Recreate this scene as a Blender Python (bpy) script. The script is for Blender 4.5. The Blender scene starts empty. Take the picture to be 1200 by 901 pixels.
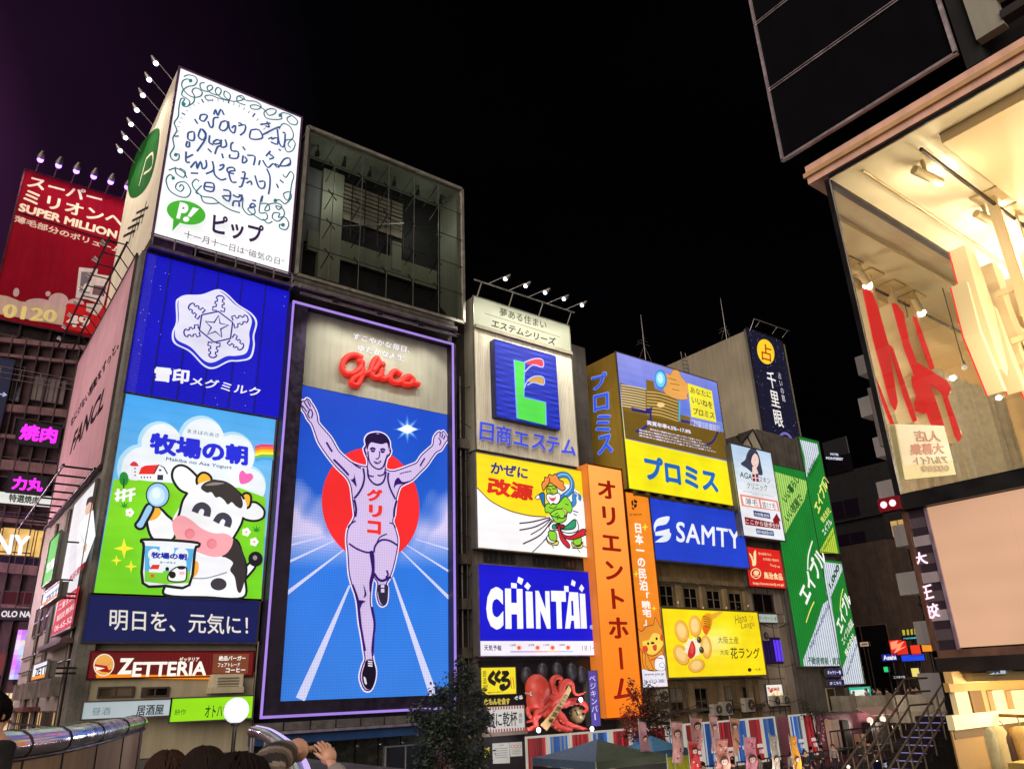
import bpy, bmesh, math, random
import numpy as np
from mathutils import Vector, Matrix
random.seed(7)
S = bpy.context.scene
COL = S.collection
R = math.radians

# ------------------------------------------------------------------ camera
# X runs along the sign facades, Y across the canal towards them, Z up; the eye is 6.7 m over the promenade datum
CZ = 6.7
YAW, PITCH, ROLL, FPX = R(37.676), R(21.743), R(-2.210), 897.88
c_f = Vector((math.sin(YAW) * math.cos(PITCH), math.cos(YAW) * math.cos(PITCH), math.sin(PITCH)))
c_r0 = Vector((math.cos(YAW), -math.sin(YAW), 0))
c_u0 = c_r0.cross(c_f)
c_r = math.cos(ROLL) * c_r0 + math.sin(ROLL) * c_u0
c_u = -math.sin(ROLL) * c_r0 + math.cos(ROLL) * c_u0
cam_d = bpy.data.cameras.new('camera')
cam = bpy.data.objects.new('camera', cam_d)
COL.objects.link(cam)
cam.matrix_world = Matrix(((c_r.x, c_u.x, -c_f.x, 0), (c_r.y, c_u.y, -c_f.y, 0), (c_r.z, c_u.z, -c_f.z, CZ), (0, 0, 0, 1)))
cam_d.sensor_width = 36
cam_d.lens = FPX / 1200 * 36
cam_d.clip_end = 3000
S.camera = cam

# ------------------------------------------------------------------ night sky and light
w = bpy.data.worlds.new('World')
S.world = w
w.use_nodes = True
nt = w.node_tree
bg = nt.nodes['Background']
tc = nt.nodes.new('ShaderNodeTexCoord')
dp = nt.nodes.new('ShaderNodeVectorMath'); dp.operation = 'DOT_PRODUCT'
dp.inputs[1].default_value = Vector((-0.52, 0.80, 0.30)).normalized()
nt.links.new(tc.outputs['Generated'], dp.inputs[0])
rp = nt.nodes.new('ShaderNodeValToRGB')
rp.color_ramp.elements[0].position = 0.62; rp.color_ramp.elements[0].color = (0.0006, 0.0006, 0.0010, 1)
rp.color_ramp.elements[1].position = 0.94; rp.color_ramp.elements[1].color = (0.075, 0.019, 0.075, 1)
e = rp.color_ramp.elements.new(0.82); e.color = (0.010, 0.0032, 0.0115, 1)
nz = nt.nodes.new('ShaderNodeTexNoise'); nz.inputs['Scale'].default_value = 3.0; nz.inputs['Detail'].default_value = 4
nt.links.new(tc.outputs['Generated'], nz.inputs['Vector'])
mr = nt.nodes.new('ShaderNodeMapRange'); mr.inputs['From Min'].default_value = .3; mr.inputs['From Max'].default_value = .7
mr.inputs['To Min'].default_value = .65; mr.inputs['To Max'].default_value = 1.3
nt.links.new(nz.outputs['Fac'], mr.inputs['Value'])
nt.links.new(dp.outputs['Value'], rp.inputs['Fac'])
nt.links.new(rp.outputs['Color'], bg.inputs['Color'])
nt.links.new(mr.outputs['Result'], bg.inputs['Strength'])
sun_d = bpy.data.lights.new('city_glow', 'SUN'); sun_d.energy = 3.0; sun_d.angle = R(60); sun_d.color = (1.0, .86, .74)
sun = bpy.data.objects.new('city_glow', sun_d); COL.objects.link(sun)
sun.rotation_euler = Vector((0.72, 0.66, -0.30)).to_track_quat('-Z', 'Y').to_euler()
S.view_settings.view_transform = 'Standard'; S.view_settings.look = 'None'
S.view_settings.exposure = 0; S.view_settings.gamma = 1
S.cycles.max_bounces = 6; S.cycles.transparent_max_bounces = 10; S.cycles.use_denoising = True
S.cycles.sample_clamp_indirect = 3.0; S.cycles.caustics_reflective = False; S.cycles.caustics_refractive = False

# ------------------------------------------------------------------ geometry of the view: where a line of sight meets a real wall plane
def ray(x, y): return c_f * FPX + c_r * (x - 600) + c_u * (450.5 - y)
def onY(x, y, v=38.0):
    d = ray(x, y); p = d * (v / d.y); return Vector((p.x, v, p.z + CZ))
def onX(x, y, v=16.0):
    d = ray(x, y); p = d * (v / d.x); return Vector((v, p.y, p.z + CZ))
def onZ(x, y, v=0.0):
    d = ray(x, y); p = d * ((v - CZ) / d.z); return Vector((p.x, p.y, v))
def zm(x0, y0, k): return lambda pts: [(x0 + x * k, y0 + y * k) for x, y in pts]

# ------------------------------------------------------------------ materials
def s2l(v):
    v = max(0.0, min(255.0, v)) / 255.0
    return v / 12.92 if v <= 0.04045 else ((v + 0.055) / 1.055) ** 2.4
def lin(c): return tuple(s2l(x) for x in c[:3])
def mat(name):
    m = bpy.data.materials.new(name); m.use_nodes = True
    t = m.node_tree; b = t.nodes['Principled BSDF']
    a = t.nodes.new('ShaderNodeAttribute'); a.attribute_name = 'Col'
    return m, t, b, a
def N(t, k, **kw):
    n = t.nodes.new(k)
    for i, v in kw.items():
        if i in n.inputs: n.inputs[i].default_value = v
        else: setattr(n, i, v)
    return n
def mulcol(t, col, val):
    m = N(t, 'ShaderNodeMix', data_type='RGBA', blend_type='MULTIPLY'); m.inputs['Factor'].default_value = 1
    t.links.new(col, m.inputs['A']); t.links.new(val, m.inputs['B']); return m.outputs['Result']
def noise_range(t, scale, lo, hi, detail=4, vec=None, fmin=.3, fmax=.7):
    n = N(t, 'ShaderNodeTexNoise', Scale=scale, Detail=detail)
    if vec is not None: t.links.new(vec, n.inputs['Vector'])
    else:
        g = N(t, 'ShaderNodeTexCoord'); t.links.new(g.outputs['Object'], n.inputs['Vector'])
    r = N(t, 'ShaderNodeMapRange'); r.inputs['From Min'].default_value = fmin; r.inputs['From Max'].default_value = fmax
    r.inputs['To Min'].default_value = lo; r.inputs['To Max'].default_value = hi
    t.links.new(n.outputs['Fac'], r.inputs['Value']); return r.outputs['Result']
def stretched(t, sx, sy, sz):
    g = N(t, 'ShaderNodeTexCoord'); m = N(t, 'ShaderNodeMapping'); m.inputs['Scale'].default_value = (sx, sy, sz)
    t.links.new(g.outputs['Object'], m.inputs['Vector']); return m.outputs['Vector']
def emitter(name, k, lo, hi, scale, rough=.35, dots=0, tubes=0):
    m, t, b, a = mat(name)
    b.inputs['Roughness'].default_value = rough
    base = mulcol(t, a.outputs['Color'], N(t, 'ShaderNodeRGB').outputs[0])
    t.nodes[-1].outputs
    for n in t.nodes:
        if n.type == 'RGB': n.outputs[0].default_value = (.25, .25, .25, 1)
    t.links.new(base, b.inputs['Base Color'])
    s = noise_range(t, scale, lo * k, hi * k, 2)
    if tubes:   # fluorescent tubes glimmering through the sheet
        wv = N(t, 'ShaderNodeTexWave', wave_type='BANDS', bands_direction='Z', wave_profile='SIN', Scale=tubes, Distortion=.3)
        g = N(t, 'ShaderNodeTexCoord'); t.links.new(g.outputs['Object'], wv.inputs['Vector'])
        r = N(t, 'ShaderNodeMapRange'); r.inputs['To Min'].default_value = .97; r.inputs['To Max'].default_value = 1.01
        t.links.new(wv.outputs['Fac'], r.inputs['Value'])
        x = N(t, 'ShaderNodeMath', operation='MULTIPLY'); t.links.new(s, x.inputs[0]); t.links.new(r.outputs['Result'], x.inputs[1]); s = x.outputs[0]
    if dots:    # rows and columns of diodes
        for ax, ang in (('X', 0), ('Z', 0)):
            wv = N(t, 'ShaderNodeTexWave', wave_type='BANDS', bands_direction=ax, wave_profile='SIN', Scale=dots)
            g = N(t, 'ShaderNodeTexCoord'); t.links.new(g.outputs['Object'], wv.inputs['Vector'])
            r = N(t, 'ShaderNodeMapRange'); r.inputs['To Min'].default_value = .90; r.inputs['To Max'].default_value = 1.07
            t.links.new(wv.outputs['Fac'], r.inputs['Value'])
            x = N(t, 'ShaderNodeMath', operation='MULTIPLY'); t.links.new(s, x.inputs[0]); t.links.new(r.outputs['Result'], x.inputs[1]); s = x.outputs[0]
    t.links.new(a.outputs['Color'], b.inputs['Emission Color']); t.links.new(s, b.inputs['Emission Strength'])
    return m
M_LIGHT = emitter('backlit_sheet', .97, .85, 1.07, .38, rough=.75, tubes=.55)
M_DIM = emitter('weakly_lit_sheet', .62, .80, 1.1, .5, rough=.6)
M_LED = emitter('diode_screen', 1.0, .92, 1.06, .25, dots=2.3)
M_NEON = emitter('neon_tube', 1.7, .9, 1.1, 3)
M_BULB = emitter('lamp_bulb', 7.0, 1, 1, 1)
M_GLOW = emitter('lit_room', .9, .55, 1.25, 1.3)
def surface(name, rough, metal=0, dirt=(.75, 1.1), scale=2.0, streak=0, bump=0, bscale=20, spec=.5, fine=None):
    m, t, b, a = mat(name)
    b.inputs['Roughness'].default_value = rough; b.inputs['Metallic'].default_value = metal
    b.inputs['Specular IOR Level'].default_value = spec
    c = mulcol(t, a.outputs['Color'], noise_range(t, scale, dirt[0], dirt[1], 6))
    if streak:
        c = mulcol(t, c, noise_range(t, 1.0, 1 - streak, 1.05, 5, stretched(t, 3.2, 3.2, .22), .35, .62))
    if fine: c = mulcol(t, c, noise_range(t, fine, .8, 1.15, 3))
    t.links.new(c, b.inputs['Base Color'])
    rr = noise_range(t, scale * 2.3, max(0, rough - .12), min(1, rough + .15), 4); t.links.new(rr, b.inputs['Roughness'])
    if bump:
        n = N(t, 'ShaderNodeTexNoise', Scale=bscale, Detail=5); g = N(t, 'ShaderNodeTexCoord'); t.links.new(g.outputs['Object'], n.inputs['Vector'])
        bn = N(t, 'ShaderNodeBump', Strength=bump, Distance=.02); t.links.new(n.outputs['Fac'], bn.inputs['Height']); t.links.new(bn.outputs['Normal'], b.inputs['Normal'])
    return m
M_CONC = surface('stained_concrete', .85, 0, (.62, 1.12), .9, streak=.26, bump=.4, bscale=9, fine=14)
M_PLASTER = surface('weathered_plaster', .8, 0, (.82, 1.06), .35, streak=.12, bump=.2, bscale=14)
M_PAINT = surface('painted_sheet', .45, 0, (.86, 1.05), .8, streak=.08)
M_BOARD = surface('matte_board', .95, 0, (.9, 1.05), .5, streak=.08, spec=.08)
M_CLEAN = surface('smooth_interior_paint', .6, 0, (.96, 1.02), .3)
M_METAL = surface('dull_metal', .42, .75, (.75, 1.1), 1.6, streak=.08)
M_STEEL = surface('brushed_steel', .2, .95, (.85, 1.05), 1.0, streak=.04, bump=.02, bscale=3)
M_CLOTH = surface('woven_cloth', .9, 0, (.8, 1.1), 5, bump=.3, bscale=40)
M_LEAF = surface('leaf', .6, 0, (.5, 1.3), 1.5)
M_HAIR = surface('hair', .9, 0, (.8, 1.1), 8, spec=.08)
M_SKIN = surface('skin', .5, 0, (.92, 1.05), 6)
M_GLOSS = surface('glossy_plastic', .22, 0, (.85, 1.05), 2)
m_, t_, b_, a_ = mat('dark_window_glass'); M_GLASS = m_
t_.links.new(a_.outputs['Color'], b_.inputs['Base Color']); b_.inputs['Roughness'].default_value = .06; b_.inputs['Specular IOR Level'].default_value = .8
def clear_glass(name, refl, tint):
    m = bpy.data.materials.new(name); m.use_nodes = True; t = m.node_tree; t.nodes.clear()
    o = N(t, 'ShaderNodeOutputMaterial'); tr = N(t, 'ShaderNodeBsdfTransparent'); gl = N(t, 'ShaderNodeBsdfGlossy', Roughness=.015)
    tr.inputs['Color'].default_value = (*tint, 1)
    mx = N(t, 'ShaderNodeMixShader')
    if refl > 0: mx.inputs[0].default_value = refl
    else:
        fr = N(t, 'ShaderNodeFresnel', IOR=1.5); k = N(t, 'ShaderNodeMath', operation='MULTIPLY'); k.inputs[1].default_value = 1.6
        t.links.new(fr.outputs[0], k.inputs[0]); t.links.new(k.outputs[0], mx.inputs[0])
    t.links.new(tr.outputs[0], mx.inputs[1]); t.links.new(gl.outputs[0], mx.inputs[2]); t.links.new(mx.outputs[0], o.inputs['Surface'])
    return m
M_CLEAR = clear_glass('clear_shop_glass', -1, (.97, .97, .96))
M_MIRROR = clear_glass('reflective_coated_glass', .88, (.95, .95, .95))

# ------------------------------------------------------------------ mesh building
class MB:
    def __init__(s): s.v = []; s.f = []; s.c = []; s.m = []; s.sm = []
    def face(s, pts, col, mi=0, smooth=False):
        i = len(s.v); s.v += [tuple(p) for p in pts]; s.f.append(tuple(range(i, i + len(pts)))); s.c.append(col); s.m.append(mi); s.sm.append(smooth)
    def mesh(s, vs, fs, col, mi=0, smooth=False):
        i = len(s.v); s.v += [tuple(p) for p in vs]
        for f in fs:
            s.f.append(tuple(i + k for k in f)); s.c.append(col(f) if callable(col) else col); s.m.append(mi); s.sm.append(smooth)
    def box(s, x0, x1, y0, y1, z0, z1, col, mi=0):
        v = [(x, y, z) for x in (x0, x1) for y in (y0, y1) for z in (z0, z1)]
        s.mesh(v, [(0, 1, 3, 2), (4, 6, 7, 5), (0, 4, 5, 1), (2, 3, 7, 6), (0, 2, 6, 4), (1, 5, 7, 3)], col, mi)
    def obox(s, a, b, wd, ht, col, mi=0, up=(0, 0, 1)):
        a = Vector(a); b = Vector(b); d = (b - a).normalized(); u = Vector(up)
        sd = d.cross(u)
        if sd.length < 1e-4: sd = d.cross(Vector((0, 1, 0)))
        sd.normalize(); u = sd.cross(d).normalized()
        v = [p + sd * (i * wd / 2) + u * (j * ht / 2) for p in (a, b) for i in (-1, 1) for j in (-1, 1)]
        s.mesh(v, [(0, 1, 3, 2), (4, 6, 7, 5), (0, 4, 5, 1), (2, 3, 7, 6), (0, 2, 6, 4), (1, 5, 7, 3)], col, mi)
    def prism(s, poly, d, col, mi=0):     # flat outline pushed along vector d
        d = Vector(d); n = len(poly); a = [Vector(p) for p in poly]; b = [p + d for p in a]
        s.mesh(a + b, [tuple(range(n)), tuple(range(2 * n - 1, n - 1, -1))] + [(i, (i + 1) % n, n + (i + 1) % n, n + i) for i in range(n)], col, mi)
    def tube(s, pts, r, col, mi=0, n=8, cap=True, flat=1.0):
        pts = [Vector(p) for p in pts]; k = len(pts); rs = r if isinstance(r, (list, tuple)) else [r] * k
        vs = []; prev = None
        for i, p in enumerate(pts):
            d = (pts[min(i + 1, k - 1)] - pts[max(i - 1, 0)]).normalized()
            if prev is None:
                ref = Vector((0, 0, 1)) if abs(d.z) < .9 else Vector((1, 0, 0)); u = (ref - d * ref.dot(d)).normalized()
            else: u = (prev - d * prev.dot(d)).normalized()
            prev = u; q = d.cross(u)
            vs += [p + (u * math.cos(2 * math.pi * j / n) * flat + q * math.sin(2 * math.pi * j / n)) * rs[i] for j in range(n)]
        fs = [(i * n + j, i * n + (j + 1) % n, (i + 1) * n + (j + 1) % n, (i + 1) * n + j) for i in range(k - 1) for j in range(n)]
        s.mesh(vs, fs, col, mi, True)
        if cap:
            s.face(vs[:n][::-1], col, mi); s.face(vs[-n:], col, mi)
    def ball(s, c, rx, ry, rz, col, mi=0, n=14, m=9, rot=None):
        c = Vector(c); vs = []
        for i in range(m + 1):
            th = math.pi * i / m
            for j in range(n):
                ph = 2 * math.pi * j / n
                p = Vector((rx * math.sin(th) * math.cos(ph), ry * math.sin(th) * math.sin(ph), rz * math.cos(th)))
                vs.append(c + (rot @ p if rot else p))
        s.mesh(vs, [(i * n + j, i * n + (j + 1) % n, (i + 1) * n + (j + 1) % n, (i + 1) * n + j) for i in range(m) for j in range(n)], col, mi, True)
    def build(s, name, mats, parent=None):
        me = bpy.data.meshes.new(name)
        if parent is not None:
            L = wloc(parent); vs = [(x - L.x, y - L.y, z - L.z) for x, y, z in s.v]
        else: vs = s.v
        me.from_pydata(vs, [], s.f)
        for m in (mats if isinstance(mats, (list, tuple)) else [mats]): me.materials.append(m)
        me.polygons.foreach_set('material_index', s.m); me.polygons.foreach_set('use_smooth', s.sm)
        at = me.color_attributes.new('Col', 'FLOAT_COLOR', 'CORNER')
        buf = np.empty((len(me.loops), 4), np.float32); k = 0
        for f, c in zip(s.f, s.c):
            buf[k:k + len(f), :3] = c[:3]; k += len(f)
        buf[:, 3] = 1
        at.data.foreach_set('color', buf.ravel()); me.update()
        o = bpy.data.objects.new(name, me); COL.objects.link(o)
        if parent is not None: o.parent = parent
        return o
def wloc(o):
    v = Vector((0, 0, 0))
    while o: v += o.location; o = o.parent
    return v
def tag(o, label, cat, group=None):
    o['label'] = label; o['category'] = cat
    if group: o['group'] = group
    return o
def thing(name, label, cat, loc, group=None):
    o = bpy.data.objects.new(name, None); COL.objects.link(o); o.location = loc; o.empty_display_size = .2
    return tag(o, label, cat, group)
def struct(name, mb, mats):
    o = mb.build(name, mats); o['kind'] = 'structure'; return o
def copy_tree(o, parent=None):
    c = o.copy(); COL.objects.link(c)
    if parent: c.parent = parent
    for ch in [k for k in bpy.data.objects if k.parent == o]: copy_tree(ch, c)
    return c

# ------------------------------------------------------------------ lettering and pictures on flat sign faces
_tc = {}
def glyphs(s, bold=.0, ext=.0, res=3, space=1.0):
    k = (s, bold, ext, res, space)
    if k not in _tc:
        cjk = len(s) > 1 or ord(s[0]) > 0x2000; b0 = bold; bold = bold if not cjk else 0
        c = bpy.data.curves.new('t', 'FONT'); c.body = s; c.offset = bold; c.extrude = ext; c.resolution_u = res; c.space_character = space
        o = bpy.data.objects.new('t', c); m = o.to_mesh()
        vs = [(v.co.x, v.co.y, v.co.z) for v in m.vertices]; fs = [tuple(p.vertices) for p in m.polygons]
        o.to_mesh_clear(); bpy.data.objects.remove(o); bpy.data.curves.remove(c)
        if cjk and b0 > 0:   # heavier strokes: the outline laid over itself, shifted round a small circle
            V0, F0 = vs, fs; n0 = len(V0); dirs = 8 if b0 > .022 and res > 1 else 4; vs = list(V0); fs = list(F0)
            for q in range(dirs):
                dx, dy = b0 * math.cos(6.2832 * (q + .5) / dirs), b0 * math.sin(6.2832 * (q + .5) / dirs)
                fs += [tuple(j + len(vs) for j in f) for f in F0]; vs += [(x + dx, y + dy, z - .0012 * (q + 1)) for x, y, z in V0]
        xs = [v[0] for v in vs]; ys = [v[1] for v in vs]
        _tc[k] = (vs, fs, min(xs), max(xs), min(ys), max(ys))
    return _tc[k]
def sm(pts, closed=True, k=5):        # Catmull-Rom through the points
    n = len(pts); out = []
    for i in range(n if closed else n - 1):
        g = (lambda j: pts[j % n]) if closed else (lambda j: pts[max(0, min(n - 1, j))])
        p0, p1, p2, p3 = g(i - 1), g(i), g(i + 1), g(i + 2)
        for q in range(k):
            t = q / k
            out.append(tuple(.5 * (2 * b + (c - a) * t + (2 * a - 5 * b + 4 * c - d) * t * t + (3 * b - a - 3 * c + d) * t ** 3) for a, b, c, d in zip(p0, p1, p2, p3)))
    if not closed: out.append(tuple(pts[-1]))
    return out
def homog(src, dst):
    A = []; b = []
    for (x, y), (u, v) in zip(src, dst):
        A += [[x, y, 1, 0, 0, 0, -u * x, -u * y], [0, 0, 0, x, y, 1, -v * x, -v * y]]; b += [u, v]
    h = np.linalg.solve(np.array(A, float), np.array(b, float)); return np.append(h, 1).reshape(3, 3)
class Art:
    """pictures drawn on one flat face; ax 'Y' faces the canal, ax 'X' faces the side street. a runs left to right as seen."""
    def __init__(s, ax, val, quad=None, rect=None, gap=.008):
        s.ax = ax; s.val = val; s.gap = gap; s.pm = MB(); s.tl = []; s.H = None; s.lay = 0
        if quad: s.H = homog(quad, [(rect[0], rect[3]), (rect[1], rect[3]), (rect[0], rect[2]), (rect[1], rect[2])])
    def uv(s, x, y):
        if s.H is not None:
            q = s.H @ np.array((x, y, 1.0)); return float(q[0] / q[2]), float(q[1] / q[2])
        p = onY(x, y, s.val) if s.ax == 'Y' else onX(x, y, s.val)
        return (p.x, p.z) if s.ax == 'Y' else (-p.y, p.z)
    def w(s, a, z, d): return (a, s.val - d, z) if s.ax == 'Y' else (s.val - d, -a, z)
    def d(s, l):
        if l is None: s.lay += 1; l = s.lay * .25 + 1
        return s.gap * l
    def poly(s, pts, col, l=None, smooth=0):
        if smooth: pts = sm(pts, True, smooth)
        d = s.d(l); s.pm.face([s.w(*s.uv(*p), d) for p in pts], lin(col))
    def polyuv(s, pts, col, l=None):
        d = s.d(l); s.pm.face([s.w(*p, d) for p in pts], lin(col))
    def line(s, pts, wd, col, l=None, smooth=0, closed=False, taper=None):   # wd in photo-scale units of .045 m
        if smooth: pts = sm(pts, closed, smooth)
        P = [Vector(s.uv(*p)) for p in pts]; n = len(P); h0 = wd * .0225; d = s.d(l); L = []; Rr = []
        for i in range(n):
            a = P[(i - 1) % n] if closed else P[max(i - 1, 0)]; b = P[(i + 1) % n] if closed else P[min(i + 1, n - 1)]
            t = b - a
            if t.length < 1e-9: t = Vector((1, 0))
            t.normalize(); q = Vector((-t.y, t.x)); h = h0
            if taper: f = i / (n - 1); h = h0 * (taper[0] + (taper[1] - taper[0]) * f)
            L.append(P[i] + q * h); Rr.append(P[i] - q * h)
        vs = [s.w(p.x, p.y, d) for p in L + Rr]
        fs = [(i, (i + 1) % n, n + (i + 1) % n, n + i) for i in range(n if closed else n - 1)]
        s.pm.mesh(vs, fs, lin(col))
    def ell(s, cx, cy, rx, ry, col, l=None, n=28, rot=0):
        c, q = math.cos(rot), math.sin(rot)
        s.poly([(cx + rx * math.cos(6.2832 * i / n) * c - ry * math.sin(6.2832 * i / n) * q, cy + rx * math.cos(6.2832 * i / n) * q + ry * math.sin(6.2832 * i / n) * c) for i in range(n)], col, l)
    def grid(s, quad, nx, ny, fn, l=0):
        TL, TR, BL, BR = quad; vs = []; d = s.gap * (l + .5); px = []
        for j in range(ny + 1):
            for i in range(nx + 1):
                u, v = i / nx, j / ny
                x = (TL[0] * (1 - u) + TR[0] * u) * (1 - v) + (BL[0] * (1 - u) + BR[0] * u) * v
                y = (TL[1] * (1 - u) + TR[1] * u) * (1 - v) + (BL[1] * (1 - u) + BR[1] * u) * v
                px.append((x, y)); vs.append(s.w(*s.uv(x, y), d))
        for j in range(ny):
            for i in range(nx):
                k = j * (nx + 1) + i; x = (px[k][0] + px[k + nx + 2][0]) / 2; y = (px[k][1] + px[k + nx + 2][1]) / 2
                s.pm.face([vs[k], vs[k + 1], vs[k + nx + 2], vs[k + nx + 1]], lin(fn(x, y)))
    def t3(s, txt, BL, BR, TL, col, bold=.02, l=None, ext=0, em=None, space=1.0, res=3, mi=0):
        vs, fs, x0, x1, y0, y1 = glyphs(txt, bold, ext, res, space)
        if em: x0, x1, y0, y1 = em
        O = Vector(s.uv(*BL)); A = Vector(s.uv(*BR)) - O; B = Vector(s.uv(*TL)) - O; d = s.d(l)
        out = []
        for x, y, z in vs:
            q = O + A * ((x - x0) / (x1 - x0)) + B * ((y - y0) / (y1 - y0)); out.append(s.w(q.x, q.y, d + (z + ext)))
        s.txt(out, fs, col)
    def t(s, txt, TL, BR, col, bold=.02, l=None, ext=0, space=1.0, res=3, shear=0, em=None):
        a0, z1 = s.uv(*TL); a1, z0 = s.uv(*BR)
        s.tuv(txt, a0, a1, z0, z1, col, bold, l, ext, space, res, shear, em)
    def tuv(s, txt, a0, a1, z0, z1, col, bold=.02, l=None, ext=0, space=1.0, res=3, shear=0, em=None):
        vs, fs, x0, x1, y0, y1 = glyphs(txt, bold, ext, res, space); d = s.d(l)
        if em: x0, x1, y0, y1 = em
        out = []
        for x, y, z in vs:
            fy = (y - y0) / (y1 - y0); out.append(s.w(a0 + (a1 - a0) * (x - x0) / (x1 - x0) + shear * (z1 - z0) * fy, z0 + (z1 - z0) * fy, d + (z + ext)))
        s.txt(out, fs, col)
    def col(s, txt, TL, BR, col, bold=.02, l=None, fill=.96):   # characters stacked top to bottom
        a0, z1 = s.uv(*TL); a1, z0 = s.uv(*BR); n = len(txt); h = (z1 - z0) / n; d = s.d(l); tm = MB(); s.tl.append(tm)
        for i, ch in enumerate(txt):
            zt = z1 - i * h; zb = zt - h * fill
            if ch == 'ー':
                m = (a0 + a1) / 2; q = (a1 - a0) * .075
                tm.face([s.w(m - q, zb + h * .06, d), s.w(m + q, zb + h * .06, d), s.w(m + q, zt - h * .06, d), s.w(m - q, zt - h * .06, d)], lin(col)); continue
            vs, fs, *_ = glyphs(ch, bold, 0, 3, 1.0)
            tm.mesh([s.w(a0 + (a1 - a0) * x, zb + (zt - zb) * ((y + .12)), d + z) for x, y, z in vs], fs, lin(col))
    def done(s, parent, mat_p, mat_t=None, pic='picture', let='lettering'):
        if s.pm.f: s.pm.build(pic, mat_p, parent)
        for tm in s.tl: tm.build(let, mat_t or mat_p, parent)
    def txt(s, vs, fs, col):
        tm = MB(); tm.mesh(vs, fs, lin(col)); s.tl.append(tm)

def quad_rect(ax, val, q):
    P = [(onY if ax == 'Y' else onX)(x, y, val) for x, y in q]
    a = [p.x if ax == 'Y' else -p.y for p in P]; z = [p.z for p in P]
    return ((a[0] + a[2]) / 2, (a[1] + a[3]) / 2, (z[2] + z[3]) / 2, (z[0] + z[1]) / 2)
def sign(name, label, cat, val, quad, depth=.5, face=(255, 255, 255), fmat=None, frame=.07, fcol=(120, 118, 112), ax='Y', group=None, cabcol=(95, 92, 88), rect=None, facename='face_sheet'):
    """a billboard box: cabinet, lit face sheet and frame; returns the thing and its Art"""
    r = rect or quad_rect(ax, val, quad); a0, a1, z0, z1 = r
    loc = ((a0 + a1) / 2, val + depth / 2, z0) if ax == 'Y' else (val + depth / 2, -(a0 + a1) / 2, z0)
    th = thing(name, label, cat, loc, group)
    A = Art(ax, val, quad, r)
    def bx(mb, u0, u1, d0, d1, w0, w1, col):
        if ax == 'Y': mb.box(u0, u1, val + d0, val + d1, w0, w1, col)
        else: mb.box(val + d0, val + d1, -u1, -u0, w0, w1, col)
    m = MB(); bx(m, a0, a1, .03, depth, z0, z1, lin(cabcol)); m.build('cabinet', M_PAINT, th)
    if face is not None:
        m = MB(); m.face([A.w(a0, z0, 0), A.w(a1, z0, 0), A.w(a1, z1, 0), A.w(a0, z1, 0)], lin(face)); m.build(facename, fmat or M_LIGHT, th)
    if frame:
        m = MB(); k = frame; c = lin(fcol)
        bx(m, a0 - k, a1 + k, -.05, .06, z1, z1 + k, c); bx(m, a0 - k, a1 + k, -.05, .06, z0 - k, z0, c)
        bx(m, a0 - k, a0, -.05, .06, z0, z1, c); bx(m, a1, a1 + k, -.05, .06, z0, z1, c); m.build('frame', M_METAL, th)
    return th, A, r
def lamp_light(kind, loc, energy, col=(1, .9, .75), to=None, size=R(90), rad=.1, blend=.6):
    d = bpy.data.lights.new('lamp_light', kind); d.energy = energy; d.color = col
    if kind == 'SPOT': d.spot_size = size; d.spot_blend = blend; d.shadow_soft_size = rad
    elif kind == 'POINT': d.shadow_soft_size = rad
    elif kind == 'AREA': d.size = rad
    o = bpy.data.objects.new('lamp_light', d); COL.objects.link(o); o.location = loc
    if to is not None: o.rotation_euler = (Vector(to) - Vector(loc)).to_track_quat('-Z', 'Y').to_euler()
    return o
def arm_lamp(parent, root, tip, col=(235, 235, 255), up=(0, 0, 1), scale=1.0):
    """one floodlight on a thin arm: a part of the sign it lights, its bulb a sub-part"""
    root = Vector(root); tip = Vector(tip); g = lin((150, 145, 140)); mb = MB()
    mb.tube([root, root + (tip - root) * .9 + Vector((0, 0, .12)), tip], .035 * scale, g, n=6)
    back = (tip - root).normalized()
    mb.tube([tip + back * .2 * scale + Vector((0, 0, .1)), tip + Vector((0, 0, 0)), tip - back * .12 * scale - Vector((0, 0, .06))], [.06 * scale, .14 * scale, .17 * scale], g, n=10)
    o = mb.build('floodlight', M_METAL, parent)
    b = MB(); b.ball(tip - back * .17 * scale - Vector((0, 0, .10 * scale)), .14 * scale, .14 * scale, .13 * scale, lin(col), n=10, m=6); b.build('bulb', M_BULB, o)
    return o
# ================================================================== ground, water
m = MB(); m.box(-400, 700, 8.5, 27.6, -3.2, -.6, lin((14, 17, 20))); struct('canal_water', m, M_GLASS)
m = MB(); m.face([(-400, 27.5, 1.0), (900, 27.5, 1.0), (900, 900, 1.0), (-400, 900, 1.0)], lin((70, 64, 58))); struct('promenade', m, M_CONC)
m = MB(); m.box(-400, 700, 26.9, 27.5, -2.5, 1.03, lin((84, 78, 70))); struct('quay_edge', m, M_CONC)
m = MB(); m.face([(13, -60, .996), (900, -60, .996), (900, 9.2, .996), (13, 9.2, .996)], lin((70, 64, 58))); struct('near_quay', m, M_CONC)
m = MB(); m.box(-40, 13, -60, 37.4, 3.9, 4.6, lin((92, 84, 78))); struct('bridge_deck', m, M_CONC)
m = MB(); m.box(-200, 5.8, 37.4, 300, 3.7, 4.59, lin((75, 70, 66))); struct('side_street', m, M_CONC)

D = 38.0
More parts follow.
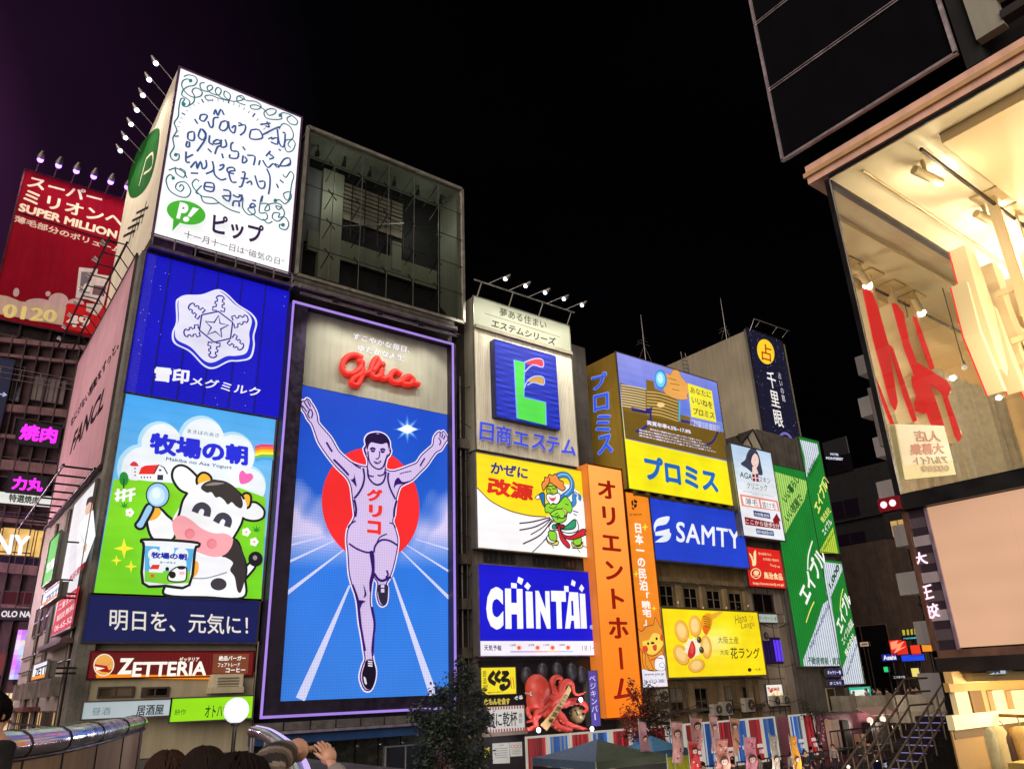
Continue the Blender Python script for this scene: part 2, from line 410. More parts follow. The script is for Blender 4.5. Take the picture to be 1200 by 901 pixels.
# ================================================================== window helper: a frame part with its pane as sub-part
def window(parent, ax, val, a0, a1, z0, z1, pane=(24, 22, 26), nx=2, nz=1, fr=(70, 64, 58), lit=False, t=.07, blind=None, pm=None):
    A = Art(ax, val); mb = MB(); c = lin(fr)
    def bx(u0, u1, w0, w1, d0=-.02, d1=.07, col=c, b=mb):
        p, q = A.w(u0, w0, d0), A.w(u1, w1, d1)
        b.box(min(p[0], q[0]), max(p[0], q[0]), min(p[1], q[1]), max(p[1], q[1]), w0, w1, col)
    bx(a0, a1, z1 - t, z1); bx(a0, a1, z0, z0 + t); bx(a0, a0 + t, z0 + t, z1 - t); bx(a1 - t, a1, z0 + t, z1 - t)
    for i in range(1, nx): u = a0 + (a1 - a0) * i / nx; bx(u - t * .4, u + t * .4, z0 + t, z1 - t, -.015, .06)
    for i in range(1, nz): u = z0 + (z1 - z0) * i / nz; bx(a0 + t, a1 - t, u - t * .35, u + t * .35, -.012, .055)
    f = mb.build('window', M_PAINT, parent)
    g = MB(); g.face([A.w(a0, z0, .012), A.w(a1, z0, .012), A.w(a1, z1, .012), A.w(a0, z1, .012)], lin(pane)); g.build('pane', pm or (M_GLOW if lit else M_GLASS), f)
    if blind:
        g = MB(); h = z0 + (z1 - z0) * blind[0]
        k = 7
        for i in range(k):
            u0 = a0 + (a1 - a0) * i / k; u1 = a0 + (a1 - a0) * (i + .9) / k
            g.face([A.w(u0, h, .02), A.w(u1, h, .02), A.w(u1, z1 - t, .02), A.w(u0, z1 - t, .02)], lin(blind[1]))
        g.build('blind', M_CLOTH, f)
    return f
def win_px(parent, ax, val, TL, BR, **k):
    f = onY if ax == 'Y' else onX; p, q = f(*TL, val), f(*BR, val)
    a = (lambda v: v.x) if ax == 'Y' else (lambda v: -v.y)
    a0, a1 = sorted((a(p), a(q))); return window(parent, ax, val, a0, a1, min(p.z, q.z), max(p.z, q.z), **k)

# ================================================================== corner building on the left, its front hung with four signs
th = thing('corner_building', 'narrow pale corner building whose front carries the blue snow crystal and cartoon cow signs', 'building', (9.7, 48, 1))
m = MB(); m.box(5.95, 13.55, 38.5, 58, 1, 28.15, lin((150, 138, 128))); m.build('wall', M_PLASTER, th)
m = MB(); m.box(5.80, 6.5, 38.02, 39.0, 4.6, 28.3, lin((120, 116, 108))); m.build('corner_pillar', M_CONC, th)
m = MB()
for z in (9.2, 12.4, 15.7): m.box(5.85, 13.5, 38.3, 38.5, z, z + .25, lin((110, 100, 92)))
m.box(5.9, 13.6, 38.1, 38.5, 4.6, 7.95, lin((176, 166, 138))); m.build('shopfront_wall', M_PLASTER, th)
m = MB()   # maintenance deck with rails under the roof sign
m.box(6.0, 13.6, 37.6, 38.6, 28.35, 28.55, lin((120, 100, 130)))
for i in range(8):
    x = 6.1 + i * 1.06; m.box(x, x + .06, 37.6, 37.66, 28.55, 29.2, lin((160, 150, 165)))
m.box(6.0, 13.6, 37.6, 37.65, 29.15, 29.22, lin((160, 150, 165))); m.box(8.4, 13.6, 37.58, 37.64, 28.85, 28.9, lin((160, 150, 165)))
m.box(6.2, 8.2, 38.0, 39, 28.55, 29.25, lin((70, 50, 90)))
m.build('service_deck', M_METAL, th)
for a, b in (((115, 804.6), (156, 816.5)), ((166, 805), (197, 816))): win_px(th, 'Y', 38.08, a, b, pane=(70, 66, 50) if a[0] < 150 else (20, 14, 14), nx=2)
m = MB()   # hood of the shop ventilation beside the hamburger sign
p, q = onY(249, 790, 37.6), onY(282, 811, 37.6)
m.box(p.x, q.x, 37.4, 38.1, q.z + .25, p.z, lin((205, 195, 165))); m.box(p.x - .05, q.x + .05, 37.35, 38.1, q.z, q.z + .25, lin((190, 180, 150)))
for k in range(4): m.box(p.x + .2, q.x - .2, 37.37, 37.4, p.z - .2 - k * .12, p.z - .14 - k * .12, lin((120, 112, 95)))
m.build('vent_hood', M_PAINT, th)
m = MB()
for z in (5.1, 6.3): m.tube([(13.45, 38.0, z), (13.45, 37.9, z + 3)], .05, lin((120, 110, 100)))
m.build('downpipe', M_METAL, th)
m = MB(); g = lin((96, 88, 84))
for y, r_ in ((40.2, .1), (47.6, .08), (48.2, .06), (52, .09)): m.tube([(5.85, y, 4.6), (5.85, y, 16.8)], r_, g, n=6)
for z in (5.9, 8.6, 9.4): m.tube([(5.82, 39, z), (5.82, 57, z + .1)], .05, g, n=5)
for y in (41.5, 44, 49, 51, 54): m.box(5.5, 5.94, y, y + 1.0, 7.2, 8.0, lin((150, 142, 134)))
m.box(5.3, 5.9, 39.2, 46, 9.3, 9.5, lin((120, 96, 92))); m.box(5.2, 5.9, 46.5, 57, 6.6, 6.8, lin((130, 80, 84)))
m.build('service_pipe', M_METAL, th)
for y in (40.3, 42.6, 45.0, 48.2, 50.6, 53.0):
    window(th, 'X', 5.92, -y - 1.7, -y, 4.9, 6.6, pane=(236, 190, 130) if y not in (42.6, 50.6) else (40, 30, 34), lit=y not in (42.6, 50.6), nx=2, fr=(70, 56, 54), pm=M_DIM if y not in (42.6, 50.6) else None)
for y in (48.4, 50.6, 53): window(th, 'X', 5.92, -y - 1.5, -y, 10.5, 12.2, pane=(46, 34, 40), nx=2, nz=2, fr=(90, 74, 70)); window(th, 'X', 5.92, -y - 1.5, -y, 13.4, 15.2, pane=(46, 34, 40), nx=2, nz=2, fr=(90, 74, 70))

# ---- roof sign with the scrollwork (white)
q = [(210.9, 77.5), (351.6, 140.5), (181.5, 275.5), (338.2, 322.2)]
th, A, r = sign('rooftop_billboard', 'white lit roof billboard with teal scrollwork and a green speech bubble emblem', 'billboard', D, q, 1.2, (252, 252, 255), frame=.12, fcol=(130, 95, 140), cabcol=(150, 140, 120))
Zc = zm(175, 75, .15); Zd = zm(175, 195, .15); tl = (38, 108, 118)
def sc(f, pts, wd=1.7, **k): A.line(f(pts), wd, tl, smooth=5, **k)
sc(Zc, [(265, 85), (300, 72), (350, 85), (372, 120), (350, 155), (300, 165), (262, 190), (252, 230), (285, 255), (315, 285), (300, 320), (265, 318), (255, 295), (275, 262), (245, 262), (230, 330), (225, 400), (195, 450), (215, 510), (185, 570), (195, 640), (165, 700), (190, 745), (230, 740), (235, 700), (205, 700)])
sc(Zc, [(330, 130), (300, 105), (262, 115), (250, 155), (285, 215), (340, 250), (395, 245), (412, 215), (385, 185), (350, 180), (332, 205), (350, 240), (345, 290), (300, 320)])
sc(Zc, [(430, 138), (395, 145), (405, 190), (455, 208), (492, 185), (480, 160), (450, 175), (470, 215), (540, 240), (560, 200), (530, 180), (515, 215), (560, 260), (620, 280), (630, 240), (590, 210), (585, 250), (640, 290), (700, 290), (740, 275), (720, 250), (685, 260), (690, 300), (750, 325)])
sc(Zc, [(500, 280), (450, 275), (435, 245), (480, 240), (540, 265), (610, 285)])
sc(Zc, [(700, 255), (760, 290), (830, 300), (870, 335), (850, 360), (800, 355), (790, 330), (840, 330), (900, 370), (930, 410), (975, 400), (985, 370), (940, 360), (895, 385), (910, 430), (970, 445), (1030, 440), (1020, 405), (1050, 395), (1110, 420), (1150, 460), (1140, 490), (1095, 480), (1070, 440), (1100, 420)])
sc(Zc, [(1010, 520), (1040, 480), (1090, 500), (1120, 560), (1110, 600), (1065, 610), (1055, 660), (1075, 700), (1115, 690), (1135, 640), (1110, 605), (1080, 640), (1100, 670)])
sc(Zc, [(155, 825), (210, 810), (270, 840), (300, 890)])
sc(Zd, [(205, 0), (215, 50), (270, 85), (285, 40), (240, 10)]); sc(Zd, [(200, 90), (165, 60), (135, 100), (160, 180), (230, 230), (300, 240), (330, 190), (290, 125), (230, 125), (210, 165), (250, 195), (275, 165), (255, 140), (240, 160)])
sc(Zd, [(395, 120), (370, 100), (340, 135), (365, 185), (420, 235), (500, 250), (560, 295), (640, 345), (715, 370)]); sc(Zd, [(415, 150), (370, 205), (405, 225), (430, 280), (490, 295), (560, 290)])
sc(Zd, [(700, 225), (735, 250), (735, 330), (780, 385), (830, 375), (815, 325), (775, 345), (830, 395), (890, 430), (925, 415), (915, 375), (865, 370), (870, 290), (880, 245)])
sc(Zd, [(870, 300), (930, 305), (940, 350), (905, 355), (930, 310), (1000, 300), (1035, 325), (1010, 350), (990, 320), (1040, 340), (1055, 390), (1010, 440), (965, 415), (975, 375), (1020, 380), (1010, 410), (1060, 410), (1090, 460), (1070, 505), (1025, 495), (1020, 465), (1055, 475)])
sc(Zd, [(985, 280), (1020, 275), (1060, 305), (1105, 260), (1095, 215), (1050, 225), (1060, 265), (1090, 270), (1110, 150), (1125, 90), (1100, 55), (1065, 100), (1040, 75)])
sc(Zd, [(890, 420), (930, 455), (965, 440)])
for f, c in ((Zc, (318, 120)), (Zc, (268, 305)), (Zc, (208, 705)), (Zc, (1018, 415)), (Zd, (190, 90)), (Zd, (985, 280)), (Zd, (1045, 470))):
    x, y = f([c])[0]; A.ell(x, y, 2.2, 2.2, (30, 120, 120))
cx, cy = Zc([(590, 640)])[0]     # ring of tick marks
for i in range(26):
    a = R(178 + i * 6.4); k = 1 if i % 5 else 1.5
    p0 = (cx + 54 * math.cos(a), cy + 50 * math.sin(a) + (math.cos(a)) * 14); p1 = (cx + (54 + 3.4 * k) * math.cos(a), cy + (50 + 3.4 * k) * math.sin(a) + math.cos(a) * 14)
    A.line([p0, p1], 1.0 if i % 5 else 2.0, (120, 125, 140) if i % 5 else (60, 70, 110))
dk = (38, 52, 110)
for f, strokes in ((Zc, [  # large loose brush strokes of the slogan
    [(500, 400), (515, 360), (530, 410), (555, 360), (580, 405)], [(350, 430), (375, 470)], [(390, 440), (400, 400), (450, 405), (425, 450), (395, 440)],
    [(455, 450), (475, 500), (495, 490), (500, 430), (540, 425)], [(560, 460), (545, 510), (580, 530), (610, 500), (600, 455), (560, 460)], [(615, 455), (625, 520), (660, 550), (670, 490), (640, 510)],
    [(690, 470), (720, 480)], [(690, 495), (745, 490), (740, 540), (705, 570)], [(790, 530), (780, 590), (830, 605), (880, 590), (850, 530), (790, 530)], [(860, 490), (940, 480)], [(910, 465), (930, 510), (900, 500)], [(880, 570), (960, 530), (1010, 510)],
    [(300, 540), (300, 590), (345, 600), (345, 535), (300, 540)], [(295, 605), (285, 645), (310, 650), (310, 610)], [(400, 510), (380, 570), (420, 600), (440, 550), (405, 510), (440, 580), (370, 690)], [(470, 565), (465, 620), (500, 640)], [(495, 620), (530, 600), (555, 625), (510, 635), (495, 620)], [(560, 600), (560, 660), (600, 650), (590, 600)], [(455, 670), (485, 700)], [(510, 715), (530, 660), (560, 650)],
    [(655, 625), (635, 640), (640, 690), (690, 700), (685, 750), (625, 745), (630, 720)], [(565, 710), (575, 750)], [(725, 660), (745, 690)], [(730, 730), (725, 790), (760, 770), (740, 740)], [(760, 730), (820, 740), (810, 810)], [(905, 740), (940, 700), (930, 720), (965, 750), (930, 765)], [(860, 770), (850, 810)], [(880, 770), (920, 830), (960, 800), (1000, 830), (1040, 770), (1085, 760), (1090, 810), (1050, 820)],
    [(285, 690), (285, 770), (315, 775)], [(290, 740), (340, 715)], [(320, 820), (365, 770), (370, 830), (400, 770), (415, 830), (445, 810), (440, 760)], [(490, 770), (500, 840), (440, 870)], [(945, 610), (990, 600), (990, 650), (940, 630)], [(990, 530), (1005, 640), (1040, 670), (1050, 570), (1030, 560)], [(1000, 690), (1020, 700)]]),
    (Zd, [[(500, 20), (510, 80), (560, 120), (600, 110)], [(545, 10), (580, 0), (570, 30), (540, 45)], [(660, 75), (610, 60), (610, 30), (650, 25), (665, 50), (620, 60), (640, 135), (680, 140)], [(720, 65), (745, 70), (720, 170), (695, 175)], [(710, 110), (770, 115)], [(755, 150), (790, 135), (795, 165)], [(820, 90), (850, 180), (890, 190), (895, 140), (850, 140)], [(910, 40), (935, 100), (935, 180), (925, 240)], [(970, 0), (1010, 20), (1060, 20), (1090, 0)],
    [(435, 140), (430, 195), (495, 210), (500, 150), (435, 140)], [(435, 170), (495, 180)], [(575, 200), (630, 215), (620, 290), (570, 250), (630, 250)], [(650, 240), (690, 260), (720, 240), (710, 290), (660, 290), (650, 330)], [(700, 300), (700, 335)], [(780, 335), (800, 310), (825, 330), (785, 345)], [(800, 285), (830, 290)], [(320, 65), (380, 68)], [(1010, 130), (1040, 155)], [(985, 160), (1000, 195)], [(880, 250), (870, 300)]])):
    for st in strokes: A.line(f(st), 2.5, (54, 84, 140), smooth=3)
# speech bubble emblem and the maker's words
A.poly(Zd([(190, 410), (240, 455), (180, 520)]), (62, 172, 42)); x, y = Zd([(287, 375)])[0]; A.ell(x, y, 23.4, 13.6, (68, 178, 46), rot=.27)
A.t3('P', *Zd([(210, 418), (285, 436), (238, 292)]), (255, 255, 255), .05); A.poly(Zd([(340, 335), (388, 348), (325, 412), (298, 404)]), (255, 255, 255)); x, y = Zd([(288, 428)])[0]; A.ell(x, y, 3.7, 3.0, (255, 255, 255))
A.t3('ピップ', *Zd([(490, 540), (885, 640), (500, 380)]), (46, 22, 66), .03)
A.t3('十一月十一日は“磁気の日”', *Zd([(270, 570), (1045, 800), (278, 512)]), (50, 34, 44), .0)
A.done(th, M_LIGHT)
# side panel of the roof sign
m = MB(); m.box(6.15, 6.35, 38.3, 50.5, 29.4, 40.75, lin((226, 214, 192))); m.build('side_panel', M_BOARD, th)
m = MB(); m.box(6.4, 13.4, 39.3, 50.3, 28.2, 40.5, lin((120, 112, 105))); m.build('rear_box', M_PLASTER, th)
B = Art('X', 6.15)
e_ = [(187, 152), (180, 200), (168, 225), (154, 232), (150, 215), (156, 190), (170, 163)]
B.poly(sm(e_), (28, 92, 34)); B.line([(163, 218), (172, 185)], 7, (215, 205, 180)); B.line([(172, 186), (179, 180), (178, 196), (169, 204)], 4, (215, 205, 180), smooth=4)
for k in range(4): B.line([(172 - k * 5, 236 + k * 9), (166 - k * 5, 262 + k * 8)], 4, (40, 28, 30)); B.line([(174 - k * 5, 243 + k * 9), (160 - k * 5, 250 + k * 9)], 3, (40, 28, 30))
B.done(th, M_BOARD, pic='side_emblem')
for i in range(7):
    y = 39.6 + i * 1.55; arm_lamp(th, (6.2, y, 40.8), (5.0, y, 41.75 - .02 * i), col=(225, 225, 255))
for y in (41.2, 44.5, 48): lamp_light('SPOT', (3.2, y, 41.6), 1000, (1, .93, .8), (6.3, y, 33), R(100))

# ---- blue corrugated sign with the snow crystal
q = [(172.1, 295.5), (337.5, 341), (146.6, 458.7), (328.5, 492)]
th, A, r = sign('billboard', 'deep blue corrugated billboard with a white snow crystal badge', 'billboard', D, q, .45, None, frame=.05, fcol=(60, 50, 140))
m = MB(); a0, a1, z0, z1 = r; n = 64     # ribs
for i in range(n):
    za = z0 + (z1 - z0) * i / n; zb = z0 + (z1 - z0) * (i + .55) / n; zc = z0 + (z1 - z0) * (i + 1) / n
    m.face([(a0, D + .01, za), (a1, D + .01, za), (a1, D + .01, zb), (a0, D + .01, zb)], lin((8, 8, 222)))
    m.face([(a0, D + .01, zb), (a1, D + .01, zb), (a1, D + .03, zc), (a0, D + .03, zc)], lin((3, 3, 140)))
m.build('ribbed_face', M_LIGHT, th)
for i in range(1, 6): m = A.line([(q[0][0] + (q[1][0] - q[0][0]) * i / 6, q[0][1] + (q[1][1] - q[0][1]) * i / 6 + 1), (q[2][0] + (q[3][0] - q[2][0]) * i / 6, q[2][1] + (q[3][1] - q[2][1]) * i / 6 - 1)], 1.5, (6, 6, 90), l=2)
for i in range(46):
    u, v = random.random(), random.random(); x = q[0][0] * (1 - u) + q[1][0] * u - 24 * v; y = q[0][1] + 46 * u + 150 * v
    if ((x - 251) / 60) ** 2 + ((y - 383) / 58) ** 2 > 1 and y < 455 + 30 * u: A.ell(x, y, .55, .55, (150, 160, 255), l=2, n=6)
Zs = zm(190, 330, .1221)
bd = [(125, 200), (150, 155), (220, 125), (370, 120), (520, 72), (610, 110), (720, 215), (850, 300), (905, 390), (880, 520), (885, 620), (850, 735), (740, 765), (640, 770), (500, 835), (400, 810), (260, 670), (115, 590), (92, 490), (130, 380)]
cxx, cyy = 495, 450; sh = lambda k, ox=0, oy=0: [(cxx + (x - cxx) * k + ox, cyy + (y - cyy) * k + oy) for x, y in bd]
A.poly(Zs(sm(sh(1.0))), (226, 226, 244), l=4); A.poly(Zs(sm(sh(.955))), (24, 40, 205), l=5); A.poly(Zs(sm(sh(.90, -12, -22))), (224, 222, 244), l=6)
nv = (20, 30, 140); hx = [(530, 285), (668, 390), (650, 545), (495, 580), (352, 465), (372, 318)]
A.line(Zs(hx), 1.9, nv, l=8, closed=True)
st = []
for i in range(5):
    a = R(-80 + 72 * i); st += [(513 + 118 * math.cos(a), 432 + 110 * math.sin(a)), (513 + 48 * math.cos(a + R(36)), 432 + 46 * math.sin(a + R(36)))]
A.line(Zs(st), 1.9, nv, l=8, closed=True)
for (hx0, hy0) in hx:     # six branching arms
    d = Vector((hx0 - 511, hy0 - 432)); d.normalize(); e2 = Vector((-d.y, d.x)); arm = []
    for k, (u, v) in enumerate([(8, 22), (4, 78), (40, 80), (46, 40), (72, 38), (76, 62), (98, 58), (102, 34), (128, 34), (130, 54), (150, 44), (162, 20)]): arm.append((u, v))
    full = arm + [(u, -v) for u, v in reversed(arm)]
    A.line(Zs([(hx0 + d.x * u * .92 + e2.x * v * .72, hy0 + d.y * u * .92 + e2.y * v * .72) for u, v in full]), 1.7, nv, l=9)
A.lay = 40
Zw = zm(90, 280, .2220)
A.t3('雪印', *Zw([(405, 750), (590, 768), (412, 672)]), (240, 240, 250), .045); A.t3('メグミルク', *Zw([(595, 772), (965, 838), (605, 722)]), (240, 240, 250), .02)
A.done(th, M_LIGHT, pic='badge')

# ---- cow picture sign
q = [(148.2, 460.6), (324, 492.6), (109.1, 694), (304.5, 702.1)]
th, A, r = sign('billboard', 'lit picture billboard of a smiling cartoon cow with spoon and yogurt cup on green grass', 'billboard', D, q, .6, (95, 178, 236), frame=.1, fcol=(120, 112, 118))
Zm_ = zm(130, 470, 1 / 6); C = zm(150, 530, .1887); Zb = zm(80, 440, .3552)
def sky(x, y):
    t = (y - 460) / 120; return (62 + 60 * t, 160 + 30 * t, 236)
A.grid([q[0], q[1], (127, 603), (312, 630)], 12, 10, sky)
for cx, cy, rr, c in ((350, 300, 150, 0), (645, 272, 160, 0), (862, 385, 158, 0), (225, 480, 172, 0), (960, 600, 140, 0)):
    x, y = Zm_([(cx - 10, cy - 6)])[0]; A.ell(x, y, rr / 6, rr / 6 * 1.02, (176, 220, 246), l=2, rot=.1)
for cx, cy, rr in ((360, 305, 143), (650, 280, 152), (862, 392, 150), (235, 485, 162), (955, 608, 132), (600, 480, 170), (440, 480, 190), (780, 540, 170)):
    x, y = Zm_([(cx, cy)])[0]; A.ell(x, y, rr / 6, rr / 6 * 1.02, (232, 240, 246), l=3 + .2 * (cx % 7), rot=.1)
A.poly([(133, 562), (150, 561), (175, 564), (200, 566), (280, 572), (311, 584), (304.5, 702.1), (109.1, 694)], (128, 212, 30), l=6)
A.grid([(131, 575), (311, 600), (109.3, 693), (304.5, 701)], 6, 8, lambda x, y: (128 - (y - 575) * .12, 214 - (y - 575) * .04, 32), l=6.2)
A.lay = 24
for k, c in enumerate(((226, 60, 120), (245, 120, 50), (250, 190, 40), (250, 235, 70), (110, 190, 60), (70, 160, 225))):
    o = k * 18; A.poly(Zm_([(1012, 322 + o), (1060, 308 + o), (1143, 312 + o), (1141, 332 + o), (1060, 328 + o), (1016, 342 + o)]), c)
A.poly(Zm_(sm([(908, 585), (900, 520), (925, 492), (950, 515), (985, 515), (998, 545), (960, 580)])), (240, 105, 180))
A.t3('まきばのあさ', *Zm_([(538, 225), (760, 260), (540, 198)]), (40, 60, 120), .0)
A.t3('牧場の朝', *Zm_([(268, 368), (962, 462), (278, 218)]), (30, 40, 214), .055)
A.t3('Makiba no Asa Yogurt', *Zm_([(384, 425), (846, 490), (390, 395)]), (40, 60, 130), .01)
# barn, tree, fence, flowers, sparkles
A.poly(Zm_([(138, 450), (190, 455), (186, 560), (134, 555)]), (236, 238, 246)); A.poly(Zm_(sm([(134, 455), (148, 430), (172, 428), (192, 458)], True, 4)), (214, 52, 60))
A.poly(Zm_([(192, 512), (300, 515), (300, 556), (190, 552)]), (240, 242, 248)); A.poly(Zm_([(192, 515), (212, 468), (240, 455), (330, 450), (302, 517)]), (230, 45, 40))
A.poly(Zm_([(300, 518), (335, 452), (385, 495), (392, 558), (300, 558)]), (244, 245, 250)); A.line(Zm_([(300, 515), (335, 450), (372, 470), (396, 515)]), 1.3, (90, 40, 50)); A.poly(Zm_([(325, 520), (366, 522), (364, 558), (323, 557)]), (50, 50, 66)); A.poly(Zm_([(336, 480), (354, 482), (353, 496), (335, 495)]), (70, 90, 130))
for k in range(4): A.poly(Zm_([(208 + 21 * k, 532), (217 + 21 * k, 533), (216 + 21 * k, 544), (207 + 21 * k, 543)]), (60, 60, 80))
for k in range(3): A.poly(Zm_([(163, 470 + 24 * k), (172, 471 + 24 * k), (171, 481 + 24 * k), (162, 480 + 24 * k)]), (80, 60, 80))
x, y = Zm_([(88, 548)])[0]; A.ell(x, y, 5.4, 8.2, (36, 140, 50)); A.line([(x, y), (x - .4, y + 12)], 1.5, (20, 90, 40))
for dy in (0, 6): A.line([(134, 579 + dy), (158, 573 + dy)], 2.2, (250, 250, 250))
for dx in (2, 9, 17): A.line([(136 + dx, 573), (135 + dx, 588)], 2.6, (250, 250, 250))
def flower(x, y, s=3.0):
    for i in range(5): A.ell(x + s * math.cos(i * 1.257), y + s * math.sin(i * 1.257), s * .75, s * .75, (252, 252, 246), n=10)
    A.ell(x, y, s * .5, s * .5, (240, 170, 120), n=8)
def tuft(x, y):
    for a in (-1.2, -.6, 0, .6, 1.2): A.poly([(x - 1.5, y + 3), (x + 1.5, y + 3), (x + 8 * math.sin(a), y + 3 - 8 * math.cos(a))], (30, 140, 40))
tuft(145, 592); flower(151, 601, 3); tuft(299, 621); flower(287, 624.5); flower(296, 636); A.ell(173, 669, 1.5, 1.5, (240, 60, 40))
def spark(x, y, s):
    A.poly([p for i in range(8) for p in [(x + (s if i % 2 == 0 else s * .3) * math.sin(i * .7854), y - (s if i % 2 == 0 else s * .3) * math.cos(i * .7854))]], (250, 238, 60))
spark(144, 643, 12); spark(135, 657, 6.5); spark(152, 664, 7.5)
bk = (22, 20, 26); wt = (244, 246, 250)
def blob(f, pts, col, out=2.6, k=5):
    p = sm(f(pts), True, k); A.poly(p, col)
    if out: A.line(p, out, bk, closed=True)
blob(C, [(720, 720), (750, 690), (780, 712), (740, 765), (712, 790)], wt); x, y = C([(780, 668)])[0]; A.ell(x, y, 8.5, 8.8, bk); A.ell(x - .6, y - 1.5, 2.6, 2.8, (150, 145, 150))
blob(C, [(640, 540), (700, 640), (722, 720), (716, 790), (700, 905), (470, 902), (232, 890), (220, 830), (300, 700), (420, 600)], wt)
A.poly(C(sm([(645, 545), (690, 600), (715, 680), (715, 780), (688, 870), (665, 860), (650, 780), (622, 735), (640, 690), (600, 660), (572, 650), (620, 610)])), (52, 46, 48))
x, y = C([(550, 822)])[0]; A.ell(x, y, 9.4, 7.2, (60, 56, 66))
blob(C, [(110, 440), (135, 395), (185, 352), (235, 395), (285, 450), (270, 545), (150, 545)], wt); A.poly(C(sm([(122, 420), (145, 362), (186, 352), (196, 385), (170, 415), (135, 428)])), (246, 176, 60))
p = [(310, 350), (265, 440), (300, 540), (420, 620), (560, 610), (640, 550), (668, 490), (708, 420), (728, 340), (690, 270), (610, 205), (520, 182), (430, 205), (362, 258)]
blob(C, [(365, 262), (310, 235), (270, 170), (275, 115), (312, 88), (362, 100), (425, 160), (450, 210), (410, 262)], wt)
blob(C, [(700, 350), (760, 318), (800, 328), (836, 368), (830, 412), (790, 432), (740, 430), (700, 410)], wt)
blob(C, [(420, 195), (424, 160), (455, 134), (490, 142), (512, 172), (500, 212), (465, 230), (436, 220)], (248, 184, 52)); blob(C, [(690, 300), (714, 264), (746, 268), (756, 300), (742, 348), (700, 352)], (248, 184, 52))
A.poly(sm(C(p)), wt)
for seg in ([(362, 258), (330, 310), (305, 400), (270, 440)], [(520, 182), (610, 203), (690, 268), (712, 300)], [(706, 410), (690, 460), (640, 545)]): A.line(C(seg), 2.6, bk, smooth=5)
A.poly(C(sm([(445, 230), (470, 196), (530, 180), (600, 190), (660, 230), (692, 282), (704, 330), (690, 356), (660, 342), (635, 318), (610, 332), (588, 305), (560, 285), (535, 288), (510, 256), (480, 258)])), (56, 50, 50))
A.poly(C(sm([(470, 214), (520, 195), (590, 200), (540, 212)])), (140, 132, 130))
A.poly(C(sm([(266, 470), (272, 430), (300, 402), (340, 402), (390, 432), (450, 480), (520, 508), (590, 510), (636, 540), (630, 592), (590, 640), (520, 655), (430, 628), (350, 585), (290, 535)])), (246, 168, 176))
for c in ((373, 510), (508, 573)):
    x, y = C([c])[0]; A.ell(x, y, 6, 6, (232, 128, 140)); A.ell(x + 1, y + 1, 4.4, 4.4, (238, 140, 150))
for s_ in ([(405, 380), (422, 348), (455, 338), (484, 362), (478, 405)], [(535, 442), (558, 408), (590, 404), (614, 430), (604, 470)]): A.line(C(s_), 7.2, (62, 62, 78), smooth=5)
A.poly(C(sm([(400, 640), (470, 655), (600, 665), (625, 690), (600, 745), (500, 780), (390, 785), (372, 740)])), (240, 242, 248)); A.line(C([(390, 786), (480, 784), (600, 750)]), 1.3, (150, 150, 165), smooth=4)
A.poly(C(sm([(385, 785), (376, 730), (392, 682), (424, 690), (420, 750)])), (246, 176, 60))
# cup and spoon
blob(C, [(55, 480), (36, 455), (60, 420), (110, 330), (150, 352), (105, 440), (85, 475)], (150, 196, 236), 2.6, 4); x, y = C([(176, 272)])[0]
A.ell(x, y, 14.0, 15.0, bk); A.ell(x, y, 12.6, 13.6, (150, 198, 240)); A.ell(x - 1, y + 1, 9.5, 10.5, (196, 226, 250)); A.ell(x - 1.5, y - 2, 5, 6, (226, 242, 255))
blob(C, [(72, 560), (90, 546), (260, 552), (420, 568), (424, 592), (404, 610), (366, 828), (220, 832), (80, 815), (88, 590)], (238, 242, 250), 2.8, 3)
A.poly(C([(95, 585), (398, 606), (362, 815), (220, 822), (90, 806)]), (90, 178, 232))
for c in ((150, 640, 38), (230, 612, 46), (320, 640, 42), (180, 690, 60), (290, 700, 60)):
    x, y = C([c[:2]])[0]; A.ell(x, y, c[2] * .1887, c[2] * .1887, (236, 244, 248))
A.poly(C([(92, 740), (375, 745), (362, 815), (220, 822), (90, 806)]), (126, 210, 50)); A.poly(C([(122, 728), (140, 702), (185, 702), (176, 730)]), (230, 50, 45)); A.poly(C([(118, 730), (205, 732), (203, 752), (118, 748)]), (242, 242, 246))
blob(C, [(235, 770), (260, 735), (300, 715), (345, 720), (350, 760), (340, 800), (290, 808), (240, 800)], wt, 1.3, 4); A.ell(*C([(262, 765)])[0], 4, 4, bk); A.ell(*C([(318, 722)])[0], 4.5, 2, bk); A.ell(*C([(320, 755)])[0], 3.5, 2, (246, 190, 196)); A.ell(*C([(230, 728)])[0], 2.2, 2.2, bk); A.ell(*C([(138, 770)])[0], 2.2, 2, (240, 80, 40))
A.t3('牧場の朝', *C([(130, 662), (350, 675), (134, 622)]), (30, 40, 170), .05); A.t3('ヨーグルト', *C([(183, 694), (284, 698), (184, 680)]), (40, 50, 110), .03)
A.done(th, M_LIGHT)

# ---- navy slogan board
q = [(105.6, 696.5), (304.5, 703.6), (96, 751.5), (299.2, 752.6)]
th, A, r = sign('billboard', 'navy slogan board with brush lettering below the cow picture', 'billboard', D, q, .5, (14, 26, 96), frame=.08, fcol=(90, 88, 90), fmat=M_DIM)
A.t3('明日を、元気に！', *Zb([(134, 838), (592, 856), (138, 768)]), (228, 222, 214), .012)
A.done(th, M_LIGHT)

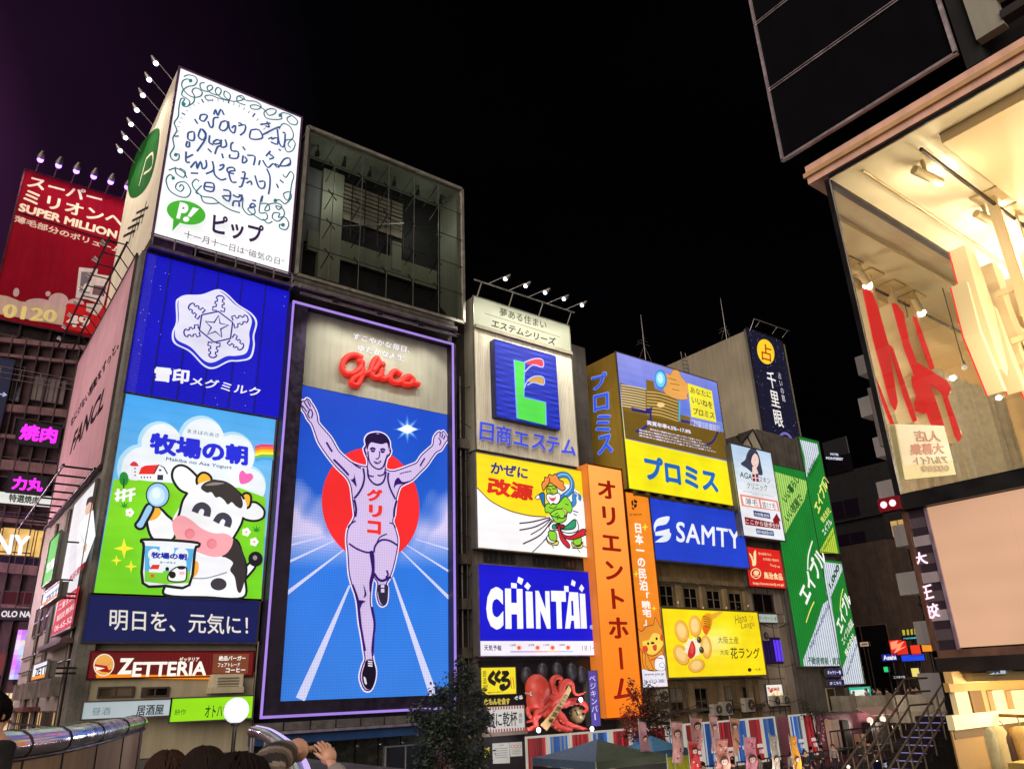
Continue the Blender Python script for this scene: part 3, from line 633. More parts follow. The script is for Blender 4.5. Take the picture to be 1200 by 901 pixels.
# ---- hamburger shop sign
q = [(106.2, 765), (297, 762.7), (103.4, 796.7), (295.6, 788.5)]
th, A, r = sign('shop_sign', 'dark red corrugated hamburger shop sign with round bun emblem', 'shop sign', 38.0, q, .25, (122, 16, 20), frame=.06, fcol=(110, 30, 30), fmat=M_DIM)
Zz = zm(0, 740, .2833)
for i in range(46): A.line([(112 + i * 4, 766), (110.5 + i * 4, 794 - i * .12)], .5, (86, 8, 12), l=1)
A.poly(Zz([(400, 182), (880, 176), (880, 192), (404, 199)]), (250, 140, 20), l=2)
x, y = Zz([(433, 142)])[0]; A.lay = 8; A.ell(x, y, 13.2, 13.6, (250, 235, 210)); A.ell(x, y, 12, 12.4, (236, 168, 84)); A.poly([(x - 12, y - 1), (x + 4, y + 1), (x + 11, y - 4), (x - 4, y + 8), (x + 11, y + 5), (x + 8, y + 9), (x - 10, y + 6)], (170, 30, 26)); A.poly([(x - 11, y + 2), (x + 2, y + 4), (x - 9, y + 7)], (250, 240, 220))
A.t('ETTERIA', (159.5, 776), (245, 790), (255, 250, 240), .03); A.t('Z', (141.5, 771.8), (158.5, 790.6), (255, 250, 240), .05)
A.t('ゼッテリア', (214, 769.6), (236.6, 774.4), (255, 240, 225), .03)
A.poly([(252.5, 765.5), (292, 765), (291, 787), (252, 787.5)], (118, 62, 38), l=2.5)
A.t('絶品バーガー', (259, 767.5), (288, 772.5), (245, 240, 230), .03); A.t('フェアトレード', (258, 775.5), (282, 779.5), (245, 240, 230), .02); A.t('コーヒー', (267, 781), (288, 785.5), (245, 240, 230), .03)
A.done(th, M_LIGHT)
# ---- two awning signs under it
th, A, r = sign('awning_sign', 'long white awning sign with dark characters below the red hamburger sign', 'shop sign', 37.3, [(98, 823), (200, 819.5), (96, 842), (198, 838)], .3, (205, 222, 228), fmat=M_DIM, frame=.06)
A.t('居酒屋', (160, 826), (191, 837), (20, 20, 26), .02); A.t('昼酒', (108, 829), (128, 837), (120, 140, 150), .0); A.done(th, M_DIM)
th, A, r = sign('awning_sign', 'lime green awning sign beside the round globe lamp', 'shop sign', 37.3, [(201, 819), (296, 815), (199.5, 843), (295, 843)], .3, (150, 225, 20), fmat=M_LIGHT, frame=.06)
A.t('オトハウス', (236, 826), (270, 840), (16, 40, 20), .02); A.t('餅作', (204, 830), (215, 836), (40, 100, 20), 0); A.done(th, M_LIGHT)
th = thing('globe_lamp', 'round white lit globe lamp on a slim post before the lime green sign', 'street lamp', (0, 0, 0)); g = onY(277, 832, 20.0); th.location = (g.x, 20, 4.6)
m = MB(); m.ball(g, .29, .29, .29, lin((246, 244, 255)), n=24, m=16); m.build('globe', M_LIGHT, th)
m = MB(); m.tube([(g.x, 20, 4.6), (g.x, 20, g.z - .27)], .05, lin((60, 56, 54))); m.tube([(g.x, 20, g.z - .34), (g.x, 20, g.z - .24)], [.09, .12], lin((60, 56, 54))); m.build('post', M_METAL, th)
lamp_light('POINT', (g.x, 19.4, g.z), 60, (1, .95, .92), rad=.3)

# ---- side street face: pink sign, poster, small projecting signs
q = [(107, 386), (163, 303), (57, 613), (126.5, 553)]
th, A, r = sign('wall_sign', 'pale pink wall sign with thin black letters and lamp racks at top and foot', 'billboard', 5.75, q, .18, (196, 150, 160), ax='X', frame=.08, fcol=(90, 84, 84), fmat=M_BOARD, rect=(-56.0, -39.2, 17.3, 28.6))
A.t3('FANCL', (91, 509), (129, 466), (99, 477), (34, 18, 30), .035)
A.t3('なにげない感動をずっと。', (95, 467), (147, 395), (96, 455), (44, 28, 38), .03)
A.done(th, M_BOARD)
m = MB(); g = lin((40, 34, 36))
for dz, dx in ((.75, -.5), (.75, -1.35)): m.tube([(5.75 + dx, 39.5, 28.6 + dz), (5.75 + dx, 56, 28.6 + dz)], .06, g, n=6)
for i in range(12): y = 39.8 + i * 1.45; m.tube([(5.25, y, 29.35), (4.4, y, 29.35)], .04, g, n=6); m.tube([(5.25, y, 29.35), (5.8, y, 28.7)], .035, g, n=6)
m.build('lamp_rack', M_METAL, th)
for i in range(8): y = 40.5 + i * 2.0; b = MB(); b.tube([(4.4, y, 29.4), (4.15, y, 29.55)], [.08, .15], lin((210, 205, 200)), n=8); b.build('floodlight', M_METAL, th)
for y in (41, 45, 49, 53): lamp_light('SPOT', (-.5, y, 27.5), 260, (1, .9, .86), (5.75, y, 22.5), R(110), rad=.4)
m = MB()
for dx in (-.2, -1.5): m.tube([(5.75 + dx, 39.5, 17.1), (5.75 + dx, 56, 17.1)], .06, g, n=6)
for i in range(10): y = 39.8 + i * 1.75; m.tube([(5.55, y, 17.1), (4.25, y, 17.1)], .05, g, n=6)
m.build('lower_rack', M_METAL, th)
q = [(86, 590), (112, 567), (62, 742), (84, 737)]
th, A, r = sign('poster_sign', 'tall lit poster of a man in a white coat on the side street wall', 'poster', 5.6, q, .3, (228, 228, 232), ax='X', frame=.06, fmat=M_LIGHT)
A.poly(sm([(100, 598), (103, 590), (107, 592), (107, 604), (103, 612), (99, 607)]), (222, 180, 156)); A.poly(sm([(100, 597), (102, 588), (108, 588), (107, 596), (104, 594)]), (34, 28, 30))
A.poly([(99, 611), (108, 606), (110, 640), (99, 668), (88, 672), (91, 625)], (246, 248, 252)); A.line([(104, 611), (99, 640)], 1.5, (120, 140, 180)); A.line([(92, 628), (100, 650)], .8, (170, 175, 190)); A.poly([(97, 648), (101, 646), (100, 655), (96, 657)], (222, 180, 156))
A.t3('美容整形', (80, 688), (97, 676), (82, 679), (190, 40, 60), .02); A.poly([(69.5, 706), (93, 694), (85, 736), (62.5, 742)], (200, 30, 44)); A.t3('二重まぶた', (70, 716), (89, 706), (71, 709), (250, 240, 240), .0); A.t3('相談無料', (68, 728), (87, 719), (69, 721), (250, 240, 240), .0); A.t3('06-65-52', (66, 738), (84, 732), (67, 732), (250, 240, 240), .0)
A.done(th, M_LIGHT)
for nm, lab, q, fc, txts in (
    ('projecting_sign', 'small green and white projecting sign on the side street wall', [(60, 632), (70, 626), (50, 686), (62, 680)], (90, 200, 90), [('営業', (55, 668), (64, 664), (56, 656), (250, 250, 250))]),
    ('projecting_sign', 'small white projecting hamburger sign with orange stripe, above eye level', [(52, 692), (70, 686), (49, 708), (68, 702)], (236, 240, 250), [('ZETT', (54, 703), (67, 698), (55, 697), (40, 60, 140))]),
    ('projecting_sign', 'white hamburger street sign with black letters and orange foot', [(40, 779), (57, 774), (37, 797), (54, 793)], (240, 240, 246), [('ZETT', (41, 793), (54, 789), (42, 783), (20, 20, 26))])):
    th, A, r = sign(nm, lab, 'sign', 4.6, q, .3, fc, ax='X', frame=.05)
    for s_, bl, br, tl_, c in txts: A.t3(s_, bl, br, tl_, c, .03)
    if 'hamburger' in lab: A.poly([(q[2][0], q[2][1] - 4), (q[3][0], q[3][1] - 4), q[3], q[2]], (245, 150, 40))
    A.done(th, M_LIGHT)
    m = MB(); y = (r[0] + r[1]) / -2; m.tube([(4.9, y, r[3] - .2), (5.9, y, r[3] - .2)], .04, lin((60, 60, 60))); m.tube([(4.9, y, r[2] + .2), (5.9, y, r[2] + .2)], .04, lin((60, 60, 60))); m.build('bracket', M_METAL, th)
# ================================================================== runner screen building with the glass box on its roof
th = thing('runner_building', 'building behind the giant runner screen, its pale base of metal panels', 'building', (19.5, 46, 1))
m = MB(); m.box(13.75, 25.2, 39.0, 56, 1, 28.9, lin((96, 92, 92))); m.build('wall', M_CONC, th)
m = MB()
for i in range(9):
    x = 13.9 + i * 1.28; m.box(x, x + 1.2, 38.5, 39.0, 1.0, 4.75, lin((150, 156, 140)))
    for z in (4.4, 2.6): m.tube([(x + .12, 38.5, z), (x + .12, 38.42, z)], .07, lin((210, 205, 220)), n=8)
m.build('base_panel', M_STEEL, th)
m = MB(); m.box(13.4, 25.3, 37.5, 39, 4.78, 5.2, lin((40, 70, 120))); m.build('blue_fascia', M_PAINT, th)
m = MB(); m.box(13.4, 25.3, 37.2, 39, 5.22, 5.34, lin((190, 180, 200)))
for i in range(9): m.box(13.5 + i * 1.3, 13.5 + i * 1.3 + 1.22, 37.35, 38.9, 5.36, 5.72, lin((150, 145, 140)))
m.build('ledge', M_METAL, th)
window(th, 'Y', 38.45, 20.6, 23.0, 1.2, 4.3, pane=(40, 42, 50), nx=2, fr=(130, 130, 140))

th = thing('video_screen', 'giant diode screen of a running athlete with raised arms before a red sun', 'screen', (19.5, 38, 5.9))
q = [(352.8, 451.3), (528.2, 487), (320.7, 822), (528, 813)]
LQ = [(357.3, 364.8), (528.8, 407.9), (320.7, 822), (528, 813)]
rr = quad_rect('Y', D, LQ)
a0, a1, z0, z1 = rr; zl = (onY(352.8, 451.3).z + onY(528.2, 487).z) / 2
r_led = (a0, a1, z0, zl)
A = Art('Y', D, q, r_led)
def hz(x, y):  # the picture on the screen: blue sky, clouds at both sides, blue running track
    n = math.sin(x * .21 + y * .07) * 5 + math.sin(x * .09 - y * .13) * 6 + math.sin(x * .31 + y * .2) * 2
    skyc = (26 + 10 * (y - 450) / 190, 66 + 34 * (y - 450) / 190, 190 + 14 * (y - 450) / 190)
    cl = max(0, min(1, (y - (546 + max(0, (x - 335)) * .75) + n) / 46)) if x < 437 else max(0, min(1, (y - (558 + max(0, (528 - x)) * .95) + n) / 48))
    c = [s_ + (t_ - s_) * cl for s_, t_ in zip(skyc, (206, 196, 236))]
    g = max(0, min(1, (y - 622) / 44)); tr = (44 + 14 * (y - 640) / 180, 116 + 10 * (y - 640) / 180, 222)
    return [s_ + (t_ - s_) * g for s_, t_ in zip(c, tr)]
A.grid(q, 56, 96, hz)
Ck = zm(310, 560, .3333)
for p0, p1, w0, w1 in (((120, 778), (298, 375), 11, 2.4), ((66, 412), (285, 245), 4.6, 1.2), ((76, 297), (255, 214), 3.0, .9), ((82, 236), (215, 203), 2.2, .7), ((88, 205), (200, 190), 1.4, .5), ((588, 762), (450, 345), 11, 2.4), ((652, 425), (478, 252), 4.6, 1.2), ((654, 330), (498, 232), 3.0, .9), ((655, 250), (530, 212), 2.2, .7)):
    A.line(Ck([p0, p1]), 1, (206, 208, 244), taper=(w0, w1))
zr = 4.45 * (zl - z0) / (zl - z0)
cs = A.uv(437, 589); Rr = abs(A.uv(493.5, 592)[0] - A.uv(380.5, 586)[0]) / 2
A.polyuv([(cs[0] + Rr * math.cos(6.2832 * i / 64), cs[1] + Rr * 1.06 * math.sin(6.2832 * i / 64)) for i in range(64)], (236, 44, 46))
U = zm(340, 455, 1 / 6); L = zm(370, 560, .2886)
for k, (s1, c1) in enumerate(((17, (60, 110, 215)), (12, (110, 160, 232)), (8, (160, 205, 240)))):
    A.poly([(478 + (s1 if i % 2 == 0 else s1 * .42) * math.cos(i * .3927), 503 + (s1 if i % 2 == 0 else s1 * .42) * math.sin(i * .3927)) for i in range(16)], c1)
A.poly([(478 + (12 if i % 4 == 0 else 5) * math.cos(i * .7854), 503 + (12 if i % 4 == 0 else 5) * math.sin(i * .7854)) for i in range(8)], (226, 240, 244)); A.ell(478, 503, 5, 5, (240, 246, 250))
sil = U([(96, 128), (92, 112), (104, 92), (122, 92), (132, 78), (150, 86), (158, 104), (172, 122), (192, 160), (204, 200), (210, 242), (250, 292), (300, 352), (345, 434), (390, 480), (440, 520), (500, 542), (545, 545), (550, 500), (536, 465), (525, 425), (540, 398), (535, 360), (560, 325), (620, 313), (672, 330), (700, 370), (704, 412), (712, 440), (700, 470), (682, 492), (672, 560), (720, 580), (780, 565), (840, 542), (890, 520), (925, 470), (980, 420), (1004, 395), (1010, 350), (1030, 318), (1050, 304), (1064, 312), (1078, 300), (1092, 318), (1106, 345), (1104, 366), (1088, 386), (1060, 430), (1030, 445), (1000, 482), (960, 540), (910, 590), (860, 640), (800, 670), (772, 692), (752, 750), (740, 820), (732, 890)])
sil += L([(318, 150), (312, 175), (324, 210), (332, 250), (326, 300), (312, 360), (298, 400), (284, 425), (288, 450), (284, 500), (268, 515), (253, 505), (245, 470), (248, 440), (248, 420), (234, 400), (230, 385), (224, 430), (218, 490), (222, 530), (232, 590), (226, 650), (222, 700), (228, 745), (236, 780), (232, 820), (215, 858), (192, 858), (178, 830), (174, 800), (184, 760), (194, 735), (190, 700), (182, 640), (172, 580), (166, 510), (158, 470), (145, 430), (134, 380), (130, 300), (126, 260), (130, 210), (150, 172), (158, 150)])
sil += U([(448, 830), (440, 760), (430, 680), (400, 620), (340, 560), (290, 500), (240, 430), (205, 370), (185, 310), (165, 255), (135, 215), (120, 180), (102, 155)])
sl = sm(sil, True, 3)
A.line(sl, 4.6, (236, 224, 250), closed=True); A.poly(sl, (206, 186, 228)); A.line(sl, 1.5, (52, 22, 108), closed=True)
dkp = (48, 20, 104)
def ln(f, pts, wd=2.0, **k): A.line(f(pts), wd, dkp, smooth=4, **k)
def fil(f, pts, c=dkp, k=4): A.poly(sm(f(pts), True, k), c)
fil(U, [(536, 362), (560, 325), (592, 312), (622, 322), (650, 316), (678, 334), (702, 372), (697, 432), (686, 385), (650, 392), (610, 386), (576, 380), (558, 402), (548, 435), (540, 400)], (34, 16, 62))
ln(U, [(552, 440), (556, 490), (568, 525), (592, 552), (625, 566), (655, 552), (674, 505), (688, 465)], 2.0); ln(U, [(540, 412), (530, 430), (542, 465)], 1.6); ln(U, [(700, 430), (708, 450), (692, 470)], 1.6)
ln(U, [(568, 430), (585, 420), (604, 430)], 3.0); ln(U, [(638, 434), (655, 426), (672, 434)], 3.0)
for cx, cy in ((586, 441), (654, 446)): x, y = U([(cx, cy)])[0]; A.ell(x, y, 2.4, 1.3, (30, 14, 80))
ln(U, [(630, 440), (632, 470), (622, 492), (604, 494)], 1.5); fil(U, [(588, 510), (615, 514), (644, 506), (632, 526), (606, 530)]); A.poly(U([(596, 514), (616, 518), (638, 511), (620, 522)]), (240, 232, 250))
ln(U, [(545, 545), (548, 590), (560, 612), (590, 618)], 1.8); ln(U, [(672, 560), (660, 600), (630, 612), (616, 606)], 1.8)
ln(U, [(548, 570), (552, 620), (580, 660), (615, 676), (650, 660), (668, 622), (674, 582)], 2.4)
ln(U, [(516, 560), (524, 620), (512, 680), (482, 735), (450, 772)], 2.6); ln(U, [(692, 590), (688, 640), (704, 705), (738, 775)], 2.6)
fil(U, [(450, 592), (452, 625), (430, 640), (412, 625), (440, 655), (468, 690), (462, 640)]); fil(U, [(760, 625), (735, 650), (728, 700), (748, 675), (800, 668), (850, 645), (790, 655)])
ln(U, [(440, 520), (470, 545), (500, 560)], 2.2); ln(U, [(262, 380), (285, 420), (302, 446)], 2.6); ln(U, [(945, 490), (925, 520), (912, 545)], 2.2); ln(U, [(310, 500), (370, 560), (415, 610)], 2.8); ln(U, [(770, 600), (800, 590), (850, 580)], 1.2)
for f in ([(96, 126), (128, 168)], [(110, 100), (142, 150)], [(132, 88), (156, 138)], [(150, 150), (135, 190), (150, 215)], [(155, 150), (168, 180), (160, 215)]): ln(U, f, 1.7)
for f in ([(1052, 312), (1050, 345)], [(1070, 318), (1062, 352)], [(1086, 332), (1074, 360)], [(1040, 350), (1055, 375), (1045, 400)]): ln(U, f, 1.7)
ln(U, [(450, 780), (462, 850), (455, 900)], 3); ln(U, [(745, 785), (728, 850), (725, 900)], 3)
ln(L, [(128, 200), (140, 185), (160, 172)], 1.8); ln(L, [(296, 180), (312, 185), (320, 200)], 1.6)
ln(L, [(132, 264), (165, 286), (205, 300), (228, 296)], 2.2); ln(L, [(232, 300), (238, 272), (262, 250), (295, 252), (326, 270)], 2.4); ln(L, [(240, 275), (255, 240), (285, 225)], 1.6)
fil(L, [(214, 300), (232, 302), (234, 380), (226, 420), (214, 462), (212, 420), (222, 370)]); ln(L, [(232, 385), (248, 408), (268, 414), (300, 398)], 3.2); ln(L, [(282, 372), (288, 390), (278, 402)], 2.4)
fil(L, [(188, 430), (200, 470), (188, 484), (192, 465)]); fil(L, [(165, 495), (196, 498), (182, 508), (172, 530)]); ln(L, [(144, 430), (160, 475), (168, 510), (176, 600), (192, 700)], 2.4); ln(L, [(222, 520), (232, 590), (226, 650), (222, 720)], 2.4)
fil(L, [(248, 432), (284, 432), (287, 462), (282, 500), (267, 513), (254, 500), (246, 465)], (44, 40, 66)); A.poly(L([(258, 430), (272, 430), (272, 462), (258, 462)]), (214, 200, 232)); A.line(L([(258, 445), (272, 445)]), 1.3, dkp)
fil(L, [(196, 738), (222, 738), (234, 782), (230, 822), (214, 854), (194, 854), (180, 828), (178, 795), (186, 765)], (22, 16, 34))
for k in range(3): A.line(L([(202, 742 + 9 * k), (220, 744 + 9 * k)]), 1.4, (226, 220, 240))
fil(L, [(184, 806), (192, 812), (196, 836), (188, 832)], (222, 218, 238))
for ch, tl_, br in (('グ', (429.5, 571.5), (447, 588.5)), ('リ', (431.5, 590.5), (446.5, 606.5)), ('コ', (429.5, 609), (445, 626))): A.t(ch, tl_, br, (232, 50, 42), .06)
A.done(th, M_LED, pic='screen_picture')
# plain plate above the screen with the red script
m = MB(); m.box(a0, a1, 37.98, 38.3, zl + .02, z1, lin((170, 168, 150))); m.build('plate', M_PLASTER, th)
B = Art('Y', 37.95)
B.t3('すこやかな毎日、', (413, 397), (480, 414), (414.5, 390), (240, 236, 250), .012); B.t3('ゆたかな人生', (419, 411), (473, 423.5), (420, 404), (240, 236, 250), .012)
B.done(th, M_LIGHT, let='plate_lettering')
G = Art('Y', 37.9); Zg = zm(310, 330, .3219)
sc_ = [[(352, 275), (325, 262), (295, 272), (280, 300), (288, 328), (318, 330), (345, 310), (352, 290), (340, 285), (352, 300), (350, 340), (335, 372), (312, 366), (325, 345), (365, 328), (395, 318), (412, 290), (404, 275), (390, 295), (385, 330), (402, 345), (425, 330)],
       [(425, 315), (418, 338), (428, 350), (452, 340)], [(492, 335), (472, 322), (455, 335), (455, 355), (478, 364), (505, 352), (525, 342)], [(520, 340), (498, 352), (502, 368), (525, 370), (535, 352), (520, 340)], [(530, 365), (545, 368), (558, 372)]]
def rib(mb, pts, wd, d0, d1, col):
    P = [Vector(G.uv(*p)) for p in sm(Zg(pts), False, 6)]
    mb.tube([(p.x, 37.98 - (d0 + d1) / 2, p.y) for p in P], wd, col, n=10)
m = MB()
for k, s_ in enumerate(sc_): rib(m, [(x, y + 7) for x, y in s_], .175, .1, .3 + .03 * k, lin((255, 44, 30)))
x, y = Zg([(428, 303)])[0]; p = G.uv(x, y); m.ball((p[0], 37.8, p[1]), .2, .12, .2, lin((226, 40, 28)))
m.build('script_letters', M_DIM, th)
m.build('script_glow', M_DIM, th) if False else None
for x in (16.0, 18.0, 20.0, 22.0): lamp_light('SPOT', (x + .8, 35.2, z1 + .3), 520, (1, .97, .88), (x, 38.0, z1 - 4.5), R(95))
# frame with lilac light strips
fr_ = quad_rect('Y', 37.2, [(339, 349.3), (532, 404), (310, 845.6), (534.7, 826.3)]); f0, f1, g0, g1 = fr_
m = MB(); k = lin((70, 62, 84))
m.box(f0, a0 - .02, 37.3, 38.6, g0, g1, k); m.box(a1 + .02, f1, 37.3, 38.6, g0, g1, k); m.box(a0 - .02, a1 + .02, 37.3, 38.6, z1 + .02, g1, k); m.box(a0 - .02, a1 + .02, 37.3, 38.6, g0, z0 - .02, k)
m.build('frame', M_METAL, th)
m = MB(); lc = lin((164, 130, 226))
for p0, p1 in (((f0 + .05, g0), (f0 + .05, g1)), ((f1 - .05, g0), (f1 - .05, g1)), ((f0, g1 - .05), (f1, g1 - .05)), ((f0, g0 + .05), (f1, g0 + .05))):
    m.obox((p0[0], 37.22, p0[1]), (p1[0], 37.22, p1[1]), .085, .12, lc)
m.build('light_strip', M_LIGHT, th)
m = MB()
m.tube([(f0 + .2, 36.7, g1 + .3), (f1, 36.7, g1 + .3)], .09, lin((150, 140, 150))); m.tube([(f0 + .2, 36.9, g1 + .85), (f1, 36.9, g1 + .85)], .12, lin((160, 150, 150)))
m.box(f0, f1 + .3, 37.2, 38.9, g1 + .95, g1 + 1.25, lin((150, 144, 138))); m.box(f0, f1 + .2, 37.4, 38.9, g1 + 1.4, g1 + 1.65, lin((130, 124, 118)))
for i in range(4): x = f0 + 2.2 + i * 2.8; m.obox((x, 36.5, g1 + .25), (x + .1, 37.4, g1 + .9), .3, .12, lin((60, 56, 60)))
m.build('lamp_rail', M_METAL, th)

# glass box on the roof
th = thing('glass_box', 'open glass fronted box on the roof of the runner building, bare inside', 'glass box', (19.6, 41, 28.9))
x0, x1, zz0, zz1 = quad_rect('Y', D, [(360.5, 148), (541.5, 223.8), (348, 324.3), (541.5, 377)])
m = MB(); g = lin((186, 180, 168))
for b in ((x0, x1, 37.85, 38.05, zz1 - .12, zz1 + .1), (x0, x1, 37.85, 38.05, zz0 - .1, zz0 + .1), (x0 - .12, x0 + .06, 37.85, 38.05, zz0, zz1), (x1 - .06, x1 + .12, 37.85, 38.05, zz0, zz1)): m.box(*b, g)
m.build('frame', M_METAL, th)
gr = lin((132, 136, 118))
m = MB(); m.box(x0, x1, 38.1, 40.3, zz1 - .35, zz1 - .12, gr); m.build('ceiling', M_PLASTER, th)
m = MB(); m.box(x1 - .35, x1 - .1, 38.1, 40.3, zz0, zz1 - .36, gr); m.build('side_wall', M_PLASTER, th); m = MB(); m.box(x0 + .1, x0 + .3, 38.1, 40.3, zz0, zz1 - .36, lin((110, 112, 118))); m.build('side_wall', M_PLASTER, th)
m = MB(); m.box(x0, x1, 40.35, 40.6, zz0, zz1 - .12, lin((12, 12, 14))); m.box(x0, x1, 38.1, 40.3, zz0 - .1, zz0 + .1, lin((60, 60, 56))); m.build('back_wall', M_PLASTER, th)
m = MB()
def iw(mb, TL, BR, y, th_, col):
    p, q_ = onY(*TL, y), onY(*BR, y); mb.box(p.x, q_.x, y, y + th_, q_.z, p.z, col)
iw(m, (380, 197), (397, 332), 39.9, .4, gr); iw(m, (360, 292), (512, 318), 40.0, .3, lin((118, 124, 104))); iw(m, (362, 195), (376, 288), 40.1, .2, lin((96, 98, 100))); iw(m, (460, 282), (470, 318), 39.95, .35, gr)
m.build('concrete_beam', M_PLASTER, th)
m = MB(); iw(m, (398, 212), (471, 280), 40.2, .1, lin((140, 134, 118))); m.build('inner_panel', M_PLASTER, th)
m = MB(); p, q_ = onY(398, 205, 40.0), onY(472, 300, 40.0); c = lin((56, 52, 46))
for i in range(9): z = p.z - (p.z - q_.z) * (.02 + .07 * i); m.tube([(p.x, 40.0, z), (q_.x, 40.0, z)], .035, c, n=5)
for i in range(6): x = p.x + (q_.x - p.x) * i / 5; m.tube([(x, 40.0, p.z), (x, 40.0, q_.z)], .04, c, n=5)
m.tube([(p.x, 39.95, q_.z + .5), (q_.x, 39.95, q_.z + 2.6)], .07, lin((160, 160, 150)), n=6)
m.build('lattice', M_METAL, th)
m = MB(); p = onY(497, 345, 38.9); m.mesh(*(lambda n: ([(p.x + 2.0 * math.cos(3.1416 * i / n), 38.9, zz0 + .1 + 1.5 * math.sin(3.1416 * i / n)) for i in range(n + 1)] + [(p.x + 2.0 * math.cos(3.1416 * i / n), 39.7, zz0 + .1 + 1.5 * math.sin(3.1416 * i / n)) for i in range(n + 1)], [(i, i + 1, n + 2 + i, n + 1 + i) for i in range(n)] + [tuple(range(n + 1))]))(16), lin((34, 32, 34)))
m.build('tank', M_PAINT, th)
m = MB(); nx = 6
for i in range(1, nx):
    x = x0 + (x1 - x0) * i / nx; m.tube([(x, 37.95, zz0), (x, 37.95, zz1)], .03, lin((70, 72, 66)), n=5); m.tube([(x, 38.2, zz1 - .4), (x - .35, 39.4, zz1 - 1.5)], .025, lin((70, 70, 66)), n=5)
for j in range(1, 5):
    z = zz0 + (zz1 - zz0) * j / 5; m.tube([(x0, 37.95, z), (x1, 37.95, z)], .028, lin((70, 72, 66)), n=5)
    for i in range(1, nx):
        x = x0 + (x1 - x0) * i / nx; m.tube([(x - .3, 38.1, z + .3), (x + .3, 38.1, z - .3)], .04, lin((50, 50, 48)), n=5); m.tube([(x, 37.95, z), (x - .15, 38.9, z - .7)], .03, lin((50, 50, 48)), n=5)
m.build('mullion', M_METAL, th)
m = MB(); m.face([(x0, 38.0, zz0), (x1, 38.0, zz0), (x1, 38.0, zz1), (x0, 38.0, zz1)], (1, 1, 1)); m.build('pane', M_CLEAR, th)
for i in range(6):
    x = x0 + 1.1 + i * 1.85; mb = MB(); mb.tube([(x, 38.9, zz1 - .35), (x, 38.9, zz1 - .75)], .04, lin((40, 40, 40)), n=6); mb.tube([(x, 38.9, zz1 - .7), (x, 39.0, zz1 - 1.05)], [.09, .16], lin((40, 40, 40)), n=8); mb.build('lamp', M_METAL, th)
for x in (x0 + 2.5, x1 - 2.5): lamp_light('POINT', (x, 38.5, zz0 + 7.2), 70, (.95, 1, .86), rad=.5)

# ================================================================== estate agent tower
th = thing('sign_tower', 'grey sign tower between the runner screen and the canal row, capped by a lamp rail', 'building', (31, 45, 1))
x0, x1, z0, z1 = quad_rect('Y', D, [(556, 349.1), (667.9, 381.1), (556.8, 526.6), (676.8, 546.5)])
m = MB(); m.box(x0 + .1, 37.5, 39.2, 56, 1, 31.0, lin((84, 78, 74))); m.build('wall', M_CONC, th)
m = MB()   # windows and pipes in the narrow gap
m.tube([(25.8, 39, 1), (25.8, 39, 26)], .09, lin((120, 112, 104))); m.tube([(26.05, 38.8, 6), (26.05, 38.8, 22)], .05, lin((90, 84, 80)))
for z in (8.5, 11.2, 13.8, 21): m.box(25.5, 26.2, 38.6, 39.3, z, z + .6, lin((150, 140, 130)))
m.build('pipe', M_METAL, th)
m = MB(); m.box(25.2, 26.3, 41, 42, 1, 30, lin((60, 56, 54))); m.build('gap_wall', M_CONC, th); m = MB(); rng = random.Random(9)
for k in range(9):
    y_ = 38.2 + .05 * k; z_ = 6 + k * 2.4; m.tube([(25.3, y_, z_), (25.8, y_ - .1, z_ - .25), (26.4, y_, z_ + rng.uniform(-.5, .6))], .025, lin((30, 28, 28)), n=5)
for k in range(5): m.box(26.35, 26.9, 38.0, 38.4, 8.9 + k * 1.1, 9.3 + k * 1.1, lin((150, 142, 132)))
m.build('cable', M_PAINT, th)
m = MB(); m.box(x0, x1 + .1, 38.35, 39.2, z0 - 14.2, z0 - .1, lin((120, 112, 106))); m.build('strip_wall', M_CONC, th)
for i in range(7): # ribbon windows between the two signs
    xx = 26.9 + i * 1.25
    if i % 4 != 2: window(th, 'Y', 38.3, xx, xx + 1.1, 13.95, 14.55, pane=(60, 62, 66), nx=3)
m = MB(); m.box(26.4, 36.2, 37.95, 38.5, 5.45, 8.35, lin((44, 40, 46))); m.build('dark_fascia', M_PAINT, th)
sg, A, r = sign('rooftop_billboard', 'beige sign tower face with a blue tile emblem and blue neon words', 'billboard', D, [(556, 349.1), (667.9, 381.1), (556.8, 526.6), (676.8, 546.5)], 1.2, None, frame=.06, fcol=(150, 146, 132), cabcol=(150, 146, 130))
a0, a1, z0, z1 = r; zm1 = (onY(556, 384).z + onY(668.5, 413).z) / 2
m = MB(); m.face([A.w(a0, zm1, 0), A.w(a1, zm1, 0), A.w(a1, z1, 0), A.w(a0, z1, 0)], lin((206, 208, 176))); m.build('top_sheet', M_DIM, sg)
m = MB(); n = 60; zt = zm1 - .05
m.box(a0, a1, D - .0, D + .03, z0, zt, lin((232, 226, 208)))
for i in range(n): x = a0 + (a1 - a0) * (i + .5) / n; m.box(x - .02, x + .02, D - .03, D, z0, zt, lin((224, 218, 200)))
m.build('ribbed_face', M_PLASTER, sg)
m = MB(); m.box(a0, a1, D - .22, D + .02, zm1 - .15, zm1 + .1, lin((150, 142, 124))); m.build('ledge', M_PLASTER, sg)
E_ = zm(530, 330, .2553)
A.t3('夢ある住まい', *E_([(220, 160), (435, 218), (222, 122)]), (60, 66, 40), .015); A.line(E_([(152, 152), (497, 252)]), .8, (60, 60, 40)); A.t3('エステムシリーズ', *E_([(180, 212), (474, 292), (186, 176)]), (34, 36, 28), .03)
A.done(sg, M_DIM)
tile = Art('Y', D - .55); m = MB(); tq = E_([(198, 265), (478, 340), (200, 622), (493, 675)]); tr_ = quad_rect('Y', D - .55, tq)
m.box(tr_[0], tr_[1], D - .5, D, tr_[2], tr_[3], lin((40, 44, 90))); m.build('emblem_box', M_PAINT, sg)
tile = Art('Y', D - .55, tq, tr_)
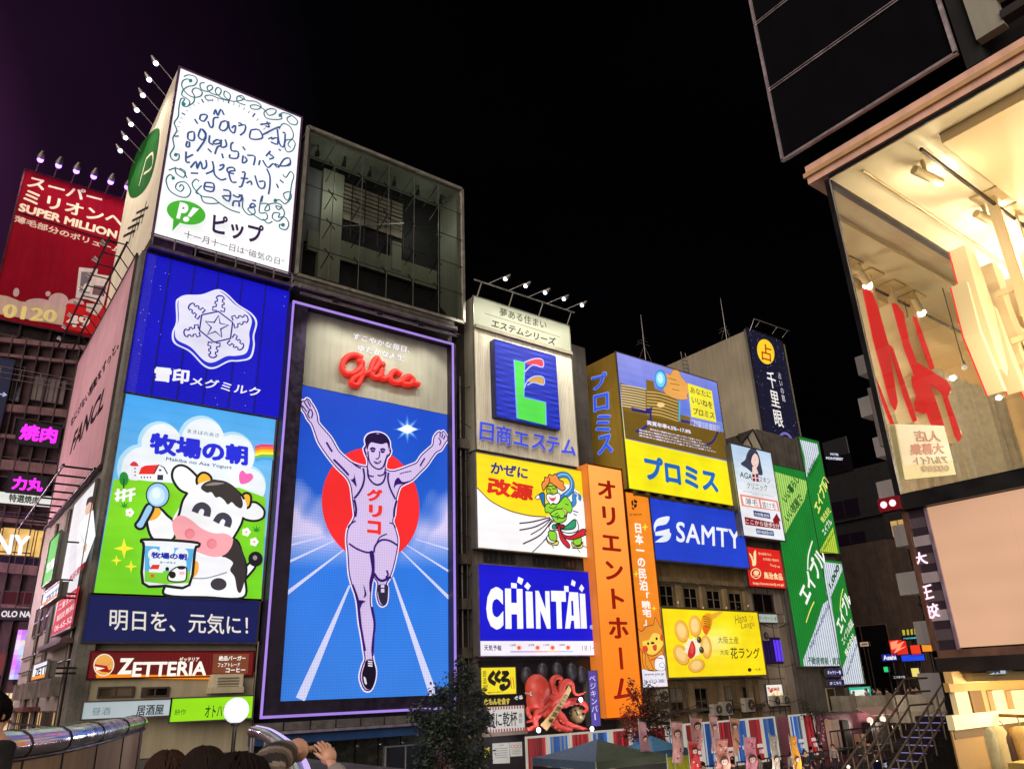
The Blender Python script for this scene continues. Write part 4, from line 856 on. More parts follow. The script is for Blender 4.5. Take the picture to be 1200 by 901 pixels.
def tl_(x, y):
    n = math.sin(x * 1.7 + y * .9) * 14 + math.sin(x * .5 - y * 1.3) * 12
    return (20 + n * .6, 40 + n, 178 + n * 1.5)
tile.grid(tq, 22, 30, tl_)
tile.poly(E_([(286, 360), (332, 372), (330, 530), (430, 552), (428, 656), (294, 628)]), (80, 220, 74)); tile.line(E_([(294, 628), (286, 360), (335, 372), (328, 530), (428, 552), (428, 656)]), 2.3, (120, 170, 255))
tile.poly(sm(E_([(340, 378), (380, 356), (416, 360), (416, 392), (380, 382)]), True, 3), (232, 50, 60)); tile.line(E_([(332, 372), (380, 354), (417, 358), (417, 392), (372, 382), (334, 415)]), 2.0, (190, 180, 255), smooth=3)
tile.poly(sm(E_([(345, 458), (380, 438), (416, 440), (416, 470), (380, 462)]), True, 3), (200, 150, 60)); tile.line(E_([(330, 490), (345, 456), (380, 434), (419, 438), (419, 472), (372, 462), (345, 475)]), 2.0, (170, 190, 255), smooth=3)
tile.done(sg, M_LIGHT, pic='emblem')
nn = Art('Y', D - .25)
for ch, bl, br, tp in (('日', (122, 726), (190, 738), (126, 640)), ('商', (198, 742), (272, 756), (200, 652)), ('エ', (280, 745), (350, 762), (282, 682)), ('ス', (362, 765), (428, 778), (366, 694)), ('テ', (428, 780), (490, 792), (432, 704)), ('ム', (498, 790), (566, 802), (504, 718))):
    nn.t3(ch, *E_([bl, br, tp]), (150, 140, 170), .045); nn.lay = 8
    nn.t3(ch, *E_([(bl[0] + 2, bl[1] - 2), (br[0] - 2, br[1] - 3), (tp[0] + 2, tp[1] + 3)]), (44, 70, 226), .015); nn.lay = 0
nn.done(sg, M_LIGHT, let='neon_letters')
m = MB(); g = lin((190, 190, 180)); m.tube([(a0 - .3, 37.4, z1 + .9), (a1 + .1, 37.4, z1 + .9)], .06, g, n=6)
for i in range(4): x = a0 + .3 + i * (a1 - a0 - .5) / 3; m.tube([(x, 38, z1), (x, 37.4, z1 + .9)], .05, g, n=6)
m.build('lamp_rail', M_METAL, sg)
for i in range(5):
    x = a0 + 1.7 + i * 1.75; arm_lamp(sg, (x - .9, 37.4, z1 + .9), (x, 36.3, z1 + 1.2), col=(225, 235, 255)); lamp_light('SPOT', (x, 34.8, z1 + 1.4), 1150, (1, .97, .86), (x, 38, z1 - 5.5), R(90))

# ---- wind god sign
q = [(557.9, 531), (685.8, 552.3), (559.6, 641.8), (690, 652.8)]
sg, A, r = sign('billboard', 'lit yellow and white billboard of a green orange-haired wind spirit blowing', 'billboard', 37.5, q, .7, (252, 222, 24), frame=.07, fcol=(190, 180, 180))
K = zm(540, 520, .2886); W = zm(610, 540, .1277)
A.poly([(558.2, 572)] + sm(K([(66, 182), (95, 212), (120, 235), (160, 258), (200, 275), (245, 287), (290, 295), (345, 298)]), False, 3) + K([(372, 290), (380, 200), (400, 165), (440, 165), (480, 195), (500, 225)]) + [(688, 600), (690, 652.4), (559.8, 641.5)], (250, 248, 252), l=1)
A.line(K([(66, 182), (95, 212), (120, 235), (160, 258), (200, 275), (245, 287), (290, 295), (345, 298)]), 1.6, (120, 70, 20), smooth=3, l=2)
A.lay = 8
A.poly(K([(500, 360), (517, 330), (518, 380), (505, 385)]), (250, 216, 40))
A.t3('かぜに', *K([(120, 122), (272, 145), (124, 75)]), (40, 46, 130), .035); A.t3('改源', *K([(104, 205), (292, 238), (110, 135)]), (216, 40, 24), .055)
for s_, wd in (([(235, 325), (290, 318), (360, 300)], 2), ([(235, 352), (300, 338), (362, 305)], 2), ([(280, 370), (330, 340), (365, 305)], 1.6), ([(248, 407), (320, 370), (368, 310)], 2), ([(285, 440), (345, 380), (372, 310)], 1.4)): A.line(K(s_), wd, (70, 40, 60), smooth=4)
def wb(pts, col, out=1.5, k=4):
    p = sm(W(pts), True, k); A.poly(p, col)
    if out: A.line(p, out, (24, 22, 26), closed=True)
wb([(400, 310), (440, 275), (500, 290), (575, 360), (600, 480), (590, 600), (520, 640), (470, 480)], (250, 250, 252), 0)
A.line(W([(440, 275), (500, 288), (540, 310)]), 1.4, (24, 22, 26)); A.line(W([(575, 360), (604, 470), (608, 590), (575, 640)]), 1.2, (40, 40, 46), smooth=4)
A.line(W([(330, 150), (380, 128), (440, 140), (475, 200), (465, 270), (410, 320), (360, 355)]), 9.5, (20, 40, 70), smooth=5); A.line(W([(330, 150), (380, 128), (440, 140), (475, 200), (465, 270), (410, 320), (360, 355)]), 7.8, (50, 130, 200), smooth=5); A.line(W([(340, 142), (385, 124), (440, 136), (470, 195), (458, 265), (405, 316)]), 1.6, (150, 205, 235), smooth=5)
A.line(W([(500, 300), (490, 340), (492, 380), (465, 410)]), 8.5, (20, 40, 70), smooth=4); A.line(W([(500, 300), (490, 340), (492, 380), (465, 410)]), 6.8, (60, 140, 205), smooth=4); A.line(W([(535, 310), (545, 340), (535, 362)]), 6, (50, 130, 200), smooth=3)
wb([(215, 300), (170, 310), (130, 345), (175, 345), (195, 400), (215, 420)], (40, 110, 190)); wb([(130, 345), (160, 316), (172, 350), (150, 358)], (250, 250, 250), 1)
# legs
wb([(245, 650), (310, 655), (320, 720), (300, 735), (255, 720)], (140, 210, 50)); wb([(222, 700), (240, 740), (285, 755), (330, 735), (325, 770), (280, 770), (235, 750)], (248, 226, 90)); wb([(470, 690), (535, 690), (540, 760), (500, 775), (470, 750)], (140, 210, 50)); wb([(455, 740), (480, 780), (530, 780), (555, 740), (550, 790), (510, 800), (460, 785)], (248, 226, 90))
for s_ in ([(195, 735), (225, 715)], [(270, 775), (290, 800)], [(455, 800), (500, 800), (530, 840)], [(550, 780), (590, 790)], [(470, 460), (520, 475)], [(480, 490), (505, 505)]): A.line(W(s_), 1.3, (24, 22, 26))
wb([(250, 600), (300, 560), (400, 600), (490, 540), (520, 610), (500, 650), (420, 665), (330, 640), (260, 640)], (250, 250, 250)); wb([(285, 590), (340, 585), (400, 600), (480, 540), (495, 590), (470, 625), (400, 635), (330, 625), (280, 625)], (40, 160, 110))
# torso, arms
wb([(215, 420), (250, 395), (330, 400), (400, 330), (445, 370), (465, 430), (450, 480), (420, 480), (400, 550), (340, 575), (300, 560), (250, 480), (218, 480)], (140, 214, 52)); wb([(260, 490), (320, 450), (390, 450), (415, 490), (380, 530), (320, 520), (280, 510)], (150, 220, 60)); wb([(365, 440), (400, 450), (412, 490), (385, 515), (400, 480)], (250, 230, 100), 1)
for s_ in ([(250, 430), (290, 445), (325, 420)], [(300, 500), (330, 480)], [(310, 520), (345, 500)], [(320, 540), (350, 515)], [(400, 400), (430, 410)]): A.line(W(s_), 1.3, (30, 60, 20))
wb([(305, 590), (380, 590), (385, 620), (330, 625)], (150, 30, 40)); wb([(325, 610), (345, 610), (370, 690), (430, 770), (415, 800), (350, 730)], (206, 40, 56)); wb([(345, 620), (380, 680), (450, 690), (545, 630), (585, 640), (570, 670), (580, 680), (480, 720), (420, 722), (365, 690)], (206, 36, 48))
# head
wb([(200, 280), (185, 230), (195, 200), (210, 190), (215, 155), (240, 160), (258, 128), (285, 140), (310, 125), (335, 150), (350, 180), (385, 195), (385, 225), (405, 255), (370, 280), (300, 230), (240, 230)], (240, 146, 66)); A.poly(W([(255, 150), (268, 180), (262, 205), (248, 205)]), (200, 60, 40))
wb([(232, 300), (228, 270), (250, 215), (275, 210), (300, 235), (325, 260), (328, 300), (290, 325), (250, 320)], (170, 206, 50)); 
for s_ in ([(235, 262), (262, 268)], [(280, 262), (315, 262)], [(265, 270), (258, 300), (285, 302)], [(240, 240), (290, 238)]): A.line(W(s_), 1.6, (60, 70, 20))
wb([(225, 320), (250, 308), (285, 318), (330, 300), (352, 320), (350, 360), (335, 390), (310, 405), (285, 395), (262, 410), (245, 385), (228, 360)], (252, 252, 250)); A.poly(sm(W([(245, 335), (280, 345), (312, 332), (300, 370), (270, 375)])), (220, 70, 100)); A.poly(W([(252, 338), (306, 336), (300, 346), (260, 348)]), (250, 235, 240))
A.done(sg, M_LIGHT)

# ---- blue rental sign with the weather strip
q = [(560.8, 660.5), (695.9, 671.5), (562.5, 768), (698.7, 767.6)]
sg, A, r = sign('billboard', 'deep blue lit billboard with bold white letters and a weather forecast strip', 'billboard', 37.5, q, .7, (14, 14, 206), frame=.07, fcol=(170, 150, 200))
A.poly([(562.3, 751), (698.2, 751.5), (698.7, 767.6), (562.5, 768)], (246, 240, 252), l=1); A.lay = 4
H_ = (250, 250, 255); N_ = zm(540, 520, .2886)
for ch, x0_, x1_, yt, yb in (('C', 103, 172, 580, 755), ('H', 180, 252, 588, 752), ('N', 304, 362, 598, 752), ('T', 368, 428, 598, 752)):
    A.t3(ch, *N_([(x0_, yb), (x1_, yb), (x0_, yt)]), H_, .075)
A.poly(N_([(264, 600), (292, 602), (294, 750), (265, 750)]), H_); A.poly(N_([(272, 562), (286, 578), (274, 596), (258, 580)]), H_)
for p in ([(205, 565), (228, 568), (228, 588), (205, 586)], [(235, 540), (256, 550), (248, 574), (230, 562)], [(422, 578), (440, 580), (440, 604), (422, 602)], [(455, 553), (470, 562), (465, 582), (450, 574)], [(493, 572), (504, 588), (494, 605), (482, 590)]): A.poly(N_(p), H_)
A.poly(N_([(442, 604), (478, 606), (482, 752), (458, 752), (457, 720), (446, 720), (440, 752), (420, 752)]), H_); A.poly(N_([(448, 640), (456, 640), (457, 700), (448, 700)]), (14, 14, 206)); A.poly(N_([(484, 610), (506, 612), (508, 752), (484, 752)]), H_)
A.t3('®', *N_([(520, 755), (534, 755), (520, 738)]), H_, 0)
A.t3('天気予報', *N_([(92, 838), (162, 840), (92, 815)]), (30, 20, 90), .02)
for k, (s_, x) in enumerate((('24時', 196), ('6時', 270), ('12時', 330), ('18時', 392))):
    A.t3(s_, *N_([(x, 822), (x + 24, 822), (x, 812)]), (60, 60, 80), 0); xx, yy = N_([(x + 36, 828)])[0]
    A.poly([(xx + (3.6 if i % 2 == 0 else 2) * math.cos(i * .449), yy + (3.6 if i % 2 == 0 else 2) * math.sin(i * .449)) for i in range(14)], (240, 150, 90)); A.ell(xx, yy, 1.6, 1.6, (236, 90, 60))
for k, c in enumerate(((90, 60, 200), (150, 60, 180), (220, 60, 60), (240, 170, 40), (90, 180, 220))): A.poly(N_([(196 + 50 * k, 842), (246 + 50 * k, 842), (246 + 50 * k, 845), (196 + 50 * k, 845)]), c)
A.t3('18:14', *N_([(484, 840), (536, 840), (484, 820)]), (150, 140, 165), 0)
A.done(sg, M_LIGHT)
# ---- tall orange vertical sign
q = [(688.3, 541.7), (729, 555), (707, 842), (752.6, 836)]
sg, A, r = sign('vertical_sign', 'tall orange vertical diode sign with dark red katakana, red leaves before its foot', 'billboard', 37.0, q, 1.0, None, frame=.1, fcol=(170, 70, 20), cabcol=(190, 84, 20), rect=(34.75, 37.95, 4.95, 20.8))
A.grid(q, 6, 40, lambda x, y: (252, 176 - (y - 541) * .17, 88 - (y - 541) * .22))
m = MB(); m.box(34.62, 34.74, 36.9, 37.9, 4.95, 20.8, lin((240, 130, 40))); m.build('side_strip', M_DIM, sg)
A.col('オリエントホーム', (699, 558), (744, 826), (150, 26, 12), .045, fill=.84)
A.done(sg, M_LED)

# ---- consumer credit block: side letters, picture, yellow sign
sg, A, r = sign('rooftop_billboard', 'lit picture billboard of a hand with a blue lens, yellow name band below', 'billboard', D, [(722.5, 411.3), (839.2, 449.6), (735.9, 571.7), (861, 593)], 4.5, (250, 236, 20), frame=.08, fcol=(150, 140, 110), cabcol=(134, 106, 40))
P_ = zm(720, 405, .21645)
A.poly([(722.5, 411.3), (839.2, 449.6), (853.3, 541), (732.4, 512.5)], (126, 142, 222), l=1)
A.grid([(722.5, 411.3), (839.2, 449.6), (728, 470), (846, 495)], 8, 6, lambda x, y: (150 - (y - 411) * .7, 152 - (y - 411) * .4, 230 - (y - 411) * .1), l=1.2)
A.lay = 6
A.poly(P_([(30, 190), (90, 215), (175, 235), (172, 180), (215, 190), (220, 230), (270, 250), (350, 300), (360, 370), (410, 385), (430, 440), (560, 460), (612, 620), (58, 494)]), (128, 100, 34))
A.poly(P_([(48, 340), (200, 380), (380, 420), (590, 470), (612, 622), (58, 494)]), (112, 86, 24))
for k in range(9): A.line(P_([(36, 205 + 14 * k), (110, 218 + 14 * k), (170, 232 + 14 * k)]), 1.7, (226, 208, 170))
for k in range(8): A.line(P_([(175, 245 + 17 * k), (250, 255 + 17 * k), (345, 288 + 17 * k)]), 1.4, (232, 200, 130), smooth=3)
A.poly(P_([(88, 330), (200, 355), (205, 330), (170, 335), (165, 352), (90, 325)]), (44, 40, 120)); A.line(P_([(90, 340), (200, 362)]), 4.5, (40, 36, 116)); A.line(P_([(185, 340), (195, 390), (160, 440), (112, 460)]), 4.5, (46, 42, 126), smooth=4); A.line(P_([(360, 405), (430, 420), (450, 440)]), 5, (50, 44, 130)); A.line(P_([(560, 460), (530, 520), (480, 540)]), 4, (40, 36, 110), smooth=3)
A.poly(P_([(348, 300), (356, 300), (354, 408), (346, 404)]), (70, 190, 230)); A.ell(*P_([(250, 318)])[0], 4.5, 3, (250, 210, 140))
hp = sm(P_([(270, 150), (300, 160), (315, 135), (345, 140), (360, 170), (385, 200), (410, 240), (390, 270), (395, 290), (350, 292), (300, 275), (265, 240)]), True, 4)
A.poly(hp, (232, 166, 84)); A.line(hp, .9, (150, 90, 40), closed=True)
for s_ in ([(290, 175), (335, 190)], [(300, 205), (350, 215)], [(310, 235), (350, 245)]): A.line(P_(s_), 1.4, (130, 80, 40))
A.ell(*P_([(250, 182)])[0], 7.2, 11, (50, 140, 220), rot=-.1); A.ell(*P_([(248, 182)])[0], 5.6, 9, (120, 214, 250), rot=-.1); A.ell(*P_([(247, 178)])[0], 3.4, 5.6, (200, 242, 255), rot=-.1)
A.poly(P_([(394, 206), (522, 250), (548, 418), (414, 385)]), (250, 238, 60))
for s_, bl, br, tl_ in (('あなたに', (408, 258), (520, 290), (406, 224)), ('いいねを', (416, 312), (528, 346), (414, 275)), ('プロミス', (424, 372), (538, 400), (422, 335))): A.t3(s_, *P_([bl, br, tl_]), (50, 60, 60), .025)
wv = (232, 226, 250)
A.t3('実質年率4.5%~17.8%', *P_([(172, 424), (412, 478), (172, 398)]), wv, .03)
for k in range(4): A.t3('貸付条件の確認を忘れずに借りすぎにご注意ください', *P_([(128 + 60 * (k == 0), 440 + k * 15 + (k == 0) * 12), (470 + 25 * k, 520 + k * 20), (128 + 60 * (k == 0), 431 + k * 15 + (k == 0) * 12)]), wv, .03, res=1)
for k in range(3): A.t3('ご利用は計画的に', *P_([(405, 408 + 11 * k), (565, 446 + 12 * k), (406, 399 + 11 * k)]), wv, .02, res=1)
A.t3('プロミス', *P_([(160, 720), (562, 800), (152, 584)]), (32, 104, 190), .05)
A.done(sg, M_LIGHT)
B = Art('X', 39.55)
m = MB(); m.box(39.58, 39.62, 38.1, 42.5, r[2], r[3], lin((150, 122, 44))); m.build('side_panel', M_PAINT, sg)
for i, ch in enumerate('プロミス'):
    y0, y1 = 438 + i * 24.0, 457 + i * 25.2; x = 693 + i * 2.3
    B.t3(ch, (x, y1 + 1.5), (x + 19, y1 - 2.5), (x - .5, y0 + 1), (126, 140, 220), .05); B.lay = 6; B.t3(ch, (x + 1, y1 + .5), (x + 18, y1 - 3.2), (x + .5, y0 + 2.2), (40, 86, 230), .02); B.lay = 0
B.done(sg, M_LIGHT, let='side_letters')
m = MB()
for i in range(9): x = 40 + i * 1.35; m.box(x, x + .25, 37.7, 38.3, r[2] - .5, r[2] - .1, lin((140, 120, 80)))
m.box(39.8, r[1], 37.6, 37.75, r[2] - .55, r[2] - .42, lin((150, 130, 90))); m.build('bracket', M_METAL, sg)
# roof ladder and masts on the block
def mast(lab, base, h, arms, y, grp=None):
    p = onY(*base, y); t = thing('antenna_mast', lab, 'antenna', (p.x, y, p.z), grp); m = MB(); g = lin((150, 146, 140))
    m.tube([(p.x, y, p.z), (p.x, y, p.z + h)], [.06, .025], g, n=6); m.build('mast', M_METAL, t)
    m = MB()
    for dz, L in arms: m.tube([(p.x - L, y, p.z + h * dz), (p.x + L, y, p.z + h * dz)], .025, g, n=5); m.tube([(p.x - L * .6, y - .5, p.z + h * dz), (p.x - L * .6, y + .5, p.z + h * dz)], .02, g, n=5)
    for dx in (-.9, .9): m.tube([(p.x, y, p.z + h * .35), (p.x + dx, y, p.z)], .02, g, n=5)
    m.build('aerial', M_METAL, t)
mast('tall thin antenna mast behind the lens picture billboard', (757, 425), 4.6, ((.45, .5), (.38, .7)), 41)
mast('tallest whip antenna mast on the grey roof of the fortune teller building', (852, 400), 5.2, ((.2, .8), (.28, .6)), 45)
p = onY(803, 440, 41.5); t = thing('roof_ladder', 'small steel roof ladder rising behind the lens picture billboard', 'ladder', p); m = MB(); g = lin((120, 116, 110))
for dx in (0, .75): m.tube([(p.x + dx, 41.5, p.z - .5), (p.x + dx * .8 - .2, 41.5, p.z + 2.3)], .05, g, n=6)
for k in range(6): m.tube([(p.x - .04 * k, 41.5, p.z + .38 * k), (p.x + .72 - .06 * k, 41.5, p.z + .38 * k)], .03, g, n=5)
m.build('rails', M_METAL, t)

# ---- vertical guesthouse sign with the dog
q = [(734, 575), (760.3, 582.6), (751.5, 806), (781.5, 803)]
sg, A, r = sign('vertical_sign', 'narrow orange vertical sign with white characters and a cartoon dog holding a white card', 'billboard', D, q, .5, (246, 140, 36), frame=.06, fcol=(170, 100, 40))
Jz = zm(735, 570, .267)
A.poly([(749.9, 783.5), (778.2, 781), (781.5, 803), (751.5, 806)], (240, 236, 248), l=1); A.lay = 4
for s_ in ([(22, 60), (30, 55), (32, 80), (24, 76)], [(34, 52), (50, 64), (44, 72), (34, 66)], [(34, 72), (48, 76), (44, 86), (34, 90)], [(24, 82), (34, 92), (34, 98), (24, 90)]): A.poly(Jz(s_), (40, 24, 10))
A.t3('JS GROUP', *Jz([(14, 118), (68, 124), (14, 110)]), (40, 24, 10), .02); A.lay = 5
A.col('日本一の民泊', (743, 609), (759.5, 689), (252, 250, 244), .035); A.col('「暁宅」', (750, 689), (764, 730), (252, 250, 244), .035)
for x, y, s in ((80, 172, 14), (38, 366, 13), (115, 520, 11), (82, 780, 15)): x, y = Jz([(x, y)])[0]; A.poly([(x + (s * .3 if i % 2 == 0 else s * .09) * math.sin(i * .7854), y - (s * .36 if i % 2 == 0 else s * .1) * math.cos(i * .7854)) for i in range(8)], (252, 226, 60))
def jb(pts, c, o=.9, k=4):
    p = sm(Jz(pts), True, k); A.poly(p, c)
    if o: A.line(p, o, (40, 22, 14), closed=True)
jb([(62, 700), (90, 715), (140, 700), (158, 745), (150, 795), (70, 795)], (240, 150, 50)); jb([(120, 745), (155, 730), (160, 795), (118, 795)], (246, 244, 250), .6)
jb([(40, 612), (58, 622), (80, 600), (110, 592), (118, 560), (140, 600), (158, 640), (152, 690), (120, 730), (80, 730), (48, 700), (44, 655)], (240, 150, 50)); A.poly(sm(Jz([(60, 672), (90, 660), (110, 630), (140, 640), (152, 680), (120, 722), (84, 722)])), (252, 216, 84))
for c in ((86, 678), (124, 655)): A.ell(*Jz([c])[0], 1.3, 1.7, (40, 22, 14))
A.ell(*Jz([(106, 675)])[0], 2.2, 1.5, (40, 22, 14)); jb([(106, 690), (122, 684), (122, 706), (112, 708)], (226, 70, 60), .5); A.ell(*Jz([(72, 703)])[0], 3.4, 4.4, (228, 74, 46)); A.ell(*Jz([(148, 650)])[0], 2.6, 4.2, (228, 74, 46)); jb([(76, 720), (92, 760), (108, 795), (90, 800), (72, 770)], (240, 150, 50))
A.line(Jz([(95, 755), (125, 742), (150, 745)]), 1.4, (200, 40, 40)); A.ell(*Jz([(146, 775)])[0], 3.2, 3.2, (120, 110, 130)); A.ell(*Jz([(146, 775)])[0], 2.6, 2.6, (246, 244, 250))
A.t3('www.jsx.jp', *Jz([(66, 832), (156, 824), (66, 816)]), (90, 86, 110), .01); A.t3('06-6213-3881', *Jz([(64, 864), (160, 856), (63, 847)]), (90, 86, 110), .01)
A.done(sg, M_LIGHT)

# ---- blue sign with white S mark
q = [(760.6, 583.3), (869, 599.3), (768.2, 653.2), (876.4, 667.2)]
sg, A, r = sign('billboard', 'royal blue lit billboard with a white split S mark and white capitals', 'billboard', D, q, .6, (34, 66, 204), frame=.12, fcol=(150, 150, 180))
Sz = zm(680, 540, .3329)
A.poly(sm(Sz([(262, 215), (275, 202), (310, 196), (300, 222), (268, 230), (262, 250), (258, 232)]), True, 3), (232, 240, 250)); A.poly(Sz([(262, 250), (310, 238), (312, 262), (264, 262)]), (232, 240, 250)); A.poly(sm(Sz([(266, 280), (310, 252), (314, 266), (300, 282), (268, 284)]), True, 3), (232, 240, 250))
A.t3('SAMTY', *Sz([(333, 283), (562, 314), (333, 213)]), (240, 244, 252), .02, space=1.06)
A.done(sg, M_LIGHT)
# ---- yellow cookie sign
q = [(774.9, 711.4), (888, 718.8), (783.2, 792.3), (897, 791.3)]
sg, A, r = sign('billboard', 'bright yellow lit billboard picturing a flower shaped cookie and a honey dipper', 'billboard', 37.8, q, .6, (252, 232, 26), frame=.12, fcol=(170, 160, 120))
A.grid(q, 14, 10, lambda x, y: (253, 224 + 22 * math.exp(-((x - 838) / 30) ** 2 - ((y - 745) / 24) ** 2), 20 + 120 * math.exp(-((x - 838) / 22) ** 2 - ((y - 752) / 16) ** 2)))
Y_ = zm(770, 700, .111); A.lay = 5
for i, (cx, cy, rx, ry, ro) in enumerate(((258, 350, 74, 122, -.25), (400, 300, 68, 116, -.1), (515, 520, 58, 125, -.1), (410, 715, 90, 72, -.3), (250, 600, 76, 118, -.5))):
    x, y = Y_([(cx, cy)])[0]; A.ell(x, y, rx * .111, ry * .111, (226, 150, 50), rot=ro); A.ell(x - .4, y - .5, rx * .098, ry * .102, (244, 184, 84), rot=ro); A.ell(x - .3, y - .8, rx * .066, ry * .072, (250, 214, 134), rot=ro)
for i in range(9): a = i * .698; x, y = Y_([(365, 530)])[0]; A.poly([(x + 11 * math.cos(a), y + 14 * math.sin(a)), (x + 5 * math.cos(a + .5), y + 6 * math.sin(a + .5)), (x + 5 * math.cos(a - .5), y + 6 * math.sin(a - .5))], (252, 244, 226))
A.ell(*Y_([(370, 530)])[0], 9, 10.5, (252, 240, 214)); A.poly(sm(Y_([(360, 450), (395, 520), (392, 600), (350, 640), (315, 610), (325, 540)])), (212, 44, 40)); A.poly(sm(Y_([(355, 470), (378, 530), (365, 590), (340, 560)])), (236, 84, 70))
for c in ((436, 444), (460, 552)): A.ell(*Y_([c])[0], 2.7, 4.0, (70, 62, 40), rot=-.2); A.ell(*Y_([(c[0] - 8, c[1] - 12)])[0], .9, 1.2, (150, 150, 130))
A.poly(sm(Y_([(470, 200), (530, 165), (575, 190), (570, 290), (520, 390), (480, 360), (455, 280)])), (240, 160, 30)); A.poly(sm(Y_([(480, 300), (540, 310), (520, 392), (485, 370)])), (232, 110, 24))
for k in range(5): A.line(Y_([(476 + 4 * k, 215 + 24 * k - 18), (520 + 4 * k, 205 + 26 * k), (560 - 2 * k, 240 + 26 * k)]), 1.1, (110, 66, 12), smooth=3)
A.poly(Y_([(560, 180), (640, 148), (700, 152), (600, 220), (575, 240)]), (246, 176, 60))
A.t3('Hana', *Y_([(822, 290), (945, 262), (815, 195)]), (150, 110, 40), .0); A.t3('Langu', *Y_([(885, 358), (1025, 330), (878, 275)]), (150, 110, 40), .0); A.line(Y_([(965, 215), (980, 205), (995, 225), (1008, 205), (1000, 245), (980, 255)]), .7, (170, 130, 40), smooth=3)
A.t3('大阪土産', *Y_([(632, 487), (852, 494), (628, 412)]), (110, 50, 30), .0); A.t3('大阪', *Y_([(652, 610), (745, 614), (650, 552)]), (60, 40, 20), .0); A.t3('花ラング', *Y_([(765, 648), (1075, 656), (758, 530)]), (50, 34, 16), .012)
A.ell(*Y_([(960, 770)])[0], 2.2, 2.2, (40, 34, 20)); A.t3('一大黒一', *Y_([(990, 785), (1105, 785), (990, 752)]), (60, 50, 20), .0)
A.done(sg, M_LIGHT)

# ---- building that carries the lens, blue and cookie signs
def ac_unit(x, y, z, lab, grp='air conditioner units on the old facade', s=1.0):
    t = thing('air_conditioner', lab, 'air conditioner', (x, y, z), grp); m = MB(); c = lin((190, 182, 166))
    m.box(x, x + .95 * s, y - .42, y, z, z + .85 * s, c); m.build('housing', M_PAINT, t)
    m = MB(); m.tube([(x + .58 * s, y - .42, z + .43 * s), (x + .58 * s, y - .46, z + .43 * s)], .33 * s, lin((96, 90, 82)), n=16)
    for k in range(4): m.obox((x + .58 * s - .3 * s * math.cos(k * .785), y - .47, z + .43 * s - .3 * s * math.sin(k * .785)), (x + .58 * s + .3 * s * math.cos(k * .785), y - .47, z + .43 * s + .3 * s * math.sin(k * .785)), .02, .03, lin((176, 170, 156)))
    m.ball((x + .58 * s, y - .48, z + .43 * s), .07, .04, .07, lin((200, 196, 184)), n=8, m=5); m.build('fan_grille', M_METAL, t)
    m = MB(); m.box(x, x + .95 * s, y - .35, y + .1, z - .08, z - .02, lin((80, 76, 70))); m.tube([(x + .1, y, z - .05), (x + .1, y + .1, z - .6)], .025, lin((80, 76, 70)), n=5); m.build('bracket', M_METAL, t)
th = thing('old_building', 'brown stained concrete building behind the royal blue and cookie billboards', 'building', (46.5, 46, 1))
m = MB(); m.box(38.3, 52.6, 38.9, 55, 1, 20.6, lin((172, 144, 100))); m.box(40.3, 52.6, 40, 55, 20.6, 27.5, lin((172, 144, 100))); m.build('wall', M_CONC, th)
m = MB(); cw = lin((184, 160, 118))
for TL, BR in (((765, 680), (771, 716)), ((790, 684), (799, 712)), ((818, 686), (826, 716)), ((845, 690), (852, 718)), ((869, 693), (876, 720))):
    p, q_ = onY(*TL, 38.9), onY(*BR, 38.9); m.box(p.x, q_.x, 38.65, 38.92, q_.z, p.z, cw)
for y0, y1 in ((676, 681), (796, 799)):
    p, q_ = onY(768, y0, 38.9), onY(768, y1, 38.9); m.box(38.4, 52.6, 38.55, 38.92, q_.z, p.z, lin((150, 132, 104)))
for x in (40.9, 44.4, 47.6, 51.0): m.box(x, x + .5, 38.6, 38.92, 1, 7.6, cw)
m.box(38.4, 52.6, 38.5, 38.92, 4.9, 5.1, lin((112, 98, 78))); m.build('pilaster', M_CONC, th)
for TL, BR in (((771, 685), (790, 711)), ((799, 688), (818, 713)), ((826, 691), (845, 714)), ((852, 694), (870, 716))): win_px(th, 'Y', 38.88, TL, BR, pane=(26, 22, 20), nx=2, nz=2, fr=(150, 136, 112))
for TL, BR, bl in (((783, 806), (802, 836), (.45, (170, 160, 140))), ((812, 806), (831, 836), None), ((839, 804), (861, 836), (.5, (160, 148, 124))), ((868, 804), (887, 834), None)): win_px(th, 'Y', 38.88, TL, BR, pane=(30, 24, 20), nx=2, nz=2, fr=(120, 106, 84), blind=bl)
m = MB(); g = lin((160, 146, 116))
for z in (onY(780, 799, 38.3).z, onY(775, 683, 38.3).z):
    m.tube([(38.4, 38.3, z), (52.6, 38.25, z)], .05, g, n=6)
    for i in range(8): x = 39.4 + i * 1.75; m.tube([(x, 38.9, z + .5), (x + .1, 38.3, z)], .035, g, n=5); m.tube([(x + .9, 38.9, z + .4), (x + .2, 38.3, z)], .03, g, n=5)
for x in (43.9, 47.2, 50.6): m.tube([(x, 38.5, 1), (x, 38.5, 8)], .06, lin((110, 100, 84)), n=6)
m.build('conduit', M_METAL, th)
m = MB()
for i in range(5): m.ball((41.3 + i * 2.7, 38.4, 12.0 + .18 * math.sin(i * 2)), .06, .06, .08, lin((255, 220, 150)), n=6, m=4)
m.build('light_bulbs', M_DIM, th)
for i, (x, y_, z, lab) in enumerate(((833, 838, 5, 'smallest grey outdoor unit of the pair under the blinds of the old facade'), (844, 838, 5, 'larger outdoor unit right of the smallest one on the old facade'), (870, 834, 5, 'pale outdoor unit below the last window before the tiled facade'))):
    p = onY(x, y_, 38.4); ac_unit(p.x, 38.45, p.z, lab, s=(.85, 1.05, 1.1)[i])
for x, y_, lab in ((775, 822, 'upper of two stacked outdoor units beside the tree'), (776, 845, 'lower of two stacked outdoor units beside the tree')): p = onY(x, y_, 38.4); ac_unit(p.x - .5, 38.45, p.z, lab, s=.9)

